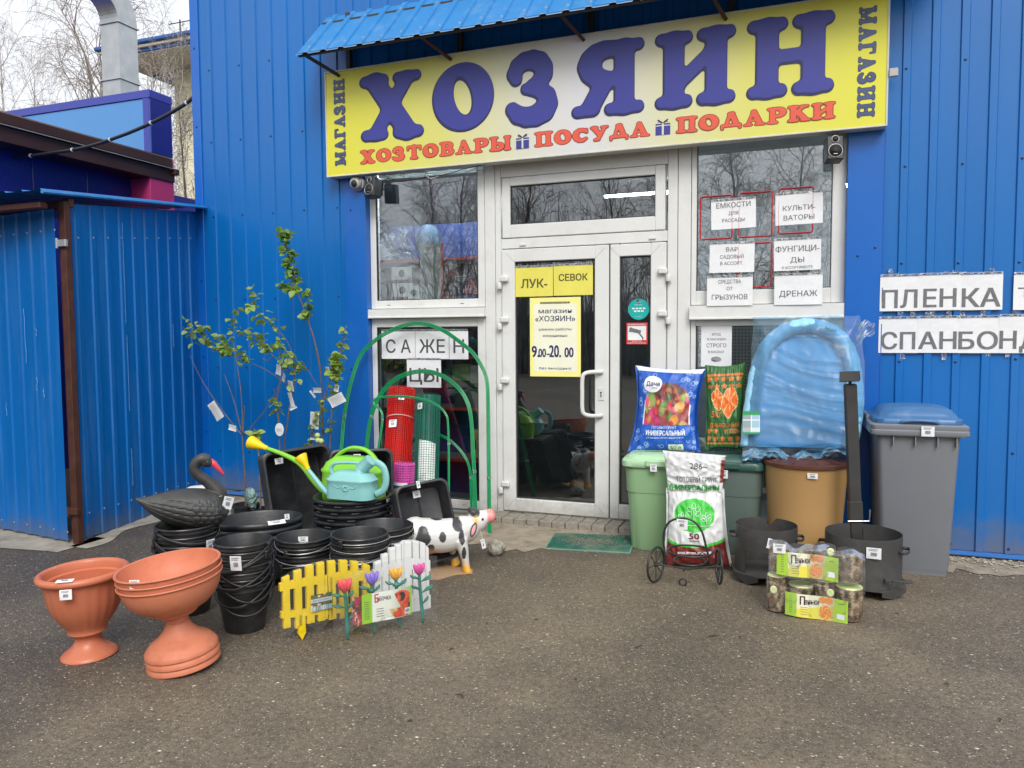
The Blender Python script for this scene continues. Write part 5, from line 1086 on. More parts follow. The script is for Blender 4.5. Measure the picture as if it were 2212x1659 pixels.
# ---- cow
def cow_mesh():
    mb = MB()
    def ell(c, r, rot=None):
        M_ = Matrix.Translation(c) @ (rot.to_matrix().to_4x4() if rot else Matrix()) @ Matrix.Diagonal((*r, 1)); n = 14
        mb.lathe([(max(1e-6, math.sin(PI * i / n)), -math.cos(PI * i / n)) for i in range(n + 1)], 20, M=M_)
    # x forward, z up; standing figure about .5 long
    mb.tube(spline([(-.255, 0, .205), (-.2, 0, .235), (-.1, 0, .225), (.02, 0, .215), (.12, 0, .225), (.18, 0, .245)], 4), [.075, .088, .096, .102, .106, .108, .102, .104, .105, .106, .106, .106, .105, .104, .102, .10, .097, .093, .088, .08, .07], 20)
    mb.tube(spline([(.13, 0, .235), (.20, 0, .265), (.255, 0, .298), (.285, 0, .322)], 4), [.088, .086, .083, .08, .076, .072, .068, .064, .060, .056, .053, .05, .048], 16)
    ell((.285, 0, .328), (.078, .066, .068), Euler((0, -.35, 0)))
    mb.tube([(.29, 0, .33), (.325, 0, .343), (.355, 0, .352), (.38, 0, .358)], [.062, .052, .046, .044], 14); ell((.382, 0, .356), (.042, .050, .044), Euler((0, -.2, 0)))
    ell((.252, 0, .385), (.042, .048, .026))
    for s in (-1, 1):
        fx = .16 if s < 0 else .10
        mb.tube(spline([(fx - .02, s * .06, .2), (fx, s * .068, .13), (fx + .012, s * .066, .075), (fx + .02, s * .066, .03), (fx + .03, s * .066, .004)], 4), [.055, .052, .048, .044, .040, .037, .034, .032, .031, .030, .030, .031, .033, .036, .038, .038, .036], 14)
        bx = -.2 if s < 0 else -.24
        mb.tube(spline([(bx, s * .055, .2), (bx - .012, s * .066, .14), (bx - .03, s * .066, .09), (bx - .012, s * .066, .04), (bx, s * .066, .004)], 4), [.062, .06, .056, .05, .046, .042, .038, .034, .031, .030, .030, .031, .033, .035, .036, .036, .034], 14)
    ell((-.08, 0, .135), (.045, .04, .03)); return mb
m_cow = attr_mat('painted_cow', .38, .12, 25)
cc_ = Vector((-2.115, -1.40, 0)); cow = thing('cow_figure', 'black and white garden cow figure with raised head and pink muzzle', 'cow figure', (cc_.x, cc_.y, .006), (0, 0, face(cc_) + math.radians(8)))
tmp = bpy.data.objects.new('tmp', cow_mesh().mesh('cow', None, True)); COL.objects.link(tmp)
rm = tmp.modifiers.new('r', 'REMESH'); rm.mode = 'VOXEL'; rm.voxel_size = .006; rm.use_smooth_shade = True; s_ = tmp.modifiers.new('s', 'SMOOTH'); s_.iterations = 6; s_.factor = .5
dg = bpy.context.evaluated_depsgraph_get(); cme = bpy.data.meshes.new_from_object(tmp.evaluated_get(dg)); bpy.data.objects.remove(tmp)
_c = np.empty(len(cme.vertices) * 3, 'f'); cme.vertices.foreach_get('co', _c); _c = _c.reshape(-1, 3)
cme.materials.clear(); cme.materials.append(m_cow)
co = np.empty(len(cme.vertices) * 3, 'f'); cme.vertices.foreach_get('co', co); co = co.reshape(-1, 3)
X_, Y_, Z_ = co.T.copy(); colr = np.tile(np.array([.68, .67, .64]), (len(co), 1)).astype('f')
blk = np.zeros(len(co), bool); wob_ = .18 * np.sin(X_ * 60 + 1) + .15 * np.sin(Z_ * 70 + Y_ * 40)
for (x, y, z, rx_, ry_, rz_) in ((-.145, -.08, .235, .062, .1, .06), (-.09, -.1, .16, .033, .05, .035), (.0, -.1, .235, .026, .04, .036), (.115, -.04, .29, .035, .10, .05), (.14, -.1, .225, .022, .04, .055), (.155, -.08, .135, .018, .04, .05), (-.25, 0, .16, .03, .1, .05), (-.13, .09, .22, .08, .07, .06), (.06, .09, .2, .05, .06, .06), (.25, 0, .392, .052, .07, .038), (-.03, 0, .31, .05, .03, .03)):
    blk |= (((X_ - x) / rx_) ** 2 + ((Y_ - y) / ry_) ** 2 + ((Z_ - z) / rz_) ** 2 + wob_) < 1
colr[blk] = (.05, .05, .052)
mz = np.clip(((X_ - .342) / .015), 0, 1)[:, None]; colr = colr * (1 - mz) + np.array([.80, .30, .27]) * mz
ud = np.clip((.17 - Z_) / .03, 0, 1) * np.clip(1 - abs((X_ + .09) / .08), 0, 1); colr = colr * (1 - ud[:, None]) + np.array([.8, .38, .30]) * ud[:, None]
hf = np.clip((.085 - Z_) / .05, 0, 1)[:, None]; colr = colr * (1 - hf) + np.array([.80, .42, .05]) * hf
yl = (np.clip(1 - np.hypot((X_ - .262) / .03, (Z_ - .345) / .035), 0, 1) * (Y_ < -.03))[:, None]; colr = colr * (1 - yl) + np.array([.85, .5, .05]) * yl
ca = cme.color_attributes.new('paint', 'FLOAT_COLOR', 'POINT'); ca.data.foreach_set('color', np.hstack([colr, np.ones((len(co), 1))]).astype('f').ravel())
_d = np.clip((co[:, 0] - .15) / .12, 0, 1); co[:, 2] -= .035 * _d * _d * (3 - 2 * _d); cme.vertices.foreach_set('co', co.ravel()); cme.polygons.foreach_set('use_smooth', [True] * len(cme.polygons)); cb = bpy.data.objects.new('body', cme); COL.objects.link(cb); cb.parent = cow
cow.scale = (.84, 1.06, 1.02)
m_pink = mat('pink_ear', (.75, .3, .3), .5); m_cd = mat('cow_dark_grey', (.05, .05, .052), .5)
for s in (-1, 1):
    Me = Matrix.Translation((.235, s * .078, .262)) @ Euler((s * .35, .55, 0)).to_matrix().to_4x4()
    e = MB().lathe([(0, -.052), (.012, -.042), (.022, -.015), (.021, .015), (.01, .04), (0, .05)], 14, sx=1, sy=.35, M=Me).obj('ear', m_cd, cow, smooth=True)
    MB().lathe([(0, -.040), (.008, -.03), (.014, -.01), (.013, .012), (.005, .03), (0, .036)], 12, sx=1, sy=.3, M=Matrix.Translation((0, s * .006, 0)) @ Me).obj('inner_ear', m_pink, e, smooth=True)
    MB().lathe([(0, -.004), (.0085, -.001), (.0085, .001), (0, .004)], 12, M=Matrix.Translation((.308, s * .0625, .317)) @ Matrix.Rotation(PI / 2, 4, 'X')).obj('eye', m_black, cow, smooth=True)
    MB().lathe([(0, -.003), (.0055, 0), (0, .003)], 8, M=Matrix.Translation((.420, s * .022, .335)) @ Matrix.Rotation(PI / 2, 4, 'Y')).obj('nostril', m_pink, cow)
MB().tube([(.29, -.06, .25), (.295, -.075, .22), (.30, -.08, .20)], .0012, 4).obj('tag_string', m_white, cow); label(cow, (.305, -.085, .17), .03, .06, ry=-.25)
MB().tube(spline([(.41, -.035, .303), (.428, 0, .298), (.41, .035, .303)], 3), .003, 4).obj('mouth_line', m_cd, cow)
# flat cardboard under the cow
m_card = mat('brown_cardboard', (.42, .27, .16), rough=.85, var=.12, scale=6, stretch=(1, 8, 1))
cbp = [G(x, y) for x, y in ((918, 1212), (1022, 1232), (1020, 1240), (985, 1243), (945, 1254), (925, 1253), (890, 1258), (870, 1240))]
tc_ = thing('cardboard_sheet', 'torn flat piece of brown cardboard lying under the cow figure', 'cardboard', (-2.1, -1.45, 0))
mb = MB(); mb.add([Vector((p.x + 2.1, p.y + 1.45, .006)) for p in cbp] + [Vector((p.x + 2.1, p.y + 1.45, .002)) for p in cbp], [tuple(range(7, -1, -1)), tuple(range(8, 16))] + [(i, (i + 1) % 8, (i + 1) % 8 + 8, i + 8) for i in range(8)]); mb.obj('sheet', m_card, tc_)
# rock
c = Vector((-1.925, -.94, 0)); rk = thing('doorstop_stone', 'rounded grey speckled stone lying between cow and doormat', 'stone', c)
mb = MB(); n = 22
def rkf(u, v):
    a = u * 2 * PI; b = v * PI; d = Vector((math.cos(a) * math.sin(b), math.sin(a) * math.sin(b), -math.cos(b))); r = 1 + .10 * math.sin(d.x * 3 + 1) + .07 * math.sin(d.y * 4 + d.z * 3) + .03 * math.sin(d.x * 9 + d.z * 7)
    p = Vector((d.x * .068, d.y * .06, .048 + d.z * .05)) * 1.0; q = Vector((p.x * r, p.y * r, .048 + (p.z - .048) * r)); q.z = max(q.z, 0); return q
mb.grid(rkf, 40, 24); mb.obj('stone', mat('speckled_granite', (.36, .34, .28), rough=.85, var=.5, scale=45, bump=.5, bscale=70, dirt=(.10, .09, .07), dscale=60, damt=.6), rk, smooth=True)
# doormat
dm = thing('doormat', 'worn green bristle doormat with sand in the middle, in front of the step', 'doormat', (-1.4, -.46, 0))
A, B_, C_, D_ = (Vector((-1.652, -.709, 0)), Vector((-1.069, -.624, 0)), Vector((-1.12, -.17, 0)), Vector((-1.715, -.30, 0)))
m_mat = mat('green_bristle', s2l(36, 98, 84), rough=.9, var=.3, scale=30, dirt=(.30, .27, .20), dscale=3.2, damt=.75); m_mate = mat('mat_edge', s2l(110, 150, 130), .7)
def mpt(u, v, z): a = A.lerp(B_, u); b = D_.lerp(C_, u); p = a.lerp(b, v); return (p.x + 1.4, p.y + .46, z)
MB().grid(lambda u, v: mpt(u, v, .008), 2, 2).grid(lambda u, v: mpt(u, 0, .008 * v), 2, 1).grid(lambda u, v: mpt(1, u, .008 * v), 2, 1).obj('backing', m_mate, dm)
mb = MB(); rs = random.Random(2)
for i in range(72):
    for j in range(38):
        u = (i + .5) / 72; v = (j + .5) / 38; x, y, z = mpt(.015 + u * .97, .02 + v * .96, .008); hgt = .007 + rs.uniform(-.002, .002) - .003 * math.exp(-((u - .5) ** 2 * 20 + (v - .5) ** 2 * 20)); a, b = .0035, .005
        mb.add([(x - a, y - b, z), (x + a, y - b, z), (x + a, y + b, z), (x - a, y + b, z), (x + rs.uniform(-.001, .001), y, z + hgt)], [(0, 1, 4), (1, 2, 4), (2, 3, 4), (3, 0, 4)])
mb.obj('bristles', m_mat, dm, kind='stuff')
mb = MB()
for i in range(1500):
    u = rs.gauss(.5, .2); v = rs.gauss(.5, .14)
    if 0 < u < 1 and 0 < v < 1: x, y, z = mpt(u, v, .0145); s = rs.uniform(.002, .005); mb.add([(x - s, y, z), (x, y - s, z), (x + s, y, z + .001), (x, y + s, z)], [(0, 1, 2, 3)])
mb.obj('trodden_sand', m_sand, dm, kind='stuff')
# ================================================================ saplings
m_stem = mat('young_bark', (.16, .10, .07), rough=.7, var=.3, scale=20); m_stem2 = mat('grey_young_bark', (.20, .15, .12), rough=.7, var=.3, scale=20)
def leaf_mat(name, c):
    m = mat(name, c, rough=.45, var=.3, scale=14, spec=.4); b = m.node_tree.nodes['Principled BSDF']; b.inputs['Subsurface Weight'].default_value = 0
    n = m.node_tree; t = n.nodes.new('ShaderNodeBsdfTranslucent'); t.inputs[0].default_value = (c[0] * 1.4, c[1] * 1.5, c[2], 1); mx = n.nodes.new('ShaderNodeMixShader'); mx.inputs[0].default_value = .3
    o = n.nodes['Material Output']; n.links.new(b.outputs[0], mx.inputs[1]); n.links.new(t.outputs[0], mx.inputs[2]); n.links.new(mx.outputs[0], o.inputs[0]); return m
m_leaf = [leaf_mat('apple_leaf', (.30, .43, .085)), leaf_mat('young_leaf', (.36, .46, .12)), leaf_mat('dark_leaf', (.13, .25, .06))]
def leaf_mesh(m, L_, W_):
    mb = MB(); vs = []
    for i in range(6):
        f = i / 5; w_ = W_ * math.sin(PI * min(.98, f * .9 + .06)) ** .8; z = -.25 * L_ * f * f
        vs += [(-w_, f * L_, z + w_ * .35), (0, f * L_, z), (w_, f * L_, z + w_ * .35)]
    fs = []
    for i in range(5):
        a = i * 3; fs += [(a, a + 1, a + 4, a + 3), (a + 1, a + 2, a + 5, a + 4)]
    mb.add(vs, fs); return mb.mesh('leaf', m, True)
LV = [leaf_mesh(m_leaf[0], .042, .018), leaf_mesh(m_leaf[1], .036, .015), leaf_mesh(m_leaf[2], .038, .014), leaf_mesh(m_leaf[1], .044, .019)]
def qs(cx_, cy_): return 368.7 + .3467 * cx_, 457.1 + .3467 * cy_
m_tagp = mat('plastic_name_tag', (.7, .72, .74), rough=.4, var=.04)
def sapling(lb, Y, trunk, branches, leafy, tags=(), pot=.09, m=None, seed=0, leafkinds=(0, 1), r0=.007, cap_=280, lsc=1.0):
    r = random.Random(seed); b = P(*qs(*trunk[0]), Y); t = thing('potted_sapling', lb, 'sapling', (b.x, Y, 0), group='saplings by the blue wall')
    rel = lambda p: Vector((p.x - b.x, p.y - Y, p.z)); dy = [0]
    def W3(pt, k=0.0): return rel(P(*qs(*pt), Y + k))
    tp = [Vector((.0, 0, .16))] + [W3(p) for p in trunk] ; tp = spline(tp, 5); n = len(tp)
    MB().tube([p + Vector((math.sin(i * 2.1) * .0012, 0, 0)) for i, p in enumerate(tp)], [r0 * (1 - .55 * i / n) for i in range(n)], 7).obj('trunk', m or m_stem, t, smooth=True)
    allp = {'t': tp}
    for bi, (pts, lf) in enumerate(branches):
        k = r.uniform(-.12, .12); q = [W3(p, k * (i / len(pts))) for i, p in enumerate(pts)]; q = spline(q, 6); nn = len(q)
        MB().tube(q, [r0 * .55 * (1 - .7 * i / nn) for i in range(nn)], 5).obj('branch', m or m_stem, t, smooth=True); allp[bi] = q
    cnt = 0
    for key, f0, f1, dens, spread_ in leafy:
        q = allp[key]; n = len(q); i0, i1 = int(f0 * (n - 1)), max(int(f1 * (n - 1)), int(f0 * (n - 1)) + 1); L_ = sum((q[i + 1] - q[i]).length for i in range(i0, min(i1, n - 1)))
        for s_ in range(int(L_ * dens)):
            if cnt >= cap_: break
            f = r.uniform(i0, i1); i = min(int(f), n - 2); p = q[i].lerp(q[i + 1], f - i); d = Vector((r.gauss(0, 1), r.gauss(0, 1), r.gauss(.25, .8))).normalized(); p = p + d * r.uniform(.002, spread_)
            if r.random() < .35: MB().tube([q[i], p], .0011, 3).obj('shoot', m_stem2, t) if cnt % 4 == 0 else None
            sc_ = r.uniform(.7, 1.5) * lsc * 1.12; inst(LV[r.choice(leafkinds)], 'leaf', t, p, (r.uniform(-.9, .9), r.uniform(-.9, .9), r.uniform(0, 2 * PI)), (sc_, sc_, sc_)); cnt += 1
    for (cx_, cy_, w_, h_, a_) in tags:
        p = W3((cx_, cy_)) + Vector((0, -.02, 0)); w_ *= 1.5; h_ *= 1.4; Mt = Matrix.Translation(p) @ Euler((.1, a_, r.uniform(-.4, .4))).to_matrix().to_4x4()
        MB().grid(lambda u, v: ((u - .5) * w_, .004 * math.sin(v * 4 + u), (v - .5) * h_), 4, 5, Mt).obj('name_tag', m_tagp, t, smooth=True)
        if h_ > .05:
            mb = MB()
            for k in range(int(h_ / .008)): mb.box(-w_ * .38, w_ * (.38 - .1 * (k % 3)), -.0072, -.0068, h_ * .38 - k * .0075, h_ * .38 - k * .0075 + .0012, Mt)
            mb.obj('tag_print', m_print, t)
    if pot: MB().lathe([(pot * .75, 0), (pot * .95, .17), (pot * 1.04, .172), (pot * 1.04, .19), (pot * .97, .192), (pot * .92, .16), (0, .155)], 24).obj('pot', m_bp, t, smooth=40)
    return t
sA = sapling('bare forked sapling with paper tags in the black pot nearest the swan', -.92, [(466, 1700), (452, 1500), (446, 1400)], [([(446, 1395), (330, 1250), (200, 1060), (120, 893)], 0), ([(440, 1370), (400, 1200), (335, 1015)], 0), ([(448, 1390), (440, 1150), (405, 900), (385, 800)], 0), ([(455, 1400), (600, 1220), (690, 1050)], 0), ([(450, 1380), (455, 1290), (462, 1210)], 0)], [], [(292, 1240, .055, .105, -.55), (396, 1345, .045, .035, .25)], pot=.10, m=m_stem, seed=1, r0=.008)
sB = sapling('wide leafy sapling with three long drooping green branches and crumpled paper tags', -.62, [(708, 1475), (725, 1330), (742, 1210), (768, 1090), (770, 1000), (760, 900)], [([(755, 1100), (600, 990), (400, 900), (260, 850), (170, 790), (105, 700)], 1), ([(745, 990), (640, 900), (560, 820), (450, 765), (390, 720), (395, 615)], 1), ([(765, 900), (720, 800), (650, 720), (580, 660), (520, 600), (508, 490)], 1), ([(735, 1010), (690, 900), (660, 800)], 1), ([(770, 1010), (830, 960), (900, 1060), (920, 1090)], 1), ([(390, 895), (330, 860), (320, 780)], 1), ([(240, 835), (205, 780), (200, 720)], 1), ([(480, 940), (440, 900), (430, 850)], 1), ([(600, 860), (560, 800), (520, 770)], 1), ([(640, 900), (600, 930), (560, 900)], 1)],
    [(0, .3, 1, 85, .085), (1, .25, 1, 85, .09), (2, .35, 1, 100, .08), (3, .3, 1, 90, .06), ('t', .7, 1, 80, .06), (4, 0, .3, 120, .04), (5, .1, 1, 150, .05), (6, .1, 1, 150, .05), (7, .1, 1, 150, .05), (8, .1, 1, 150, .05), (9, .1, 1, 150, .05)], [(682, 985, .035, .06, .3), (712, 1030, .035, .055, .7), (757, 1085, .045, .06, .1), (760, 1170, .03, .085, -.15), (772, 1222, .04, .016, -.4)], seed=2, cap_=298, lsc=.98)
sC = sapling('thin sapling with a round white egg shaped tag', -.72, [(680, 1480), (672, 1300), (660, 1180), (690, 1040), (735, 880)], [([(660, 1180), (650, 1130), (640, 1100)], 1)], [('t', .45, .62, 120, .02), ('t', .9, 1, 160, .03)], seed=3, leafkinds=(1, 3), cap_=40)
o_ = P(*qs(678, 1358), -.76) - Vector(sC.location); MB().lathe([(0, -.003), (.040, -.002), (.040, .002), (0, .003)], 24, M=Matrix.Translation(o_) @ Matrix.Rotation(PI / 2, 4, 'X') @ Matrix.Diagonal((1, 1.28, 1, 1))).obj('egg_tag', m_tagp, sC)
mb = MB(); [mb.box(o_.x - .026, o_.x + .026 - .008 * (k % 3), o_.y - .0042, o_.y - .0036, o_.z - .012 + k * .005, o_.z - .0112 + k * .005) for k in range(5)]; mb.obj('tag_print', m_print, sC)
sD = sapling('tallest sapling with a long bare stem and leafy tip reaching high on the blue wall', -.42, [(948, 1400), (942, 1200), (935, 1000), (900, 820), (850, 660), (790, 500), (760, 420), (730, 280), (705, 130)], [([(955, 1390), (945, 1200), (930, 1000), (902, 850)], 0), ([(790, 515), (740, 490), (680, 460)], 1), ([(855, 655), (850, 570), (858, 485)], 1), ([(765, 420), (790, 340), (790, 260)], 1)], [('t', .76, 1, 380, .06), (1, .1, 1, 260, .04), (2, 0, 1, 190, .035), (3, .1, 1, 170, .04)], [(922, 1112, .06, .03, 0), (895, 1135, .05, .018, .9)], seed=4, leafkinds=(0, 2), cap_=230, lsc=.95)
sE = sapling('sapling with pale green fruit picture tag leaning right beside the tall one', -.52, [(872, 1450), (930, 1250), (1000, 1030), (1060, 850), (1092, 710)], [([(1000, 1030), (1010, 900), (1008, 870)], 1)], [('t', .1, .5, 70, .03), ('t', .62, .78, 330, .04), ('t', .82, 1, 260, .035), (0, .2, 1, 140, .02)], [(987, 988, .033, .04, 0), (905, 1300, .05, .1, .15), (900, 1412, .04, .014, .1)], seed=5, cap_=130)
ap = MB()
for a_, b_ in ((915, 1395), (938, 1430), (918, 1425)): 
    o_ = P(*qs(a_, b_), -.55) - Vector(sE.location); ap.lathe([(max(1e-6, .022 * math.sin(PI * i / 8)), -.022 * math.cos(PI * i / 8)) for i in range(9)], 12, c=o_)
ap.obj('apple_picture_tag', mat('pale_apple_green', (.5, .6, .22), .5), sE, smooth=True)
sF = sapling('thin sapling with a large white card tag, rightmost by the wall', -.47, [(990, 1510), (1005, 1250), (1030, 1080), (1040, 950)], [([(1010, 1180), (1030, 1150), (1040, 1160)], 1)], [('t', .35, 1, 60, .03)], [(1044, 1172, .085, .06, -.45), (1042, 1100, .026, .04, .3)], seed=6, cap_=40, leafkinds=(0, 3))
sG = sapling('short thorny seedling with a tuft of leaves behind the yellow rose', -1.0, [(553, 1570), (545, 1490), (530, 1400)], [([(535, 1430), (530, 1400), (520, 1385)], 1)], [(0, .3, 1, 700, .05)], seed=7, cap_=40, leafkinds=(1, 3), pot=.07, m=m_stem2)
# green net bag hanging over the pot
m_net = film_mat('green_net', (.25, .75, .58), gloss=.5, diff=.55, rough=.3, bump=1, bscale=70)
c = P(543, 1072, -1.0); gb = thing('green_net_bag', 'crumpled green net bag spilling over the black sapling pot', 'net bag', c, (0, 0, 0)); rn = random.Random(6)
nbm = MB(); 
for (ox, oz, rr_2) in ((.0, .01, .05), (.01, -.03, .042), (-.02, .025, .035), (.015, -.065, .03)):
    nbm.grid(lambda u, v: (ox + rr_2 * math.cos(u * 2 * PI) * math.sin(v * PI) * (1 + .25 * math.sin(u * 25 + v * 9)), -.01 + rr_2 * .7 * math.sin(u * 2 * PI) * math.sin(v * PI), oz + rr_2 * math.cos(v * PI) * (1 + .2 * math.sin(u * 19))), 22, 12)
nbm.obj('net', m_net, gb, smooth=True)
# ================================================================ greenhouse hoops
m_hoop = mat('glossy_green_tube', s2l(0, 142, 84), rough=.2, var=.08, spec=.6, coat=.3)
def PLN(x, y, Y0, k):
    d = ray(x, y); t = (Y0 + k * H + DIST) / (d.y - k * d.z); return CAM + d * t
def q9(a, b): return 700.4 + .2666 * a, 737.3 + .2666 * b
def hoops(lb, pts, Y0, k, n, r=.0068, taper=True):
    ps = [PLN(*q9(*p), Y0, k) for p in pts]; base = ps[-1].copy(); base.z = 0; t = thing('garden_hoops', lb, 'garden hoops', base, group='green greenhouse hoops'); sp = spline(ps, 6)
    for i in range(n):
        off = (i - (n - 1) / 2) * r * 2.02; q = []
        for j, p in enumerate(sp):
            tg = (sp[min(j + 1, len(sp) - 1)] - sp[max(j - 1, 0)]).normalized(); nr = tg.cross(Vector((0, 1, 0))).normalized(); q.append(p + nr * off + Vector((0, -.002 * i, 0)) - base)
        MB().tube(q, r, 8).obj('hoop', m_hoop, t, smooth=True)
    for j in (len(sp) // 6, len(sp) - 10):
        p = sp[j] - base; tg = (sp[j + 1] - sp[j]).normalized(); MB().tube([p - tg * .012, p + tg * .012], r * (n + .5), 10, flat=(1, .6)).obj('tape_wrap', m_tape, t)
    return t
hoops('biggest bundle of green plastic hoops arching over the left window', [(95, 1200), (115, 1000), (140, 860), (165, 600), (220, 330), (300, 110), (430, -20), (560, -95), (700, -140), (830, -138), (960, -90), (1080, -10), (1200, 90), (1280, 210), (1318, 320), (1328, 500), (1333, 900), (1338, 1300), (1342, 1570)], -.46, .27, 3, r=.0056)
hoops('middle sized bundle of green plastic hoops behind the mesh rolls', [(325, 1000), (345, 860), (375, 640), (430, 480), (520, 355), (640, 275), (800, 242), (950, 275), (1080, 370), (1155, 480), (1190, 620), (1208, 900), (1220, 1200), (1228, 1420)], -.30, .22, 4, r=.0046)
hoops('small bundle of green hoops with its bow bent around in front of the mesh rolls', [(425, 1000), (440, 860), (472, 640), (458, 560), (405, 510), (420, 465), (560, 445), (760, 462), (900, 510), (985, 590), (1005, 700), (1010, 1000), (1008, 1440)], -.62, .2, 2, r=.0048)
hoops('low bundle of green hoops curving down right of the dark green mesh roll', [(640, 900), (760, 770), (860, 745), (950, 765), (1040, 820), (1130, 920), (1178, 1030), (1190, 1200), (1196, 1420)], -.26, .1, 3, r=.0042)
# ================================================================ mesh rolls
def roll(lb, base, top, r, cell, m, mi, gaps=1.0, sw=.0022):
    base = Vector(base); top = Vector(top); ax = (top - base); L_ = ax.length; q = ax.to_track_quat('Z', 'Y').to_matrix().to_4x4(); t = thing('mesh_roll', lb, 'mesh roll', base, group='rolls of plastic garden mesh'); t.rotation_euler = q.to_euler()
    rng = random.Random(lb); mb = MB(); nz = int(L_ / cell)
    for i in range(nz + 1): mb.tube([(r * (1 + .01 * math.sin(3 * a + i * .2)) * math.cos(a), r * math.sin(a), i * cell + .001 * math.sin(2 * a)) for a in [2 * PI * k / 30 for k in range(30)]], sw, 4, closed=True)
    na = int(2 * PI * r / cell)
    for k in range(na):
        a = 2 * PI * k / na; mb.tube([(r * math.cos(a), r * math.sin(a), -.004), (r * 1.003 * math.cos(a + .01), r * 1.003 * math.sin(a + .01), L_ * .5), (r * math.cos(a), r * math.sin(a), L_ + .006 + rng.uniform(-.002, .006))], sw, 4)
    mb.obj('net_strands', m, t, kind='stuff')
    mb = MB()
    for j, k in enumerate((.93, .8, .6, .4)): mb.lathe([(r * k, 0.0), (r * k, L_ * .995 + .002 * j)], 40, fn=lambda a, z: 1 + .02 * math.sin(a * 17 + j)) if j == 0 else mb.tube([(r * k * math.cos(a), r * k * math.sin(a), L_ * .997) for a in [2 * PI * i / 24 for i in range(24)]], .003, 4, closed=True)
    mb.obj('inner_turns', mi, t, kind='stuff'); lc_ = q.to_3x3().inverted() @ (CAM - base); t['fa'] = math.atan2(lc_.y, lc_.x); return t, L_
def lattice_mat(name, c1, c2, cell):
    m = bpy.data.materials.new(name); m.use_nodes = True; n = m.node_tree; b = n.nodes['Principled BSDF']; tc = n.nodes.new('ShaderNodeTexCoord')
    br = n.nodes.new('ShaderNodeTexBrick'); br.inputs['Scale'].default_value = 1 / (cell * 2); br.offset = 0; br.inputs['Color1'].default_value = (*c2, 1); br.inputs['Color2'].default_value = (*[x * .7 for x in c2], 1); br.inputs['Mortar'].default_value = (*c1, 1); br.inputs['Mortar Size'].default_value = .12; br.inputs['Brick Width'].default_value = .5; br.inputs['Row Height'].default_value = .5
    mp = n.nodes.new('ShaderNodeMapping'); mp.inputs['Rotation'].default_value = (PI / 2, 0, 0); n.links.new(tc.outputs['Object'], mp.inputs[0]); n.links.new(mp.outputs[0], br.inputs[0]); n.links.new(br.outputs[0], b.inputs['Base Color']); b.inputs['Roughness'].default_value = .5; return m
m_rn = mat('red_net_plastic', s2l(208, 40, 34), rough=.4, var=.06); m_rn2 = lattice_mat('red_net_depth', s2l(196, 34, 30), s2l(70, 8, 8), .0165)
m_gn = mat('dark_green_net_plastic', s2l(28, 118, 98), rough=.4, var=.06); m_gn2 = lattice_mat('green_net_depth', s2l(22, 96, 82), s2l(10, 44, 40), .018)
m_pn = mat('pink_net_plastic', s2l(214, 90, 176), rough=.4, var=.06); m_pn2 = lattice_mat('pink_net_depth', s2l(200, 80, 165), s2l(150, 40, 120), .02)
tp = P(868, 843, -.22); bs = P(850, 1150, -.62); bs.z = .06; rt1, L1 = roll('tall red plastic mesh roll leaning at the left window', bs, tp, .104, .0165, m_rn, m_rn2, sw=.0030)
MB().tube([(.109 * math.cos(a), .109 * math.sin(a), L1 * .77 + .008 * math.sin(a)) for a in [2 * PI * i / 30 for i in range(30)]], .004, 6, closed=True).obj('tie_band', mat('clear_tie_band', (.6, .45, .42), .3), rt1)
tp2 = P(926, 857, -.22); bs2 = P(918, 1150, -.56); bs2.z = .06; rt2, L2 = roll('tall dark green plastic mesh roll with a paper insert beside the red one', bs2, tp2, .094, .0185, m_gn, m_gn2, sw=.0017)
tp3 = P(874, 1002, -.74); bs3 = Vector((tp3.x - .01, tp3.y - .02, .2)); rt3, L3 = roll('short pink plastic mesh roll with a label in front of the red one', bs3, tp3, .073, .018, m_pn, m_pn2, sw=.003)
MB().lathe([(.07, -.2), (.072, -.0)], 24).obj('lower_turns', m_pn2, rt3)
def wrap_patch(parent, name, r, ang0, ang1, z0, z1, m, skew=0, n=12):
    MB().grid(lambda u, v: (r * math.cos(ang0 + (ang1 - ang0) * u), r * math.sin(ang0 + (ang1 - ang0) * u), z0 + (z1 - z0) * v + skew * (u - .5)), n, 6).obj(name, m, parent, smooth=True)
fa1, fa2, fa3 = rt1.pop('fa'), rt2.pop('fa'), rt3.pop('fa')
wrap_patch(rt2, 'paper_insert', .0935, fa2 - .75, fa2 + .75, L2 * .22, L2 * .62, mat('white_insert_paper', (.7, .71, .70), .5, dirt=(.2, .3, .12), dscale=14, damt=.5), skew=-.03)
m_rolllab = mat('roll_label_blue', s2l(40, 60, 140), .4)
wrap_patch(rt3, 'label', .0765, fa3 - 1.3, fa3 + .35, L3 * .05, L3 * .62, m_white); wrap_patch(rt3, 'blue_print', .0775, fa3 - 1.2, fa3 - .2, L3 * .36, L3 * .56, m_rolllab)
mb = MB(); flat_text(mb, 'ЦВЕТНОЙ', 0, 0, .10, .022, f=lambda a, b: (.0785 * math.cos(fa3 - .5 + a / .0785), .0785 * math.sin(fa3 - .5 + a / .0785), L3 * .14 + b)); mb.obj('lettering', m_ink, rt3)
label(rt1, (.110 * math.cos(fa1 - .5), .110 * math.sin(fa1 - .5), L1 * .71), .065, .06, rz=fa1 - .5 + PI / 2); label(rt1, (.110 * math.cos(fa1), .110 * math.sin(fa1), L1 * .9), .045, .02, rz=fa1 + PI / 2); label(rt2, (.1 * math.cos(fa2 - .7), .1 * math.sin(fa2 - .7), L2 * .9), .045, .05, rz=fa2 - .7 + PI / 2)
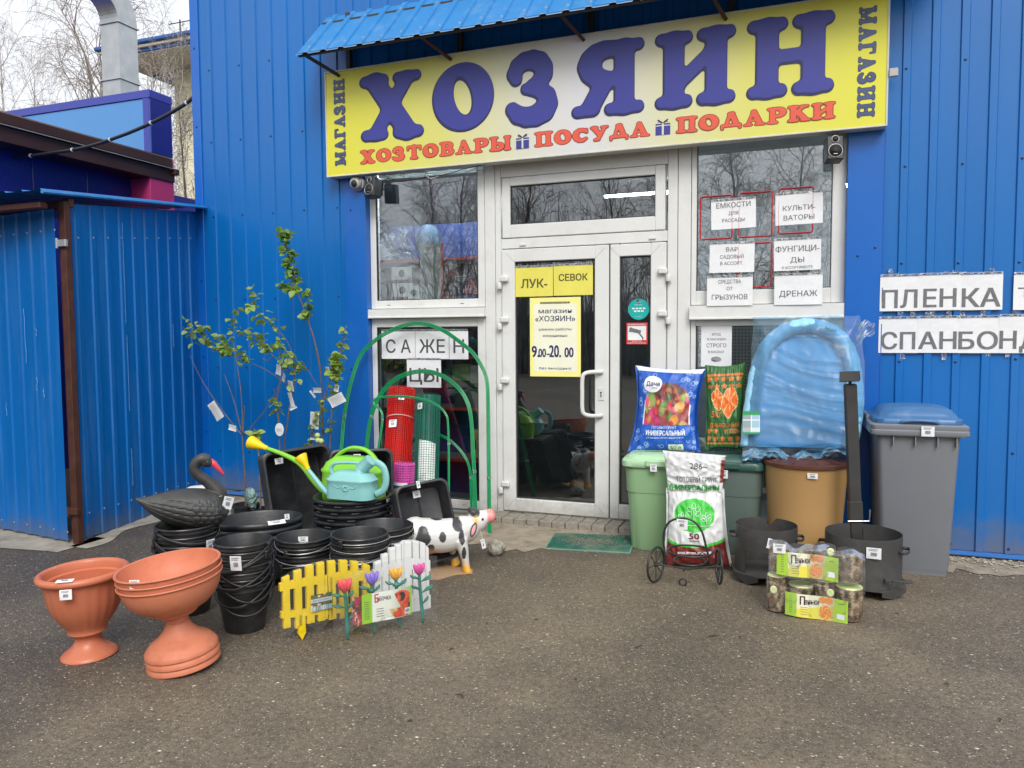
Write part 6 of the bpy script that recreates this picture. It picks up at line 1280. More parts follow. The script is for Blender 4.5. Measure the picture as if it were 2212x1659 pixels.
# ================================================================ little picket fences and tulips
m_fy = mat('yellow_fence_plastic', s2l(238, 206, 22), rough=.38, var=.04, dirt=s2l(200, 165, 30), dscale=10, damt=.3); m_fw = mat('white_fence_plastic', (.74, .75, .74), rough=.4, var=.05)
m_wrap = film_mat('stretch_wrap', (.98, .99, .99), gloss=.05, diff=.03, rough=.12, bump=.35, bscale=14)
def q5(a, b): return 575.1 + .18666 * a, 1106 + .18666 * b
def plane_fn(A, B, back=0.0, lean=0.0):
    A = G(*A); B = G(*B); d = (B - A).normalized(); nn = Vector((d.y, -d.x, 0)); nn = nn if nn.y < 0 else -nn; A = A - nn * back
    def f(x, y):
        r = ray(x, y); t = (A - CAM).dot(nn) / r.dot(nn); p = CAM + r * t; return (p - A).dot(d), p.z
    return A, d, nn, f
def fence(lb, grp, A, B, back, rot_lean, pick, rails, m, name='picket_border_fence', layers=1):
    A_, d, nn, f = plane_fn(A, B, back); t = thing(name, lb, 'border fence', A_, (0, 0, 0), grp); rz = math.atan2(d.y, d.x); t.rotation_euler = (0, 0, rz)
    def pl(x, y): a, b = f(*q5(x, y)); return a, b
    for k in range(layers):
        yb = .014 * k
        for (x0, x1, yt0, yt1, ybm, pt) in pick:
            a0, zt0 = pl(x0, yt0); a1, zt1 = pl(x1, yt1); _, zb = pl((x0 + x1) / 2, ybm); w_ = a1 - a0
            poly = [(a0, zb), (a1, zb), (a1, zt1), (a0, zt0)] if not pt else [(a0, zb + w_ * .9), ((a0 + a1) / 2, zb), (a1, zb + w_ * .9), (a1, zt1), (a0, zt0)]
            MB().prism(poly, yb, yb + .009).prism([(a0 + w_ * .12, max(z_[1] for z_ in poly[:2]) + .01), (a1 - w_ * .12, max(z_[1] for z_ in poly[:2]) + .01), (a1 - w_ * .12, zt1 - .006), (a0 + w_ * .12, zt0 - .006)], yb - .003, yb).obj('picket', m, t)
        for (xa, ya, xb, yb_, th, seg) in rails:
            mb = MB(); N = 8 if seg else 1
            for i in range(N):
                def pt_(i): u = i / N; x = xa + (xb - xa) * u; y = ya + (yb_ - ya) * u - seg * math.sin(PI * u); return pl(x, y)
                (a0, z0), (a1, z1) = pt_(i), pt_(i + 1); mb.prism([(a0, z0 - th), (a1, z1 - th), (a1, z1), (a0, z0)], yb + .0015, yb + .0125)
            mb.obj('rail', m, t)
    return t, pl
FA, FB = (650, 1383), (772, 1355)
pk1 = [(190, 270, 775, 735, 1345, 0), (325, 408, 695, 668, 1345, 0), (368, 455, 1180, 1175, 1483, 1), (460, 548, 635, 615, 1290, 0), (590, 672, 600, 582, 1262, 0), (672, 706, 740, 738, 1240, 0)]
fence('left panel of the yellow curved picket border fence in stretch wrap', 'yellow border fence panels', FA, FB, 0, 0, pk1, [(160, 838, 706, 745, .036, 12), (175, 1165, 706, 1110, .03, 0)], m_fy, layers=2)
pk2 = [(715, 800, 575, 566, 1245, 0), (735, 765, 740, 738, 1235, 0), (850, 940, 562, 562, 1230, 0), (985, 1065, 570, 575, 1220, 0), (1120, 1200, 590, 620, 1200, 0), (1025, 1092, 1150, 1150, 1337, 1)]
yf2, ypl = fence('right panel of the yellow curved picket border fence behind the tulips', 'yellow border fence panels', FA, FB, .012, 0, pk2, [(715, 735, 1225, 690, .05, 20), (715, 1105, 1225, 1060, .035, 0)], m_fy, layers=2)
pw1 = [(1255, 1330, 590, 560, 1240, 0), (1340, 1410, 500, 480, 1235, 0), (1425, 1495, 425, 410, 1220, 0), (1500, 1560, 385, 372, 1210, 0), (1565, 1590, 355, 350, 1200, 0)]
fence('left panel of the white curved picket border fence behind the tulips', 'white border fence panels', FA, FB, .055, 0, pw1, [(1245, 680, 1600, 560, .05, 10), (1245, 1080, 1600, 1040, .04, 0)], m_fw, layers=2)
pw2 = [(1600, 1680, 345, 338, 1180, 0), (1695, 1765, 335, 340, 1180, 0), (1780, 1840, 345, 365, 1150, 0), (1845, 1880, 380, 420, 1120, 0)]
wf2, wpl = fence('right panel of the white curved picket border fence next to the cow', 'white border fence panels', FA, FB, .035, 0, pw2, [(1600, 540, 1900, 560, .06, 5), (1600, 960, 1905, 960, .1, 0)], m_fw, layers=3)
m_tul = mat('tulip_green_plastic', s2l(28, 128, 112), rough=.42, var=.08); 
TA, TB = (751, 1374), (914, 1336.5)
A_t, d_t, n_t, f_t = plane_fn(TA, TB, -.05)
def tulip(lb, col, tip, head, hw, leaves, bend):
    o = A_t + d_t * f_t(*q5(*tip))[0]; t = thing('tulip_stake', lb, 'garden stake', (o.x, o.y, 0), (0, 0, math.atan2(d_t.y, d_t.x)), 'plastic tulip stakes'); o0 = f_t(*q5(*tip))[0]
    pl = lambda x, y: (f_t(*q5(x, y))[0] - o0, f_t(*q5(x, y))[1])
    a, z = pl(*head); sp = spline([(0, 0, .002), ((pl(*bend)[0]) * .5, 0, z * .35), (pl(*bend)[0], 0, pl(*bend)[1]), (a, 0, z - .005)], 6); n = len(sp)
    MB().tube(sp, [.003 + .008 * min(1, i / 4) * (1 - .35 * i / n) for i in range(n)], 8, flat=(1, .7)).obj('stem', m_tul, t, smooth=True)
    for (x, y, s_) in leaves:
        la, lz = pl(x, y); j = min(range(n), key=lambda i: abs(sp[i].z - (lz - .03))); MB().tube(spline([sp[j], (la * .6 + sp[j].x * .4, -.01, lz * .7 + sp[j].z * .3), (la, -.012, lz), (la + (la - sp[j].x) * .25, -.008, lz + .012)], 4), [.003, .005, .009, .014, .019, .022, .024, .023, .021, .017, .012, .007, .002], 8, flat=(1, .35)).obj('leaf', m_tul, t, smooth=True)
    hd_ = MB(); k = hw * 1.25
    for j in range(3):
        dx = (j - 1) * k * .42; tp_ = (j - 1) * k * .28
        hd_.tube([(a + dx * .3, (-.006 if j == 1 else .0), z - .008), (a + dx * .9, -.004, z + k * .25), (a + dx + tp_ * .4, -.003, z + k * .75), (a + dx + tp_, 0, z + k * 1.18), (a + dx + tp_ * 1.2, 0, z + k * 1.35)], [k * .18, k * .33, k * .40, k * .30, .002], 8, flat=(1, .7))
    for i_ in range(9):
        aa = a + (i_ - 4) * k * .2; hd_.tube([(aa, -.36 * k, z + k * .1), (aa * 1.0 + (i_ - 4) * k * .03, -.36 * k, z + k * .95)], .0012, 4)
    hd_.obj('flower', col, t, smooth=True); return t, pl, a, z
m_f = [mat(n_, s2l(*c_), rough=.45, var=.1) for n_, c_ in (('coral_flower', (232, 72, 80)), ('violet_flower', (138, 112, 214)), ('amber_flower', (240, 178, 50)), ('pink_flower', (222, 70, 158)))]
tulip('plastic tulip stake with coral red flower, leftmost of four', m_f[0], (943, 1435), (908, 905), .034, [(785, 955, -1), (790, 1085, -1), (985, 925, 1), (985, 1050, 1), (985, 1195, 1)], (925, 1080))
tulip('plastic tulip stake with violet flower, second from left', m_f[1], (1250, 1355), (1225, 820), .033, [(1095, 870, -1), (1290, 860, 1), (1180, 900, 0)], (1235, 1000))
tulip('plastic tulip stake with amber yellow flower, third from left', m_f[2], (1548, 1290), (1500, 765), .033, [(1395, 815, -1), (1590, 790, 1), (1500, 830, 0)], (1510, 950))
tulip('plastic tulip stake with pink flower, rightmost of four', m_f[3], (1815, 1232), (1770, 705), .03, [(1680, 745, -1), (1870, 745, 1), (1885, 860, 1), (1690, 860, -1), (1850, 990, 1)], (1780, 880))
# ---- painted patches: printed pictures as coloured grids
m_paint = attr_mat('glossy_print', .38); m_paint_w = attr_mat('wrinkled_print', .42, .15, 40)
def paint_patch(parent, name, f, u0, u1, v0, v1, N, M_, colfn, m=None, mask=None):
    vs = []; cs = []; idx = {}; fs = []
    for j in range(M_ + 1):
        for i in range(N + 1):
            u = u0 + (u1 - u0) * i / N; v = v0 + (v1 - v0) * j / M_; idx[i, j] = len(vs); vs.append(tuple(f(u, v))); cs.append((*colfn(i / N, j / M_), 1))
    for j in range(M_):
        for i in range(N):
            if mask and not mask((i + .5) / N, (j + .5) / M_): continue
            fs.append((idx[i, j], idx[i + 1, j], idx[i + 1, j + 1], idx[i, j + 1]))
    me = bpy.data.meshes.new(name); me.from_pydata(vs, [], fs); me.materials.append(m or m_paint); ca = me.color_attributes.new('paint', 'FLOAT_COLOR', 'POINT'); ca.data.foreach_set('color', np.array(cs, 'f').ravel()); me.polygons.foreach_set('use_smooth', [True] * len(fs))
    o = bpy.data.objects.new(name, me); COL.objects.link(o); o.parent = parent; return o
def blobs(seed, cols, n, rmin, rmax, base):
    r = random.Random(seed); B = [(r.random(), r.random(), r.uniform(rmin, rmax), r.choice(cols)) for _ in range(n)]
    def f(u, v):
        c_ = base
        for (a, b, q_, k) in B:
            d = math.hypot(u - a, v - b)
            if d < q_: s_ = .65 + .5 * (1 - d / q_); c_ = tuple(min(1, x * s_) for x in k)
        return c_
    return f
def flat_f(a0, z0, w_, h_, y): return lambda u, v: (a0 + u * w_, y, z0 + v * h_)
# card БАБОЧКА
ca_, cz_ = f_t(*q5(1080, 1280)); cb_, cz2 = f_t(*q5(1650, 1150)); ct_, cz3 = f_t(*q5(1080, 940)); o = A_t + d_t * ca_ + n_t * .03
wc, hc = cb_ - ca_, cz3 - cz_; bt = thing('flower_set_card', 'printed cardboard sleeve reading БАБОЧКА with butterfly picture across the tulips', 'packaging card', (o.x, o.y, cz_ + .0), (0, 0, math.atan2(d_t.y, d_t.x)))
cf = lambda u, v, e=0: (u * wc, -.004 - e - .01 * math.sin(u * PI), v * hc + .002 * math.sin(u * 6))
grn = s2l(150, 205, 40)
paint_patch(bt, 'card', lambda u, v: cf(u, v), 0, 1, 0, 1, 60, 24, lambda u, v: grn if u < .19 or u > .965 else (s2l(235, 238, 225) if u < .55 else tuple(a * (1 - (u - .55) * 1.6) + b * (u - .55) * 1.6 for a, b in zip(s2l(235, 238, 225), s2l(110, 150, 50)))))
paint_patch(bt, 'butterfly_picture', lambda u, v: cf(u, v, .001), .48, .96, .02, .96, 46, 34, blobs(5, [s2l(225, 75, 40), s2l(240, 95, 50), s2l(205, 50, 40), s2l(240, 200, 130), s2l(30, 30, 40)], 26, .06, .2, s2l(230, 90, 50)), mask=lambda u, v: (u > .25 + .9 * (1 - v) * .6 or v < .35) and math.hypot(u - .62, v - .45) < .52)
paint_patch(bt, 'rose_edge_picture', lambda u, v: (-.045 + u * .045, -.003 + .01 * (1 - u), v * hc * .96), 0, 1, 0, 1, 10, 30, blobs(8, [s2l(190, 50, 70), s2l(230, 170, 160), s2l(90, 60, 40)], 40, .08, .2, s2l(150, 50, 60)))
m_crim = mat('crimson_ink', s2l(190, 30, 60), .5)
mb = MB(); flat_text(mb, 'Б', wc * .28, hc * .66, .022, .042, f=lambda a, b: Vector(cf(a / wc, b / hc, .0018)), bold=.02); mb.obj('initial_letter', m_crim, bt)
mb = MB(); flat_text(mb, 'АБОЧКА', wc * .42, hc * .70, .075, .02, f=lambda a, b: Vector(cf(a / wc, b / hc, .0018)), bold=.02)
for k in range(4): mb.grid(lambda u, v: cf(.27 + u * .14, .42 - k * .085 + v * .018, .0018), 3, 1)
for k in range(9): mb.grid(lambda u, v: cf(.04 + u * .1, .72 - k * .07 + v * .014, .0018), 2, 1)
mb.obj('lettering', m_ink, bt); MB().grid(lambda u, v: cf(.84 + u * .12, .08 + v * .2, .002), 3, 2).obj('barcode_field', m_white, bt)
mb = MB(); [mb.grid(lambda u, v: cf(.855 + k * .012 + u * .006, .12 + v * .12, .0026), 1, 1) for k in range(8)]; mb.obj('barcode', m_ink, bt)
# card on the yellow fence
a0, z0 = ypl(500, 1140); a1, z1 = ypl(735, 905); o = plane_fn(FA, FB)[0]; d_ = plane_fn(FA, FB)[1]; n__ = plane_fn(FA, FB)[2]
yc = thing('fence_set_card', 'small printed card reading ДЕКОРАТИВНЫЙ with flower photos on the yellow fence', 'packaging card', o + d_ * a0 + n__ * .012 + Vector((0, 0, z0)), (0, 0, math.atan2(d_.y, d_.x)))
wf_, hf_ = a1 - a0, z1 - z0
paint_patch(yc, 'card', lambda u, v: (u * wf_, -.002, v * hf_), 0, 1, 0, 1, 40, 36, (lambda g_: lambda u, v: s2l(205, 215, 225) if .5 < v < .75 else ((s2l(225, 230, 235) if (u * 14) % 1 < .5 else s2l(60, 110, 110)) if v < .28 else g_(u, v)))(blobs(12, [s2l(200, 60, 50), s2l(90, 120, 60), s2l(230, 220, 210), s2l(60, 90, 40)], 60, .03, .08, s2l(80, 105, 60))))
mb = MB(); flat_text(mb, 'Декоративный', wf_ * .5, hf_ * .58, wf_ * .86, .011, y=-.003); mb.obj('lettering', m_ink, yc)
# stretch wrap over the fences (parts of the fence things)
def wrapf(x0, x1, yt, yb, amp, off):
    def g(u, v):
        x = x0 + (x1 - x0) * u; y = yt(u) + (yb(u) - yt(u)) * v; a, z = f_t(*q5(x, y)); p = A_t + d_t * a + n_t * (off + amp * math.sin(u * 9) * math.sin(v * 7)); return (p.x, p.y, max(.004, z))
    return g
w1 = thing('stretch_wrap', 'clear stretch film around the yellow fence panels', 'plastic film', (0, 0, 0)); MB().grid(wrapf(185, 1210, lambda u: 770 - 215 * math.sin(PI * min(.5, u * .9)), lambda u: 1400 - 150 * u + 60 * math.sin(u * 18), .006, -.028), 40, 24).obj('film', m_wrap, w1, smooth=True)
w2 = thing('stretch_wrap', 'clear stretch film around the white fence and tulips', 'plastic film', (0, 0, 0)); MB().grid(wrapf(740, 1930, lambda u: 780 - 300 * math.sin(PI * .5 * min(1, u * 1.1)), lambda u: 1370 - 150 * u + 40 * math.sin(u * 20), .008, .045), 46, 26).obj('film', m_wrap, w2, smooth=True)
# ================================================================ goods right of the door
def q8(a, b): return 1327 + .311 * a, 774 + .311 * b
def qa(a, b): return 1585 + .3554 * a, 663.6 + .3554 * b
def qb(a, b): return 1548.3 + .2 * a, 1069 + .2 * b
# ---- lidded square bins
def bin_(lb, xl, xr, ybase, Y, ml, mb_, seed=0):
    a = P(xl, ybase, Y); b = P(xr, ybase, Y); w_ = b.x - a.x; cx = (a.x + b.x) / 2; g = G((xl + xr) / 2, ybase); t = thing('lidded_bin', lb, 'bin', (cx, g.y + .15, 0), (0, 0, math.radians(3)), 'square lidded bins'); h = .605; W = w_ / 2
    rg = [rrect(W * k, .16 * k + .0, .085, 7, z) for k, z in ((.80, 0), (.82, .006), (.93, h * .66), (.955, h * .662), (.965, h * .70), (1.0, h * .985), (1.0, h))]
    MB().loft(rg).obj('body', mb_, t, smooth=35)
    rg = [rrect(W * k + .006, .16 * k + .008, .085, 7, z) for k, z in ((1.04, h - .028), (1.07, h - .022), (1.07, h + .012), (1.03, h + .024), (.95, h + .028), (.90, h + .045), (.82, h + .055), (.4, h + .062))]
    o = MB().loft(rg).obj('lid', ml, t, smooth=40)
    MB().bbox(-.07, .07, -.16 - .034, -.16, h - .018, h + .028, .008).obj('lid_clip', ml, o, smooth=40)
    for s in (-1, 1): MB().bbox(s * W * .5 - .004, s * W * .5 + .004, -.14, .14, h + .05, h + .062, .003).obj('lid_rib', ml, o)
    return t, W, h
m_b1 = mat('light_green_bin_plastic', s2l(140, 176, 132), rough=.42, var=.04, scale=3); m_b1l = mat('mint_lid_plastic', s2l(168, 205, 165), rough=.38, var=.03)
m_b2 = mat('grey_green_bin_plastic', s2l(96, 112, 106), rough=.45, var=.05, scale=3); m_b2l = mat('dark_green_lid_plastic', s2l(52, 88, 80), rough=.35, var=.05)
tb1, Wb, hb = bin_('light green bin with mint lid under the blue soil bag', 1352, 1488, 1192, -.42, m_b1l, m_b1); label(tb1, (-.01, -.2, hb - .02), .045, .05)
tb2, Wb2, hb2 = bin_('grey green bin with dark green lid behind the white soil bag', 1500, 1645, 1200, -.42, m_b2l, m_b2); label(tb2, (-.03, -.19, hb - .05), .045, .055)
# ---- pillow shaped bags
def bag_fn(corners, T, seed, pinch=.5, wr=.006, side=1.0, waist=0.0, vw=.5):
    r = random.Random(seed); ph = [r.uniform(0, 6) for _ in range(8)]
    def f(u, v, o=0.0):
        a = corners[0].lerp(corners[1], u); b = corners[3].lerp(corners[2], u); p = a.lerp(b, v)      # corners: bl br tr tl
        e = (max(0, math.sin(PI * u)) ** pinch) * (max(0, math.sin(PI * v)) ** (pinch * .8)); cx = (corners[0] + corners[1] + corners[2] + corners[3]) / 4
        p = p + (cx - p) * .045 * (1 - max(0, math.sin(PI * u)) ** .4 if abs(v - .5) < .5 else 0) * side
        if waist: p = Vector((p.x + (cx.x - p.x) * waist * math.sin(PI * min(1, max(0, v))) ** .8 + .0, p.y, p.z)); p.z += -.018 * math.sin(PI * u) * (1 if v > .5 else -1) * abs(2 * v - 1) ** 4
        fold = abs(NZ(u * 7 + seed, v * 5, seed)) ; w_ = wr * (1.6 - 6 * fold) * (.4 + .6 * (abs(2 * u - 1) ** 2 + abs(2 * v - 1) ** 2)) + .5 * wr * (math.sin(u * 23 + v * 9 + ph[0]) * math.sin(v * 17 + ph[1]) + .6 * math.sin((u + v) * 41 + ph[2]) * math.sin((u - v) * 15 + ph[3]) + .5 * math.sin(u * 60 + ph[4]) * (abs(v - .5) * 2) ** 3 * 2)
        return (p.x, p.y - T * e * side - w_ * side * (.3 + .7 * e) - o, p.z)
    return f
def bag(name, lb, cornersW, T, seed, m, colfn=None, N=70, M_=90, base=None, wr=.006, pinch=.5, waist=0.0, group='bags of soil and charcoal'):
    o = base or (cornersW[0] + cornersW[1]) / 2; t = thing(name, lb, 'bag', o, group=group); c_ = [p - o for p in cornersW]
    f = bag_fn(c_, T, seed, wr=wr, pinch=pinch, waist=waist); fb = bag_fn(c_, T * .7, seed + 1, side=-1.0, pinch=pinch, waist=waist)
    paint_patch(t, 'front', lambda u, v: f(u, v), 0, 1, 0, 1, N, M_, colfn, m_paint_w)
    MB().grid(lambda u, v: fb(1 - u, v), 24, 30).obj('back', m, t, smooth=True)
    return t, f
# blue bag: doodle print, picture window, banner
rr_ = random.Random(31); DOO = [(rr_.random(), rr_.random(), rr_.uniform(.018, .045), rr_.choice((0, 1, 2))) for _ in range(90)]
def blue_cols(u, v):
    blue = s2l(28, 84, 178); wh = s2l(225, 232, 240)
    if v > .955: return wh
    # picture window
    du, dv = (u - .52) / .39, (v - .52) / .24
    inpic = abs(du) < 1 and dv > -1 and (dv < .2 or du ** 2 + max(0, dv - .15) ** 2 * .75 < .95)
    if inpic and v > .33: return None
    k = blue
    for (a, b, q_, ty) in DOO:
        d = math.hypot(u - a, (v - b) * 1.25); an = math.atan2(v - b, u - a)
        if (ty == 0 and abs(d - q_ * (.75 + .25 * math.cos(an * 6))) < .006) or (ty == 1 and abs(d - q_ * .8) < .005) or (ty == 2 and d < q_ and abs(math.sin(an * 3)) < .3): return s2l(150, 185, 225)
    return k
PIC = blobs(3, [s2l(196, 50, 62), s2l(222, 90, 140), s2l(214, 70, 70), s2l(120, 60, 40), s2l(90, 130, 60), s2l(228, 150, 60), s2l(205, 60, 120), s2l(230, 190, 120), s2l(150, 160, 80)], 170, .025, .085, s2l(140, 50, 50))
def bc_(u, v):
    c_ = blue_cols(u, v)
    if c_ is None:
        du, dv = (u - .52) / .39, (v - .52) / .24; e = max(abs(du), 0)
        if e > .955: return s2l(235, 235, 235)
        if v > .62: return tuple(x * .45 for x in PIC(u, v)) if v > .66 + .05 * math.sin(u * 9) else PIC(u, v)
        return PIC(u, v)
    if .135 < v < .335 and .19 < u < .93: return s2l(20, 92, 190)
    return c_
Yb = -.20
cs_ = [P(1357, 977, -.30), P(1512, 977, -.30), P(1524, 797, -.12), P(1373, 789, -.12)]
tbag, fB = bag('soil_bag', 'bright blue soil bag with flower basket picture standing on the light green bin', cs_, .085, 4, mat('blue_bag_back', s2l(28, 84, 178), .45), bc_, 110, 130, wr=.005, waist=.17)
m_wi = mat('white_ink', (.8, .82, .84), .45)
def dec(parent, name, m, f, items, o=.006):
    mb = MB()
    for (s, u, v, wu, hv, bo) in items: flat_text(mb, s, u, v, wu, hv, bold=bo, f=lambda a, b: f(a, b, o))
    return mb.obj(name, m, parent)
dec(tbag, 'banner_lettering', m_wi, fB, [('ГОТОВЫЙ ГРУНТ', .5, .285, .4, .03, .0), ('УНИВЕРСАЛЬНЫЙ', .52, .205, .62, .058, .04), ('ДЛЯ ВЫРАЩИВАНИЯ ВСЕХ ВИДОВ КУЛЬТУР', .52, .165, .58, .02, 0)])
MB().grid(lambda u, v: fB(.58 + u * .21, .005 + v * .085, .002), 6, 4).obj('volume_field', mat('pale_green_field', s2l(200, 215, 190), .5), tbag); dec(tbag, 'volume_lettering', m_ink, fB, [('50 л', .685, .022, .15, .05, 0)], .004)
mb = MB(); mb.grid(lambda u, v: fB(.27 + .155 * v * math.cos(u * 2 * PI) * (1 + .05 * math.sin(u * 12)), .80 + .10 * v * math.sin(u * 2 * PI), .003), 32, 4); mb.obj('brand_badge', mat('badge_white', (.75, .77, .78), .4), tbag, smooth=True)
dec(tbag, 'badge_lettering', m_navy, fB, [('Дача', .275, .78, .22, .055, .03)], .006); dec(tbag, 'badge_small', m_ink_l, fB, [('time', .30, .745, .10, .028, 0)], .006)
# green charcoal bag
def gc(u, v):
    g_ = s2l(52, 104, 52); o_ = s2l(214, 120, 52)
    for (a, b, n_, s_) in ((.08, .83, 5, .2), (.1, .745, 5, .2), (.08, .22, 2, .18), (.08, .13, 5, .2)):
        for k in range(n_):
            if math.hypot((u - a - k * s_) / .07, (v - b) / .027) < 1 + .25 * math.sin(9 * math.atan2(v - b, u - a - k * s_)): return o_
    if abs(v - .88) < .012 or abs(v - .065) < .010: return o_
    for (cu, cv, s_, ro) in ((.66, .57, .33, .25), (.31, .60, .24, -.3)):
        x, y = u - cu, (v - cv); an = math.atan2(y, x) + ro; d = math.hypot(x, y * 1.9); rad = s_ * (.62 + .25 * math.cos(an + PI / 2) ** 2 + .1 * abs(math.cos(2.5 * an)) + .2 * max(0, math.cos(an + PI / 2)) ** 6)
        if d < rad: return s2l(240, 215, 150) if abs(math.sin(an * 3.0 + .5)) < .12 or abs(d - rad) < .012 else s2l(226, 112, 40)
    return g_
cs_ = [P(1524, 972, -.22), P(1604, 973, -.22), P(1610, 783, -.1), P(1524, 788, -.1)]
tcg, fC = bag('charcoal_bag', 'dark green charcoal bag with orange birch leaves standing on the grey green bin', cs_, .05, 9, mat('green_bag_back', s2l(52, 104, 52), .5), gc, 60, 110, wr=.008, waist=.08)
m_or = mat('orange_ink', s2l(222, 120, 50), .5)
dec(tcg, 'lettering', m_or, fC, [('5кг', .30, .385, .3, .075, .05), ('ДРЕВЕСНЫЙ', .52, .27, .84, .045, .05), ('УГОЛЬ', .73, .195, .42, .05, .05)], .004)
# white soil bag on the ground, lower part full, upper flap folded
def wc_(u, v):
    if v < .27 + .05 * (2 * u - 1) ** 2 * 1.2: return s2l(112, 34, 30)
    if v < .285 + .07 * (2 * u - 1) ** 2 + .015 and v < .39: return s2l(60, 190, 60)
    d = math.hypot((u - .5) / .36, (v - .68) / .215)
    if d < 1:
        x, y = u, v
        def leafy(cx, cy, s_):
            for (dx, dy, an) in ((0, .10, 0), (-.075, .055, .9), (.075, .055, -.9), (-.08, .01, 1.0), (.08, .01, -1.0)):
                X, Y_ = (x - cx - dx * s_), (y - cy - dy * s_); a_, b_ = X * math.cos(an) + Y_ * math.sin(an), -X * math.sin(an) + Y_ * math.cos(an); k = math.hypot(a_ / (.026 * s_), b_ / (.042 * s_))
                if .68 < k < 1.05: return True
            return abs(x - cx) < .005 and cy - .12 * s_ < y < cy + .12 * s_
        return s2l(62, 186, 62)
    return (.62, .63, .62)
cs_ = [P(1433, 1224, -.80), P(1580, 1224, -.80), P(1562, 1055, -.66), P(1441, 1052, -.66)]
twb, fW = bag('soil_bag', 'white soil bag with green circle and brown base standing on the asphalt before the bins', cs_, .085, 14, m_white, wc_, 110, 120, base=Vector((cs_[0] + cs_[1]) / 2), wr=.008, waist=.07)
dec(twb, 'volume_lettering', mat('maroon_ink', s2l(110, 34, 40), .5), fW, [('50', .5, .39, .17, .07, .06), ('литров', .5, .352, .17, .022, .02)], .004)
mb = MB()
def sprout(cx, cy, s_):
    mb.tube([fW(cx, cy - .11 * s_ + .15 * s_ * k / 5, .005) for k in range(6)], .0015, 4)
    for (dx, dy, an) in ((0, .09, 0), (-.075, .05, .9), (.075, .05, -.9), (-.08, -.01, 1.0), (.08, -.01, -1.0)):
        pts = []
        for k in range(17):
            t_ = k / 16 * 2 * PI; a_ = .026 * s_ * math.sin(t_) * (1 - .35 * math.cos(t_)); b_ = .040 * s_ * math.cos(t_); pts.append(fW(cx + dx * s_ + (a_ * math.cos(an) - b_ * math.sin(an)) * 1.25, cy + dy * s_ + a_ * math.sin(an) + b_ * math.cos(an), .005))
        mb.tube(pts, .0015, 4)
sprout(.5, .71, 1.0); sprout(.29, .635, .62); sprout(.72, .63, .66); mb.tube([fW(.2 + .6 * k / 12, .56 - .004 * k / 3, .005) for k in range(13)], .0015, 4); mb.obj('sprout_drawing', m_wi, twb)
MB().grid(lambda u, v: fW(.22 + u * .56, .185 + v * .03, .002), 10, 1).obj('slogan_field', m_wi, twb); dec(twb, 'slogan_lettering', m_crim, fW, [('ЭКОЛОГИЧЕСКИ ЧИСТЫЙ ПРОДУКТ', .5, .191, .52, .018, 0)], .004)
o = Vector((cs_[0] + cs_[1]) / 2); fl_ = [P(1441, 1062, -.68) - o, P(1563, 1064, -.68) - o, P(1570, 984, -.63) - o, P(1431, 973, -.63) - o]
fF0 = bag_fn(fl_, .035, 21, wr=.008); fF = lambda u, v, o=0.0: (lambda p: (p[0], p[1], p[2]))(fF0(u, v, o))
paint_patch(twb, 'upper_flap', lambda u, v: fF(u, v), 0, 1, 0, 1, 50, 40, lambda u, v: (s2l(120, 40, 30) if (u > .93 and .25 < v < .9) else (.60, .61, .61)), m_paint_w)
dec(twb, 'flap_lettering', m_ink_l, fF, [('ГОТОВЫЙ ГРУНТ', .55, .28, .68, .13, .01)], .004); dec(twb, 'flap_green_lettering', mat('green_ink', s2l(50, 160, 60), .5), fF, [('УНИВЕРСАЛЬНЫ', .48, .06, .9, .14, .04)], .004)
dec(twb, 'handwritten_price', m_ink, fF, [('286~', .58, .62, .28, .15, 0)], .004)
# ---- tan round bin with brown lid
m_tan = mat('tan_bin_plastic', s2l(200, 158, 104), rough=.42, var=.04, scale=2); m_brl = mat('brown_lid_plastic', s2l(88, 50, 38), rough=.4, var=.12, dirt=s2l(130, 100, 80), dscale=8, damt=.4)
c = Vector((.03, -.36, 0)); tr_ = thing('round_bin', 'tan round bin with ribbed brown lid under the blue wrapped parcel', 'bin', c); hz_ = P(1742, 1012, -.62).z
MB().lathe([(.205, 0), (.212, .006), (.258, hz_ * .99), (.262, hz_), (.25, hz_)], 56).obj('body', m_tan, tr_, smooth=40)
MB().lathe([(.266, hz_ - .012), (.272, hz_ - .008), (.272, hz_ + .012), (.262, hz_ + .018), (.25, hz_ + .016), (.18, hz_ + .034), (.08, hz_ + .05), (.05, hz_ + .052), (0, hz_ + .06)], 56).obj('lid', m_brl, tr_, smooth=30)
mb = MB()
for k in range(10): a = 2 * PI * k / 10; mb.tube([(.06 * math.cos(a), .06 * math.sin(a), hz_ + .052), (.245 * math.cos(a), .245 * math.sin(a), hz_ + .0195)], .005, 4)
mb.tube([(.15 * math.cos(2 * PI * k / 36), .15 * math.sin(2 * PI * k / 36), hz_ + .041) for k in range(36)], .004, 4, closed=True); mb.obj('lid_ribs', m_brl, tr_); label(tr_, (.04, -.263, hz_ - .045), .06, .035)
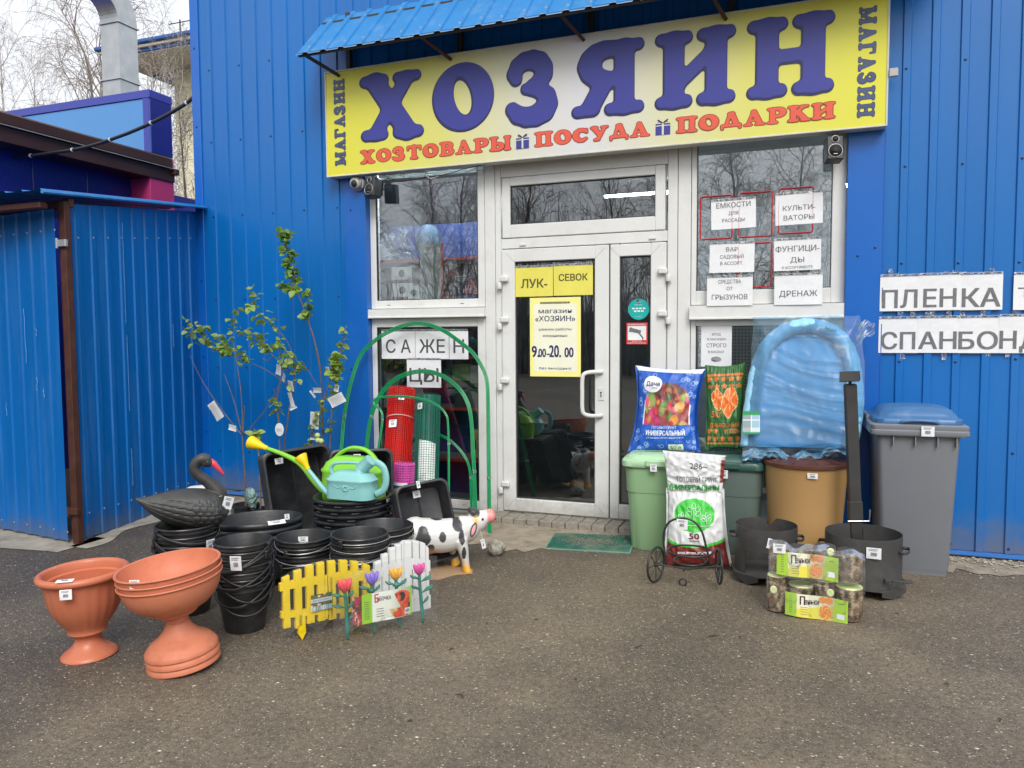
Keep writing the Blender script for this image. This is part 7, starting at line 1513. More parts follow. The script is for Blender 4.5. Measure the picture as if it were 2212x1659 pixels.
# ---- blue wrapped arched parcel
m_parc = film_mat('sky_blue_film', s2l(196, 228, 247), gloss=.02, diff=.15, rough=.28, bump=.35, bscale=7, fres=.7); m_inn = mat('blue_inner_sheet', s2l(104, 178, 222), rough=.34, var=.12, scale=5, bump=.35, bscale=7); m_rimf = mat('pale_blue_padded_rim', s2l(150, 208, 236), rough=.32, var=.07, scale=6, bump=.5, bscale=26)
Yw = lambda z: -.38 + .24 * (z - .62) / .9
def PB(a, b):
    x, y = qa(a, b); p = PLN(x, y, -.38 - .62 * .267, .267); return p
ob_ = PB(380, 900); pa = thing('wrapped_arch_parcel', 'arched padded frame wrapped in sky blue film above the brown lidded bin', 'parcel', ob_)
rel_ = lambda p: p - ob_
ctl = [(85, 850), (95, 700), (118, 520), (150, 360), (205, 235), (300, 150), (400, 115), (480, 112), (580, 140), (665, 210), (715, 320), (735, 450), (740, 600), (725, 740), (705, 860)]
sp = [rel_(PB(*p)) for p in ctl]; sp = spline(sp, 6); rw = random.Random(2)
MB().tube(sp, [.049 * (1 + .04 * math.sin(i * 1.7)) for i in range(len(sp))], 14).obj('padded_rim', m_rimf, pa, smooth=True)
# inner sheet with sagging folds
def inner(u, v):
    i = v; L_ = ctl[0]; 
    n = len(sp) - 1; k_ = min(.485, v * .485) * n; i_ = int(k_); r_ = k_ - i_; a = sp[i_].lerp(sp[i_ + 1], r_); b = sp[n - i_].lerp(sp[n - i_ - 1], r_); p = a.lerp(b, u)
    return (p.x, p.y + .022 + .016 * abs(NZ(u * .9, v * 16 + 2 * NZ(u * 2, v * 3, 1), 4)) + .024 * abs(NZ(u * 3 + v * 3, v * 4 - u * 2, 8)) * max(0, v - .5) * 2, p.z - .012 * math.sin(PI * u) * math.sin(v * 26))
MB().grid(inner, 80, 200).obj('inner_sheet', m_inn, pa, smooth=True)
def outer(u, v):
    el = [(55, 880), (80, 560), (110, 300), (118, 60)]; er = [(735, 900), (790, 620), (795, 330), (765, 50)]
    def lp(e, v): k = v * 3; i = min(int(k), 2); return Vector((*e[i], 0)).lerp(Vector((*e[i + 1], 0)), k - i)
    a, b = lp(el, v), lp(er, v); q_ = a.lerp(b, u); jag = 7 * NZ(u * 5, 1, 2) + 4 * NZ(u * 17, 4, 2)
    p = rel_(PB(q_.x + 7 * NZ(v * 6, 3, 1), q_.y + (jag if v > .985 else 0) + (22 * math.sin(u * 7) if v < .02 else 0)))
    e = min(1, 8 * u, 8 * (1 - u), 6 * (1 - v) + .1, 10 * v + .2); top = max(0, (v - .55) / .45)
    crease = abs(NZ(u * 3.2 + v * 2, v * 5 - u * 3, 4)) * .05 * top + abs(NZ(u * .9, v * 15 + u * 1.5 + 2 * NZ(u * 2, v * 3, 1), 9)) * .017 * (1 - top * .6) + abs(NZ(u * 11, v * 9, 2)) * .008
    return (p.x, p.y - .075 * e - .03 + crease * .8 - .012 * NZ(u * 2, v * 2, 7), p.z)
MB().grid(outer, 90, 110).obj('film', m_parc, pa, smooth=True)
def foot(u, v):
    x = 60 + 640 * u; y = 862 + 70 * v * (1 - .5 * abs(u - .35)) - 16 * math.sin(u * 9); p = rel_(PB(x, y)); return (p.x, p.y - .06 - .05 * math.sin(PI * v) - .07 * abs(NZ(u * 9, v * 2.5, 3)) - .02 * NZ(u * 22, v * 4, 5), p.z + .03 * NZ(u * 8, v, 6) + .008 * NZ(u * 30, v, 1))
m_parc2 = film_mat('gathered_blue_film', s2l(120, 185, 222), gloss=.05, diff=.55, rough=.25, bump=.4, bscale=14, fres=.6)
MB().grid(foot, 90, 12).obj('gathered_film', m_parc2, pa, smooth=True)
def ear(u, v):
    x = 745 + 112 * u; y = 85 + 150 * v * (1 - .55 * u) + 10 * math.sin(u * 9); p = rel_(PB(x, y)); return (p.x, p.y - .02 * math.sin(u * 7 + v * 9), p.z)
MB().grid(ear, 16, 14).obj('film_ear', m_parc, pa, smooth=True)
fp = lambda x0, y0, x1, y1: (lambda u, v: (lambda p: (p.x, p.y - .112, p.z))(rel_(PB(x0 + (x1 - x0) * u, y1 + (y0 - y1) * v))))
paint_patch(pa, 'label', fp(62, 622, 164, 760), 0, 1, 0, 1, 20, 26, lambda u, v: s2l(30, 140, 80) if v > .84 or v < .08 else (s2l(225, 235, 235) if (abs(u - .5) < .02 or u > .95 or abs(v - .62) < .015) else (s2l(120, 110, 90) if u < .5 and (int(u * 20) + int(v * 22)) % 2 else s2l(150, 185, 200) if v > .3 else s2l(200, 215, 215))))
mb = MB(); flat_text(mb, 'Акция', 0, 0, .07, .03, f=lambda a, b: Vector(outer(.71, .885)) + Vector((a, -.006, b - a * .3))); mb.obj('handwriting', m_ink, pa)
# ---- wheelie bin
m_wg = mat('grey_wheelie_plastic', s2l(128, 132, 139), rough=.42, var=.05, scale=2, bump=.05, bscale=200); m_wl = mat('blue_wheelie_lid', s2l(62, 108, 156), rough=.36, var=.06, scale=3, dirt=s2l(140, 160, 175), dscale=6, damt=.35)
c = Vector((.655, -.29, 0)); wb = thing('wheelie_bin', 'tall grey wheelie bin with domed blue lid by the blue wall', 'wheelie bin', c, (0, 0, math.radians(2)))
rg = [rrect(hx, hy, r_, 5, z, 0, cy) for hx, hy, r_, z, cy in ((.185, .19, .035, .0, .0), (.190, .195, .035, .03, 0), (.192, .197, .035, .034, 0), (.225, .235, .03, .84, 0), (.232, .24, .03, .862, 0))]
MB().loft(rg).obj('body', m_wg, wb, smooth=35)
rg = [rrect(hx, hy, .03, 5, z) for hx, hy, z in ((.24, .25, .86), (.262, .27, .862), (.268, .276, .872), (.268, .276, .893), (.264, .272, .897), (.264, .272, .902), (.266, .274, .906), (.266, .274, .925), (.255, .262, .932), (.245, .25, .932))]
MB().loft(rg).obj('rim', m_wg, wb, smooth=35)
for x in (-.14, -.02, .1, .2): MB().prism([(x - .003, .80), (x + .003, .80), (x + .003, .86), (x - .003, .86)], -.262, -.225).obj('rib', m_wg, wb)
rg = [rrect(hx, hy, r_, 7, z) for hx, hy, r_, z in ((.235, .245, .05, .93), (.243, .252, .055, .934), (.243, .252, .055, .958), (.235, .244, .06, .965), (.222, .232, .06, .967), (.212, .222, .07, .985), (.196, .206, .09, 1.010), (.165, .178, .10, 1.026), (.10, .12, .08, 1.033))]
lid = MB().loft(rg).obj('lid', m_wl, wb, smooth=50)
MB().tube(spline([(-.10, -.25, .935), (-.085, -.262, .950), (0, -.266, .956), (.085, -.262, .950), (.10, -.25, .935)], 5), .011, 8).obj('lid_grip', m_wl, lid, smooth=True)
MB().tube([(-.25, .02, .945), (-.25, .28, .945)], .016, 8).obj('hinge_bar', m_wg, wb)
for s in (-1, 1): MB().tube([(s * .15, .18, .09), (s * .215, .18, .09)], .09, 20).obj('wheel', m_black, wb, smooth=40)
label(wb, (.04, -.285, .895), .07, .06)
# ---- chimney pipe behind the stove
c = G(1846, 1170); c = Vector((.335, -.66, 0)); zt_ = P(1835, 829, c.y).z
pp = thing('stove_chimney', 'tall square black stove chimney with small roof cap beside the wheelie bin', 'chimney', c, (0, math.radians(-3.2), math.radians(8)))
MB().bbox(-.033, .033, -.033, .033, .1, zt_, .004).obj('pipe', m_dark, pp); MB().bbox(-.038, .038, -.038, .038, zt_ * .30, zt_ * .40, .003).obj('sleeve', m_dark, pp)
MB().tube([(0, 0, zt_), (0, 0, zt_ + .035)], .009, 6).obj('cap_post', m_dark, pp)
MB().prism([(-.062, zt_ + .022), (-.056, zt_ + .018), (.0, zt_ + .068), (.056, zt_ + .018), (.062, zt_ + .022), (.0, zt_ + .078)], -.055, .055, Matrix.Rotation(PI / 2 - .25, 4, 'Z')).obj('cap', m_dark, pp)
MB().tube([(-.05, -.04, zt_ * .30), (.07, -.04, zt_ * .30), (.075, -.045, zt_ * .36)], .004, 6).obj('hook', m_steel, pp)
# ---- two round stoves
m_stv = mat('dark_grey_stove_steel', (.052, .050, .048), rough=.55, var=.18, scale=5, dirt=(.12, .12, .115), dscale=6, damt=.4)
def cyl_wall(mb, r, z0, z1, holes, th=.004, n=72, top=None):
    """open cylinder of thickness th with rectangular holes given as (a0, a1, za, zb)"""
    zs = sorted({z0, z1, *[h_[2] for h_ in holes], *[h_[3] for h_ in holes]}); an = [2 * PI * k / n for k in range(n)]
    for rr_, s in ((r, 1), (r - th, -1)):
        for k in range(n):
            a0, a1 = an[k], an[(k + 1) % n] if k < n - 1 else 2 * PI; am = (a0 + a1) / 2
            for za, zb in zip(zs, zs[1:]):
                zm = (za + zb) / 2
                if any(h_[0] < am < h_[1] and h_[2] < zm < h_[3] for h_ in holes): continue
                t0 = top(a0) if top and zb == z1 else zb; t1 = top(a1) if top and zb == z1 else zb
                q_ = [(rr_ * math.cos(a0), rr_ * math.sin(a0), za), (rr_ * math.cos(a1), rr_ * math.sin(a1), za), (rr_ * math.cos(a1), rr_ * math.sin(a1), t1), (rr_ * math.cos(a0), rr_ * math.sin(a0), t0)]
                mb.add(q_ if s > 0 else q_[::-1], [(0, 1, 2, 3)])
    for k in range(n):
        a0, a1 = an[k], 2 * PI * (k + 1) / n; t0 = top(a0) if top else z1; t1 = top(a1) if top else z1
        mb.add([(r * math.cos(a0), r * math.sin(a0), t0), (r * math.cos(a1), r * math.sin(a1), t1), ((r - th) * math.cos(a1), (r - th) * math.sin(a1), t1), ((r - th) * math.cos(a0), (r - th) * math.sin(a0), t0)], [(0, 1, 2, 3)])
    return mb
def stove(lb, c, rz, r, z0, z1, holes, notch=None, plate_ang=0, handles=(0, PI)):
    t = thing('round_stove', lb, 'stove', c, (0, 0, rz), 'round steel cauldron stoves')
    cyl_wall(MB(), r, z0, z1, holes, top=(lambda a: z1 - (max(0, .055 - abs(a - notch) * .055 / .22) if notch is not None else 0)) if notch is not None else None).obj('drum', m_stv, t, smooth=30)
    R = r * 1.13; oc = [(R * math.cos(plate_ang + PI / 8 + k * PI / 4) * 1.03, R * math.sin(plate_ang + PI / 8 + k * PI / 4) * 1.03) for k in range(8)]
    mb = MB(); mb.add([(x, y, z0 - .004) for x, y in oc] + [(x, y, z0) for x, y in oc], [tuple(range(7, -1, -1)), tuple(range(8, 16))] + [(i, (i + 1) % 8, (i + 1) % 8 + 8, i + 8) for i in range(8)]); mb.obj('base_plate', m_stv, t)
    for k in (0, 2, 4, 6):
        a, b = Vector((*oc[k], 0)), Vector((*oc[(k + 1) % 8], 0)); inn = (a + b) * .5 * .8
        mb = MB(); mb.add([(a.x, a.y, z0 - .004), (b.x, b.y, z0 - .004), (b.x * .98, b.y * .98, z0 - .03), ((a.x + b.x) / 2 * .97, (a.y + b.y) / 2 * .97, 0), (a.x * .98, a.y * .98, z0 - .03)] + [(a.x * .985, a.y * .985, z0 - .004), (b.x * .985, b.y * .985, z0 - .004), (b.x * .965, b.y * .965, z0 - .03), ((a.x + b.x) / 2 * .955, (a.y + b.y) / 2 * .955, 0), (a.x * .965, a.y * .965, z0 - .03)], [(0, 1, 2, 3, 4), (9, 8, 7, 6, 5)] + [(i, (i + 1) % 5, (i + 1) % 5 + 5, i + 5) for i in range(5)]); mb.obj('leg', m_stv, t)
    for a in handles:
        ca, sa = math.cos(a), math.sin(a); zz = z1 - .075 * (r / .2)
        p = [(r * math.cos(a - .28), r * math.sin(a - .28), zz), ((r + .03) * math.cos(a - .24), (r + .03) * math.sin(a - .24), zz), ((r + .036) * ca, (r + .036) * sa, zz), ((r + .03) * math.cos(a + .24), (r + .03) * math.sin(a + .24), zz), (r * math.cos(a + .28), r * math.sin(a + .28), zz)]
        MB().tube(spline(p, 4), .010, 8, flat=(.3, 1.0)).obj('handle', m_stv, t, smooth=True)
    return t
c1 = Vector((-.19, -.875, 0)); f1 = face(c1)
# local angles: viewer side is -90 deg = 3pi/2
st1 = stove('left round steel stove with open firebox and V shaped notch in the rim', c1, f1, .180, .062, .335, [(3 * PI / 2 - .66, 3 * PI / 2 + .4, .062, .205)], notch=PI / 2 - .12, plate_ang=.2, handles=(PI + .08, -.08))
label(st1, (.04, -.188, .262), .065, .06, ry=.2)
c2_ = Vector((.345, -.885, 0)); f2 = face(c2_)
st2 = stove('right round steel stove with square flue hole and door latch', c2_, f2, .206, .058, .335, [(PI / 2 + .02, PI / 2 + .34, .235, .30)], plate_ang=.05, handles=(PI + .15, -.2))
label(st2, (.055, -.212, .27), .075, .062)
mb = MB(); mb.bbox(.115, .245, -.195, -.187, .115, .125, .002).bbox(.15, .158, -.20, -.18, .09, .13, .002).bbox(.205, .25, -.175, -.16, .112, .13, .002).bbox(.115, .125, -.2, -.175, .108, .13, .002).obj('door_latch', m_stv, st2)
# ---- tricycle flower stand
m_iron = mat('black_wrought_iron', (.022, .022, .022), rough=.4, var=.2, spec=.6)
Yt_ = G(1415, 1257).y; o = P(*q8(510, 1560), Yt_); o.z = 0; tk = thing('tricycle_plant_stand', 'black wrought iron tricycle shaped plant stand in front of the white soil bag', 'plant stand', o)
def qt(a, b, dy=0): return P(*q8(a, b), Yt_ + dy) - o
MB().tube(spline([qt(362, 1430, .0), qt(345, 1300), qt(345, 1210), qt(385, 1135), qt(470, 1110), qt(555, 1135), qt(610, 1210), qt(640, 1320), qt(672, 1440)], 6), .0065, 8).obj('arch_frame', m_iron, tk, smooth=True)
for (cx_, cy_, wx, dz_, nm) in ((522, 1348, 155, .0, 'pot_ring'), (520, 1418, 112, .0, 'lower_ring')):
    a = qt(cx_ - wx, cy_); b = qt(cx_ + wx, cy_); r_ = (b.x - a.x) / 2; c = (a + b) / 2; MB().tube([(c.x + r_ * math.cos(k * PI / 18), c.y + .03 + r_ * math.sin(k * PI / 18), c.z) for k in range(36)], .006, 7, closed=True).obj(nm, m_iron, tk, smooth=True)
MB().tube([qt(300, 1432), qt(370, 1440), qt(510, 1465), qt(650, 1450), qt(740, 1440)], .006, 7).obj('axle', m_iron, tk)
for (x0, y0, y1) in ((290, 1320, 1555), (728, 1330, 1562)):
    a = qt(x0, y0); b = qt(x0, y1); r_ = (a.z - b.z) / 2; zc = max(r_ + .004, (a.z + b.z) / 2); an = math.radians(18 if x0 < 500 else -16); ax_ = Vector((math.sin(an), math.cos(an), 0))
    w_ = MB().tube([Vector((a.x, a.y, zc)) + ax_ * r_ * math.cos(k * PI / 16) + Vector((0, 0, r_ * math.sin(k * PI / 16))) for k in range(32)], .007, 7, closed=True).obj('wheel', m_iron, tk, smooth=True)
    mb = MB()
    for k in range(8): mb.tube([Vector((a.x, a.y, zc)), Vector((a.x, a.y, zc)) + ax_ * r_ * math.cos(k * PI / 4) + Vector((0, 0, r_ * math.sin(k * PI / 4)))], .003, 5)
    mb.tube([Vector((a.x - .012, a.y, zc)), Vector((a.x + .012, a.y, zc))], .012, 8); mb.obj('spokes', m_iron, w_)
a = qt(480, 1478); MB().tube([(a.x + .02 * math.cos(k * PI / 8), a.y - .02, .022 + .02 * math.sin(k * PI / 8)) for k in range(16)], .005, 6, closed=True).obj('front_wheel', m_iron, tk, smooth=True)
MB().tube(spline([qt(480, 1478, -.02), qt(500, 1450), qt(520, 1420)], 4), .005, 6).obj('fork', m_iron, tk)
MB().tube(spline([qt(600, 1400), qt(590, 1370), qt(610, 1350), qt(640, 1370), qt(630, 1400)], 5), .003, 5).obj('scroll', m_iron, tk)
label(tk, qt(473, 1150) + Vector((0, -.01, 0)), .065, .06, ry=.05)
# ---- packs of log edging
m_log = attr_mat('painted_bark', .55, .5, 45); m_cut = mat('pale_cut_wood_print', s2l(222, 228, 168), rough=.5, var=.05)
def barkc(seed, dark=1.0):
    r = random.Random(seed); ph = r.uniform(0, 9)
    def f(u, v):
        n_ = 2.3 * NZ(u * 16, v * 5, ph) + 1.1 * NZ(u * 42, v * 22, ph + 3); b = s2l(122, 97, 74) if n_ < .62 else s2l(176, 158, 128)
        if n_ < -.7: b = s2l(60, 50, 42)
        return tuple(x * dark for x in b)
    return f
Yl_ = G(1760, 1328).y
o = P(1760, 1325, Yl_); o.z = 0
lp_ = thing('log_edging_pack', 'lower pack of log shaped garden edging, reading ПЕНЬКИ, standing on the asphalt', 'garden edging', o, group='packs of log shaped garden edging')
up_ = thing('log_edging_pack', 'upper pack of log shaped garden edging lying upside down on the lower pack', 'garden edging', o + Vector((0, 0, .2)), group='packs of log shaped garden edging')
def ql(a, b, dy=0, off=0): return P(*qb(a, b), Yl_ + dy) - o
def log(parent, x0, x1, yt, yb, dy, seed, knot=None, flip=False, zoff=0):
    a = ql(x0, yt); b = ql(x1, yt); r_ = (b.x - a.x) / 2; zt__ = a.z - zoff; zb = max(.0, ql(x0, yb).z) - zoff if not flip else ql(x0, yb).z - zoff; cx = (a.x + b.x) / 2; bc__ = barkc(seed)
    lo = paint_patch(parent, 'log', lambda u, v: (cx + r_ * (1 + .02 * math.sin(u * 40 + v * 9)) * math.cos(u * 2 * PI), dy + r_ * (1 + .02 * math.sin(u * 44)) * math.sin(u * 2 * PI), zb + (zt__ - zb) * v), 0, 1, 0, 1, 64, 40, bc__, m_log)
    MB().lathe([(r_ * 1.0, 0), (r_ * .95, .005), (0, .006)] if not flip else [(0, -.005), (r_ * .9, -.004), (r_ * .97, 0)], 28, c=(cx, dy, zt__ if not flip else zb)).obj('cut_end', m_cut, lo)
    if flip: MB().lathe([(r_ * .98, 0), (r_ * .5, .004), (0, .004)], 24, c=(cx, dy, zt__)).obj('closed_end', m_stv, lo)
    if knot: kx = ql(*knot); MB().lathe([(.017, 0), (.018, -.008), (.013, -.011), (.0, -.010)], 16, M=Matrix.Translation((kx.x, dy - r_ * .93, kx.z - zoff)) @ Matrix.Rotation(-PI / 2, 4, 'X') @ Matrix.Diagonal((1, 1.2, 1, 1))).obj('knot', m_cut, lo)
    return r_
log(lp_, 545, 762, 855, 1215, 0, 1, knot=(617, 990)); log(lp_, 768, 1055, 965, 1245, .02, 2); log(lp_, 1058, 1278, 905, 1270, .0, 3, knot=(1222, 1025)); log(lp_, 1282, 1582, 975, 1305, .0, 4)
ZU = .2
log(up_, 572, 760, 500, 810, .01, 5, flip=True, zoff=ZU); log(up_, 765, 1055, 565, 835, .03, 6, flip=True, zoff=ZU); log(up_, 1060, 1290, 540, 860, .01, 7, knot=(1225, 595), flip=True, zoff=ZU); log(up_, 1295, 1580, 590, 905, .01, 8, flip=True, zoff=ZU)
def logcard(parent, x0, y0, x1, y1, zoff, slope):
    a = ql(x0, y1); b = ql(x1, y0); w_, h_ = b.x - a.x, b.z - a.z; f = lambda u, v, e=0: (a.x + w_ * u, -.075 - .01 * math.sin(u * 7) - e, a.z - zoff + h_ * v + slope * u)
    gl = s2l(176, 214, 70)
    def cf_(u, v):
        if u < .19 or u > .79: return gl
        k = (u - .19) / .6; c_ = tuple(x * (1 - .8 * v * .0) for x in s2l(238, 236, 205)) if v > .35 + .3 * k else s2l(236, 224, 90); return tuple(a_ * (1 - max(0, k - .5)) + b_ * max(0, k - .5) for a_, b_ in zip(c_, s2l(150, 150, 130)))
    c_ = paint_patch(parent, 'printed_card', lambda u, v: f(u, v), 0, 1, 0, 1, 50, 16, cf_)
    OR = s2l(236, 130, 80)
    def fl(cu, cv, ru, rv): paint_patch(parent, 'marigold_print', lambda u, v: f(cu + (u - .5) * 2 * ru, cv + (v - .5) * 2 * rv, .001), 0, 1, 0, 1, 26, 26, lambda u, v: s2l(245, 190, 90) if math.sin(26 * math.hypot(u - .5, v - .5) + 5 * math.atan2(v - .5, u - .5)) > .55 else OR, mask=lambda u, v: math.hypot(u - .5, v - .5) < .47 + .03 * math.sin(11 * math.atan2(v - .5, u - .5)))
    fl(.645, .33, .10, .32); fl(.60, .84, .06, .16); fl(.70, .85, .07, .17)
    mb = MB(); flat_text(mb, 'П', .28 * w_ + a.x, 0, .052 * w_ * 1.5, h_ * .36, f=lambda p, q_: (p, -.0765 - .01 * math.sin((p - a.x) / w_ * 7), q_ + a.z - zoff + h_ * .56 + slope * .28), bold=.03); flat_text(mb, 'еньки', .43 * w_ + a.x, 0, .23 * w_, h_ * .27, f=lambda p, q_: (p, -.0765 - .01 * math.sin((p - a.x) / w_ * 7), q_ + a.z - zoff + h_ * .60 + slope * .45), bold=.02); mb.obj('lettering', mat('plum_ink', s2l(70, 40, 70), .5) if 'plum_ink' not in bpy.data.materials else bpy.data.materials['plum_ink'], parent)
    mb = MB()
    for k in range(4): mb.grid(lambda u, v: f(.25 + u * .12, .44 - k * .1 + v * .02, .001), 2, 1)
    for k in range(8): mb.grid(lambda u, v: f(.07 + u * .05, .85 - k * .1 + v * .02, .001), 1, 1)
    mb.grid(lambda u, v: f(.85 + u * .08, .80 + v * .03, .001), 2, 1); mb.obj('small_print', m_ink_l, parent); MB().grid(lambda u, v: f(.83 + u * .12, .16 + v * .22, .001), 3, 1).obj('barcode_field', m_wi, parent)
logcard(lp_, 740, 1060, 1410, 1235, 0, -.018); logcard(up_, 650, 615, 1310, 810, ZU, -.012)
label(up_, ql(682, 535) + Vector((0, -.085, -ZU)), .062, .05)
m_logfilm = film_mat('cloudy_stretch_film', (.92, .95, .96), gloss=.0, diff=.02, rough=.15, bump=.3, bscale=12, fres=.35); m_logfilm2 = film_mat('cloudier_stretch_film', (.93, .95, .95), gloss=.03, diff=.09, rough=.2, bump=.35, bscale=12, fres=.6)
def lfilm(parent, x0, x1, tops, bots, zoff, m):
    def f(u, v):
        x = x0 + (x1 - x0) * u; k = u * (len(tops) - 1); i = min(int(k), len(tops) - 2); s_ = k - i; s_ = s_ * s_ * (3 - 2 * s_); yt = tops[i] * (1 - s_) + tops[i + 1] * s_; yb = bots[0] * (1 - u) + bots[1] * u; p = ql(x, yt + (yb - yt) * v)
        return (p.x, -.082 + .15 * max(0, .12 - v) * 3 - .012 * math.cos(u * 4 * 2 * PI) + .012 * NZ(u * 9, v * 4, zoff), p.z - zoff)
    MB().grid(f, 70, 24).obj('film', m, parent, smooth=True)
lfilm(lp_, 540, 1590, [850, 930, 880, 950, 975], [1215, 1315], 0, m_logfilm); lfilm(up_, 566, 1590, [470, 480, 560, 515, 520, 580, 570, 620], [820, 945], ZU, m_logfilm2)
# ================================================================ things seen inside the windows
m_shelf = mat('grey_shelf_board', (.38, .40, .41), rough=.5, var=.05); m_sr = mat('red_shelf_edge', s2l(190, 62, 56), rough=.45, var=.06); m_bbl = mat('blue_backing', s2l(40, 66, 130), .6)
def q2w(a, b): return 774.2 + .20888 * a, 353.9 + .20888 * b      # crop of the left window
sh = thing('display_shelf', 'grey display shelf with red edges behind the left windows', 'shelf', (-2.95, .24, .06))
def S(a, b, Y=.30): p = P(*q2w(a, b), Y); return p.x, p.z
for z in (2.13, 1.77, 1.30, .86, .42): MB().box(-.62, .42, 0, .35, z - .008 - .06, z + .008 - .06).obj('board', m_shelf, sh); MB().box(-.62, .42, -.012, -.001, z - .012 - .06, z + .012 - .06).obj('edge_strip', m_sr, sh)
for x in (-.62, .42): MB().box(x - .012, x + .012, 0, .35, 0, 2.25).obj('side_board', m_shelf, sh); MB().box(x - .011, x + .011, -.012, -.001, 0, 2.25).obj('edge_strip', m_sr, sh)
MB().box(-.12, .08, -.03, -.002, 1.66, 2.20).obj('front_panel', m_shelf, sh); MB().box(.081, .095, -.032, -.002, 1.66, 2.20).obj('edge_strip', m_sr, sh)
MB().box(-.63, .43, .35, .36, 0, 2.42).obj('back_board', m_bbl, sh)
m_cwh = mat('white_carton', (.82, .82, .84), .5, var=.05); m_cpu = mat('purple_band', s2l(120, 40, 90), .5); m_cdk = mat('charcoal_print', (.05, .05, .06), .5); m_crd = mat('red_carton', s2l(190, 40, 50), .5)
def carton(lb, x, y, z, w_, d, h, m, band=None, pic=None, grp='boxed goods on the display shelf'):
    t = thing('boxed_goods', lb, 'box', (x, y, z + (.085 if z > 1.65 else 0)), group=grp); MB().bbox(-w_ / 2, w_ / 2, 0, d, 0, h, .003).obj('carton', m, t)
    if band: MB().box(-w_ / 2 + .002, w_ / 2 - .002, -.001, 0, 0, h * .14).obj('band_print', band, t)
    if pic: MB().lathe([(h * .16, 0), (h * .24, 0)], 16, M=Matrix.Translation((0, -.0015, h * .55)) @ Matrix.Rotation(PI / 2, 4, 'X')).obj('picture_print', pic, t)
    return t
YS = .27
carton('white carton with a black ring picture on the shelf, upper', -3.28, YS, 1.87, .20, .2, .13, m_cwh, m_cpu, m_cdk); carton('white carton with purple band below the ring carton', -3.28, YS + .01, 1.72, .20, .2, .14, m_cwh, m_cpu, m_cdk)
carton('white carton with red appliance picture beside the grey board', -3.16, YS - .01, 1.70, .11, .15, .13, m_cwh, m_cpu, m_crd)
carton('dark tool blister card right of the grey board', -2.83, YS, 1.70, .12, .04, .2, m_stv, m_crd, m_cwh)
tt_ = carton('dark box with red warning triangle picture on the shelf', -2.66, YS - .02, 1.70, .2, .06, .22, mat('dark_blue_carton', (.05, .06, .1), .4), mat('blue_print', s2l(60, 120, 190), .5))
tri = [(.05 + .07 * math.cos(a), .09 + .07 * math.sin(a)) for a in (PI / 2, PI / 2 + 2 * PI / 3, PI / 2 + 4 * PI / 3)]; mb = MB()
for k in range(3): a, b = tri[k], tri[(k + 1) % 3]; mb.tube([(a[0], -.003, a[1]), (b[0], -.003, b[1])], .011, 6)
mb.obj('triangle_print', m_crd, tt_); mb = MB(); flat_text(mb, 'Marry-bolt', -.04, .19, .1, .016, y=-.002, bold=.03); flat_text(mb, 'MULTI FUNCTION', -.04, .17, .1, .009, y=-.002); flat_text(mb, 'WARN LIGHT', -.04, .155, .07, .009, y=-.002); mb.obj('lettering', m_cwh, tt_)
carton('pink box behind the tool card', -2.84, YS + .1, 1.70, .1, .06, .26, mat('pink_carton', s2l(190, 60, 90), .5))
m_clr = film_mat('cloudy_bag_film', s2l(190, 205, 215), gloss=.7, diff=.5, rough=.15, bump=1, bscale=16); m_disc = mat('pale_blue_basin', s2l(84, 112, 142), .35)
def qw(a, b, Y): return P(*q2w(a, b), Y)
for lb, pts, Y in (('crumpled clear bags leaning at the left of the shelf', (235, 735, 470, 1000), .34), ('milky wrapped sheets beside the round basin', (420, 690, 560, 990), .36)):
    a = qw(pts[0], pts[3], Y); b = qw(pts[2], pts[1], Y); t = thing('wrapped_goods', lb, 'plastic bag', a); w_, h_ = b.x - a.x, b.z - a.z
    MB().grid(lambda u, v: (u * w_ * (.5 + .0 * v) + (1 - v) * w_ * .5 - (0 if Y > .43 else 0), .03 * math.sin(u * 14 + v * 6) + .02 * math.sin(v * 23), v * h_ * (1 - .1 * math.sin(u * 11))), 30, 30).obj('film', m_clr, t, smooth=True)
a = qw(700, 790, .36); rd = thing('round_basin', 'pale blue round basin in a clear bag on top of the shelf', 'basin', (a.x, .36, a.z)); r_ = qw(835, 790, .36).x - a.x
MB().lathe([(0, .0), (r_ * .8, .0), (r_ * .97, -.04), (r_, -.045), (r_, -.03), (r_ * .85, .01)], 36, M=Matrix.Rotation(PI / 2, 4, 'X') @ Matrix.Diagonal((1, 1.15, 1, 1))).obj('basin', m_disc, rd, smooth=True)
carton('tall pale yellow board at the right end of the shelf', -2.5, YS, 1.69, .05, .2, .22, mat('yellow_board', s2l(190, 160, 60), .6))
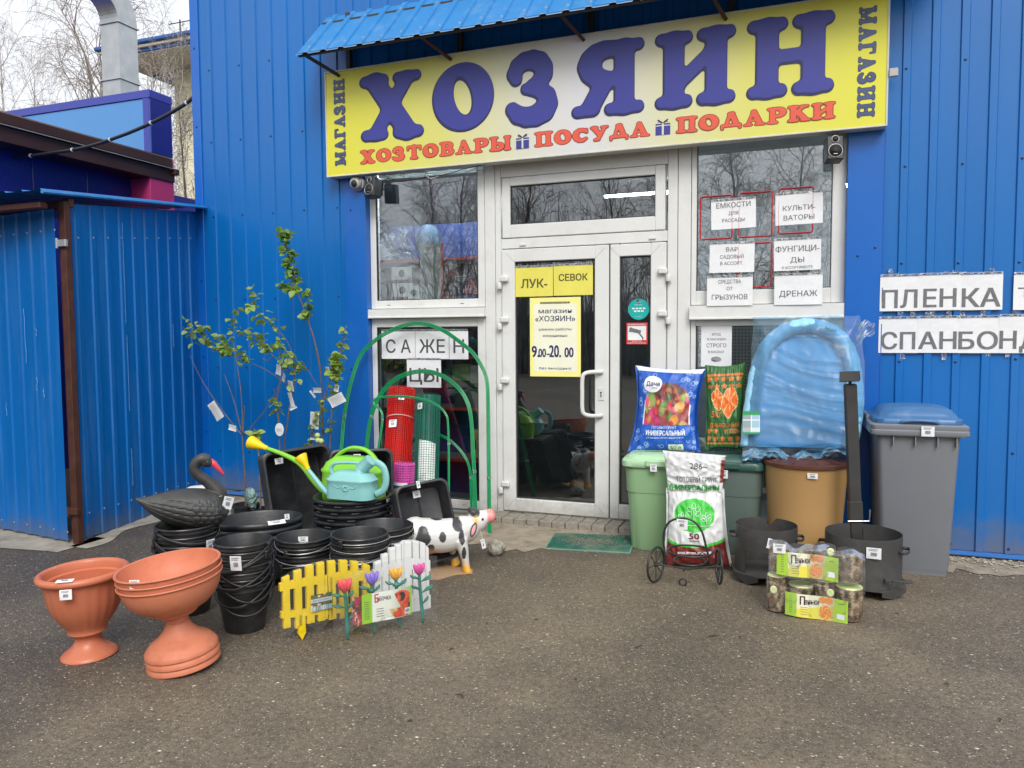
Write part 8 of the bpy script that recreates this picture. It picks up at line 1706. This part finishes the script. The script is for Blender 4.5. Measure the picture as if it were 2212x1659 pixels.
# lower shelf goods
for i, (lb, x, z, w_, h_, c_) in enumerate((('lime and orange seed box beside the letter sheets', -3.27, 1.24, .17, .15, s2l(150, 190, 60)), ('small lime box above the seed box', -3.29, 1.40, .16, .06, s2l(130, 180, 70)), ('seed packet rack with green packets', -2.72, 1.1, .16, .14, s2l(110, 140, 90)), ('silvery foil packet beside the green packets', -2.56, 1.08, .15, .15, s2l(120, 130, 128)), ('dark round appliance on the middle shelf', -2.66, .86, .24, .17, (.03, .03, .03)), ('framed picture of trees on the lower shelf', -2.56, .44, .16, .24, s2l(190, 165, 95)), ('sack of yellow straw pieces at the window edge', -2.44, .5, .06, .7, s2l(170, 140, 70)))):
    ct = carton(lb, x, .26, z, w_, .1, h_, mat('shelf_goods_%d' % i, tuple(min(.85, x * 1.6) for x in c_), .5, var=.2, scale=25), grp='goods on the lower shelves')
    if i == 0: paint_patch(ct, 'vegetable_print', lambda u, v: (-.08 + .16 * u, -.0015, .01 + .12 * v), 0, 1, 0, 1, 24, 18, blobs(2, [s2l(220, 140, 50), s2l(230, 200, 170), s2l(60, 60, 50)], 24, .06, .2, s2l(200, 150, 60)))
    if i == 5:
        mb = MB()
        for (x_, s_) in ((-.03, 1), (.035, .9), (.0, .4), (-.05, .5), (.05, .5)):
            for k in range(8): mb.add([(x_ - .003 - .0022 * k * s_, -.0015, .06 + .1 * s_ - k * .012 * s_), (x_ + .003 + .0022 * k * s_, -.0015, .06 + .1 * s_ - k * .012 * s_), (x_, -.0015, .06 + .1 * s_ + .015 - k * .012 * s_)], [(0, 1, 2)])
        mb.obj('tree_print', m_cdk, ct)
# pegboard wall seen through the right window, lit strips on the ceiling
pb = thing('pegboard', 'grey perforated display board inside behind the right window', 'display board', (-.3, 1.5, 0)); MB().box(-.5, .35, 0, .02, .1, 2.15).obj('board', m_shelf, pb)
mb = MB()
for i in range(28):
    for j in range(66): x, z = -.48 + i * .03, .14 + j * .03; mb.add([(x - .006, -.001, z - .006), (x + .006, -.001, z - .006), (x + .006, -.001, z + .006), (x - .006, -.001, z + .006)], [(0, 1, 2, 3)])
mb.obj('peg_holes', m_gap, pb, kind='stuff')
m_lamp = bpy.data.materials.new('lit_tube'); m_lamp.use_nodes = True; bb = m_lamp.node_tree.nodes['Principled BSDF']; bb.inputs['Emission Color'].default_value = (.8, .9, 1, 1); bb.inputs['Emission Strength'].default_value = 110
for i, (x, y, hl, zl) in enumerate(((-1.62, 2.3, .37, 2.94), (.95, 2.6, .6, 2.94), (-2.9, .22, .5, 2.975))):  # last strip is added, hidden from the camera, to brighten the shelf goods
    t = thing('ceiling_lamp', ('lit fluorescent strip seen through the transom', 'lit fluorescent strip seen through the right window', 'added strip lamp out of view, lighting the shelf')[i], 'lamp', (x, y, zl), group='fluorescent strips in the shop'); MB().bbox(-hl, hl, -.04, .04, 0, 3.015 - zl, .006).obj('housing', m_pvc, t); MB().tube([(-hl + .02, 0, -.01), (hl - .02, 0, -.01)], .014, 8).obj('tube', m_lamp, t)
# ================================================================ small litter on the ground
m_tw = mat('dark_twig_litter', (.05, .035, .025), .9); m_st = mat('loose_pale_grit', (.38, .34, .27), .9, var=.35, scale=40); m_yl = mat('yellowed_litter', (.42, .36, .14), .8)
rl = random.Random(12); lit = MB(); yl = MB(); tw = MB()
for i in range(2600):
    if i < 900: x = rl.uniform(-3.6, 2.6); y = -rl.uniform(.01, .45) ; s = rl.uniform(.003, .011)
    elif i < 1200: x = rl.uniform(.8, 2.6); y = -rl.uniform(.02, .16); s = rl.uniform(.006, .02)
    else: y = -rl.uniform(.5, 4.7); x = rl.uniform(-.9 * (DIST + y) - .6, .35 * (DIST + y) + .4); s = rl.uniform(.002, .0055)
    a = rl.uniform(0, 6.28); h = s * rl.uniform(.3, .7); mb = yl if rl.random() < .06 else lit; z0 = .002 if y > -.5 else -.0005
    mb.add([(x + s * math.cos(a + k * 2 * PI / 5) * rl.uniform(.6, 1.1), y + s * math.sin(a + k * 2 * PI / 5) * rl.uniform(.6, 1.1), z0 + .012 * (y > -.3)) for k in range(5)] + [(x, y, z0 + h + .012 * (y > -.3))], [(k, (k + 1) % 5, 5) for k in range(5)])
for (px_, py_, ln) in ((1530, 1375, .05), (1600, 1380, .02), (300, 1120, .03), (1640, 1195, .06), (970, 1405, .03), (1240, 1470, .02), (880, 1560, .02), (1155, 1340, .02), (1050, 1350, .02), (1190, 1240, .012), (2160, 1560, .03), (700, 1290, .05), (1490, 1260, .012), (1370, 1400, .05), (1000, 1510, .05), (1940, 1330, .03), (2050, 1480, .02)):
    p = G(px_, py_); a = rl.uniform(0, 3); tw.tube([p + Vector((0, 0, .003)), p + Vector((math.cos(a), math.sin(a), 0)) * ln * .5 + Vector((0, 0, .008)), p + Vector((math.cos(a + .5), math.sin(a + .5), 0)) * ln + Vector((0, 0, .003))], [.002, .003, .001], 5)
lit.obj('loose_grit', m_st, kind='stuff', label='loose pale grit on the asphalt and along the wall'); yl.obj('yellow_leaf_litter', m_yl, kind='stuff', label='bits of yellowed litter on the asphalt'); tw.obj('twig_litter', m_tw, kind='stuff', label='dark twigs and bark bits on the asphalt')
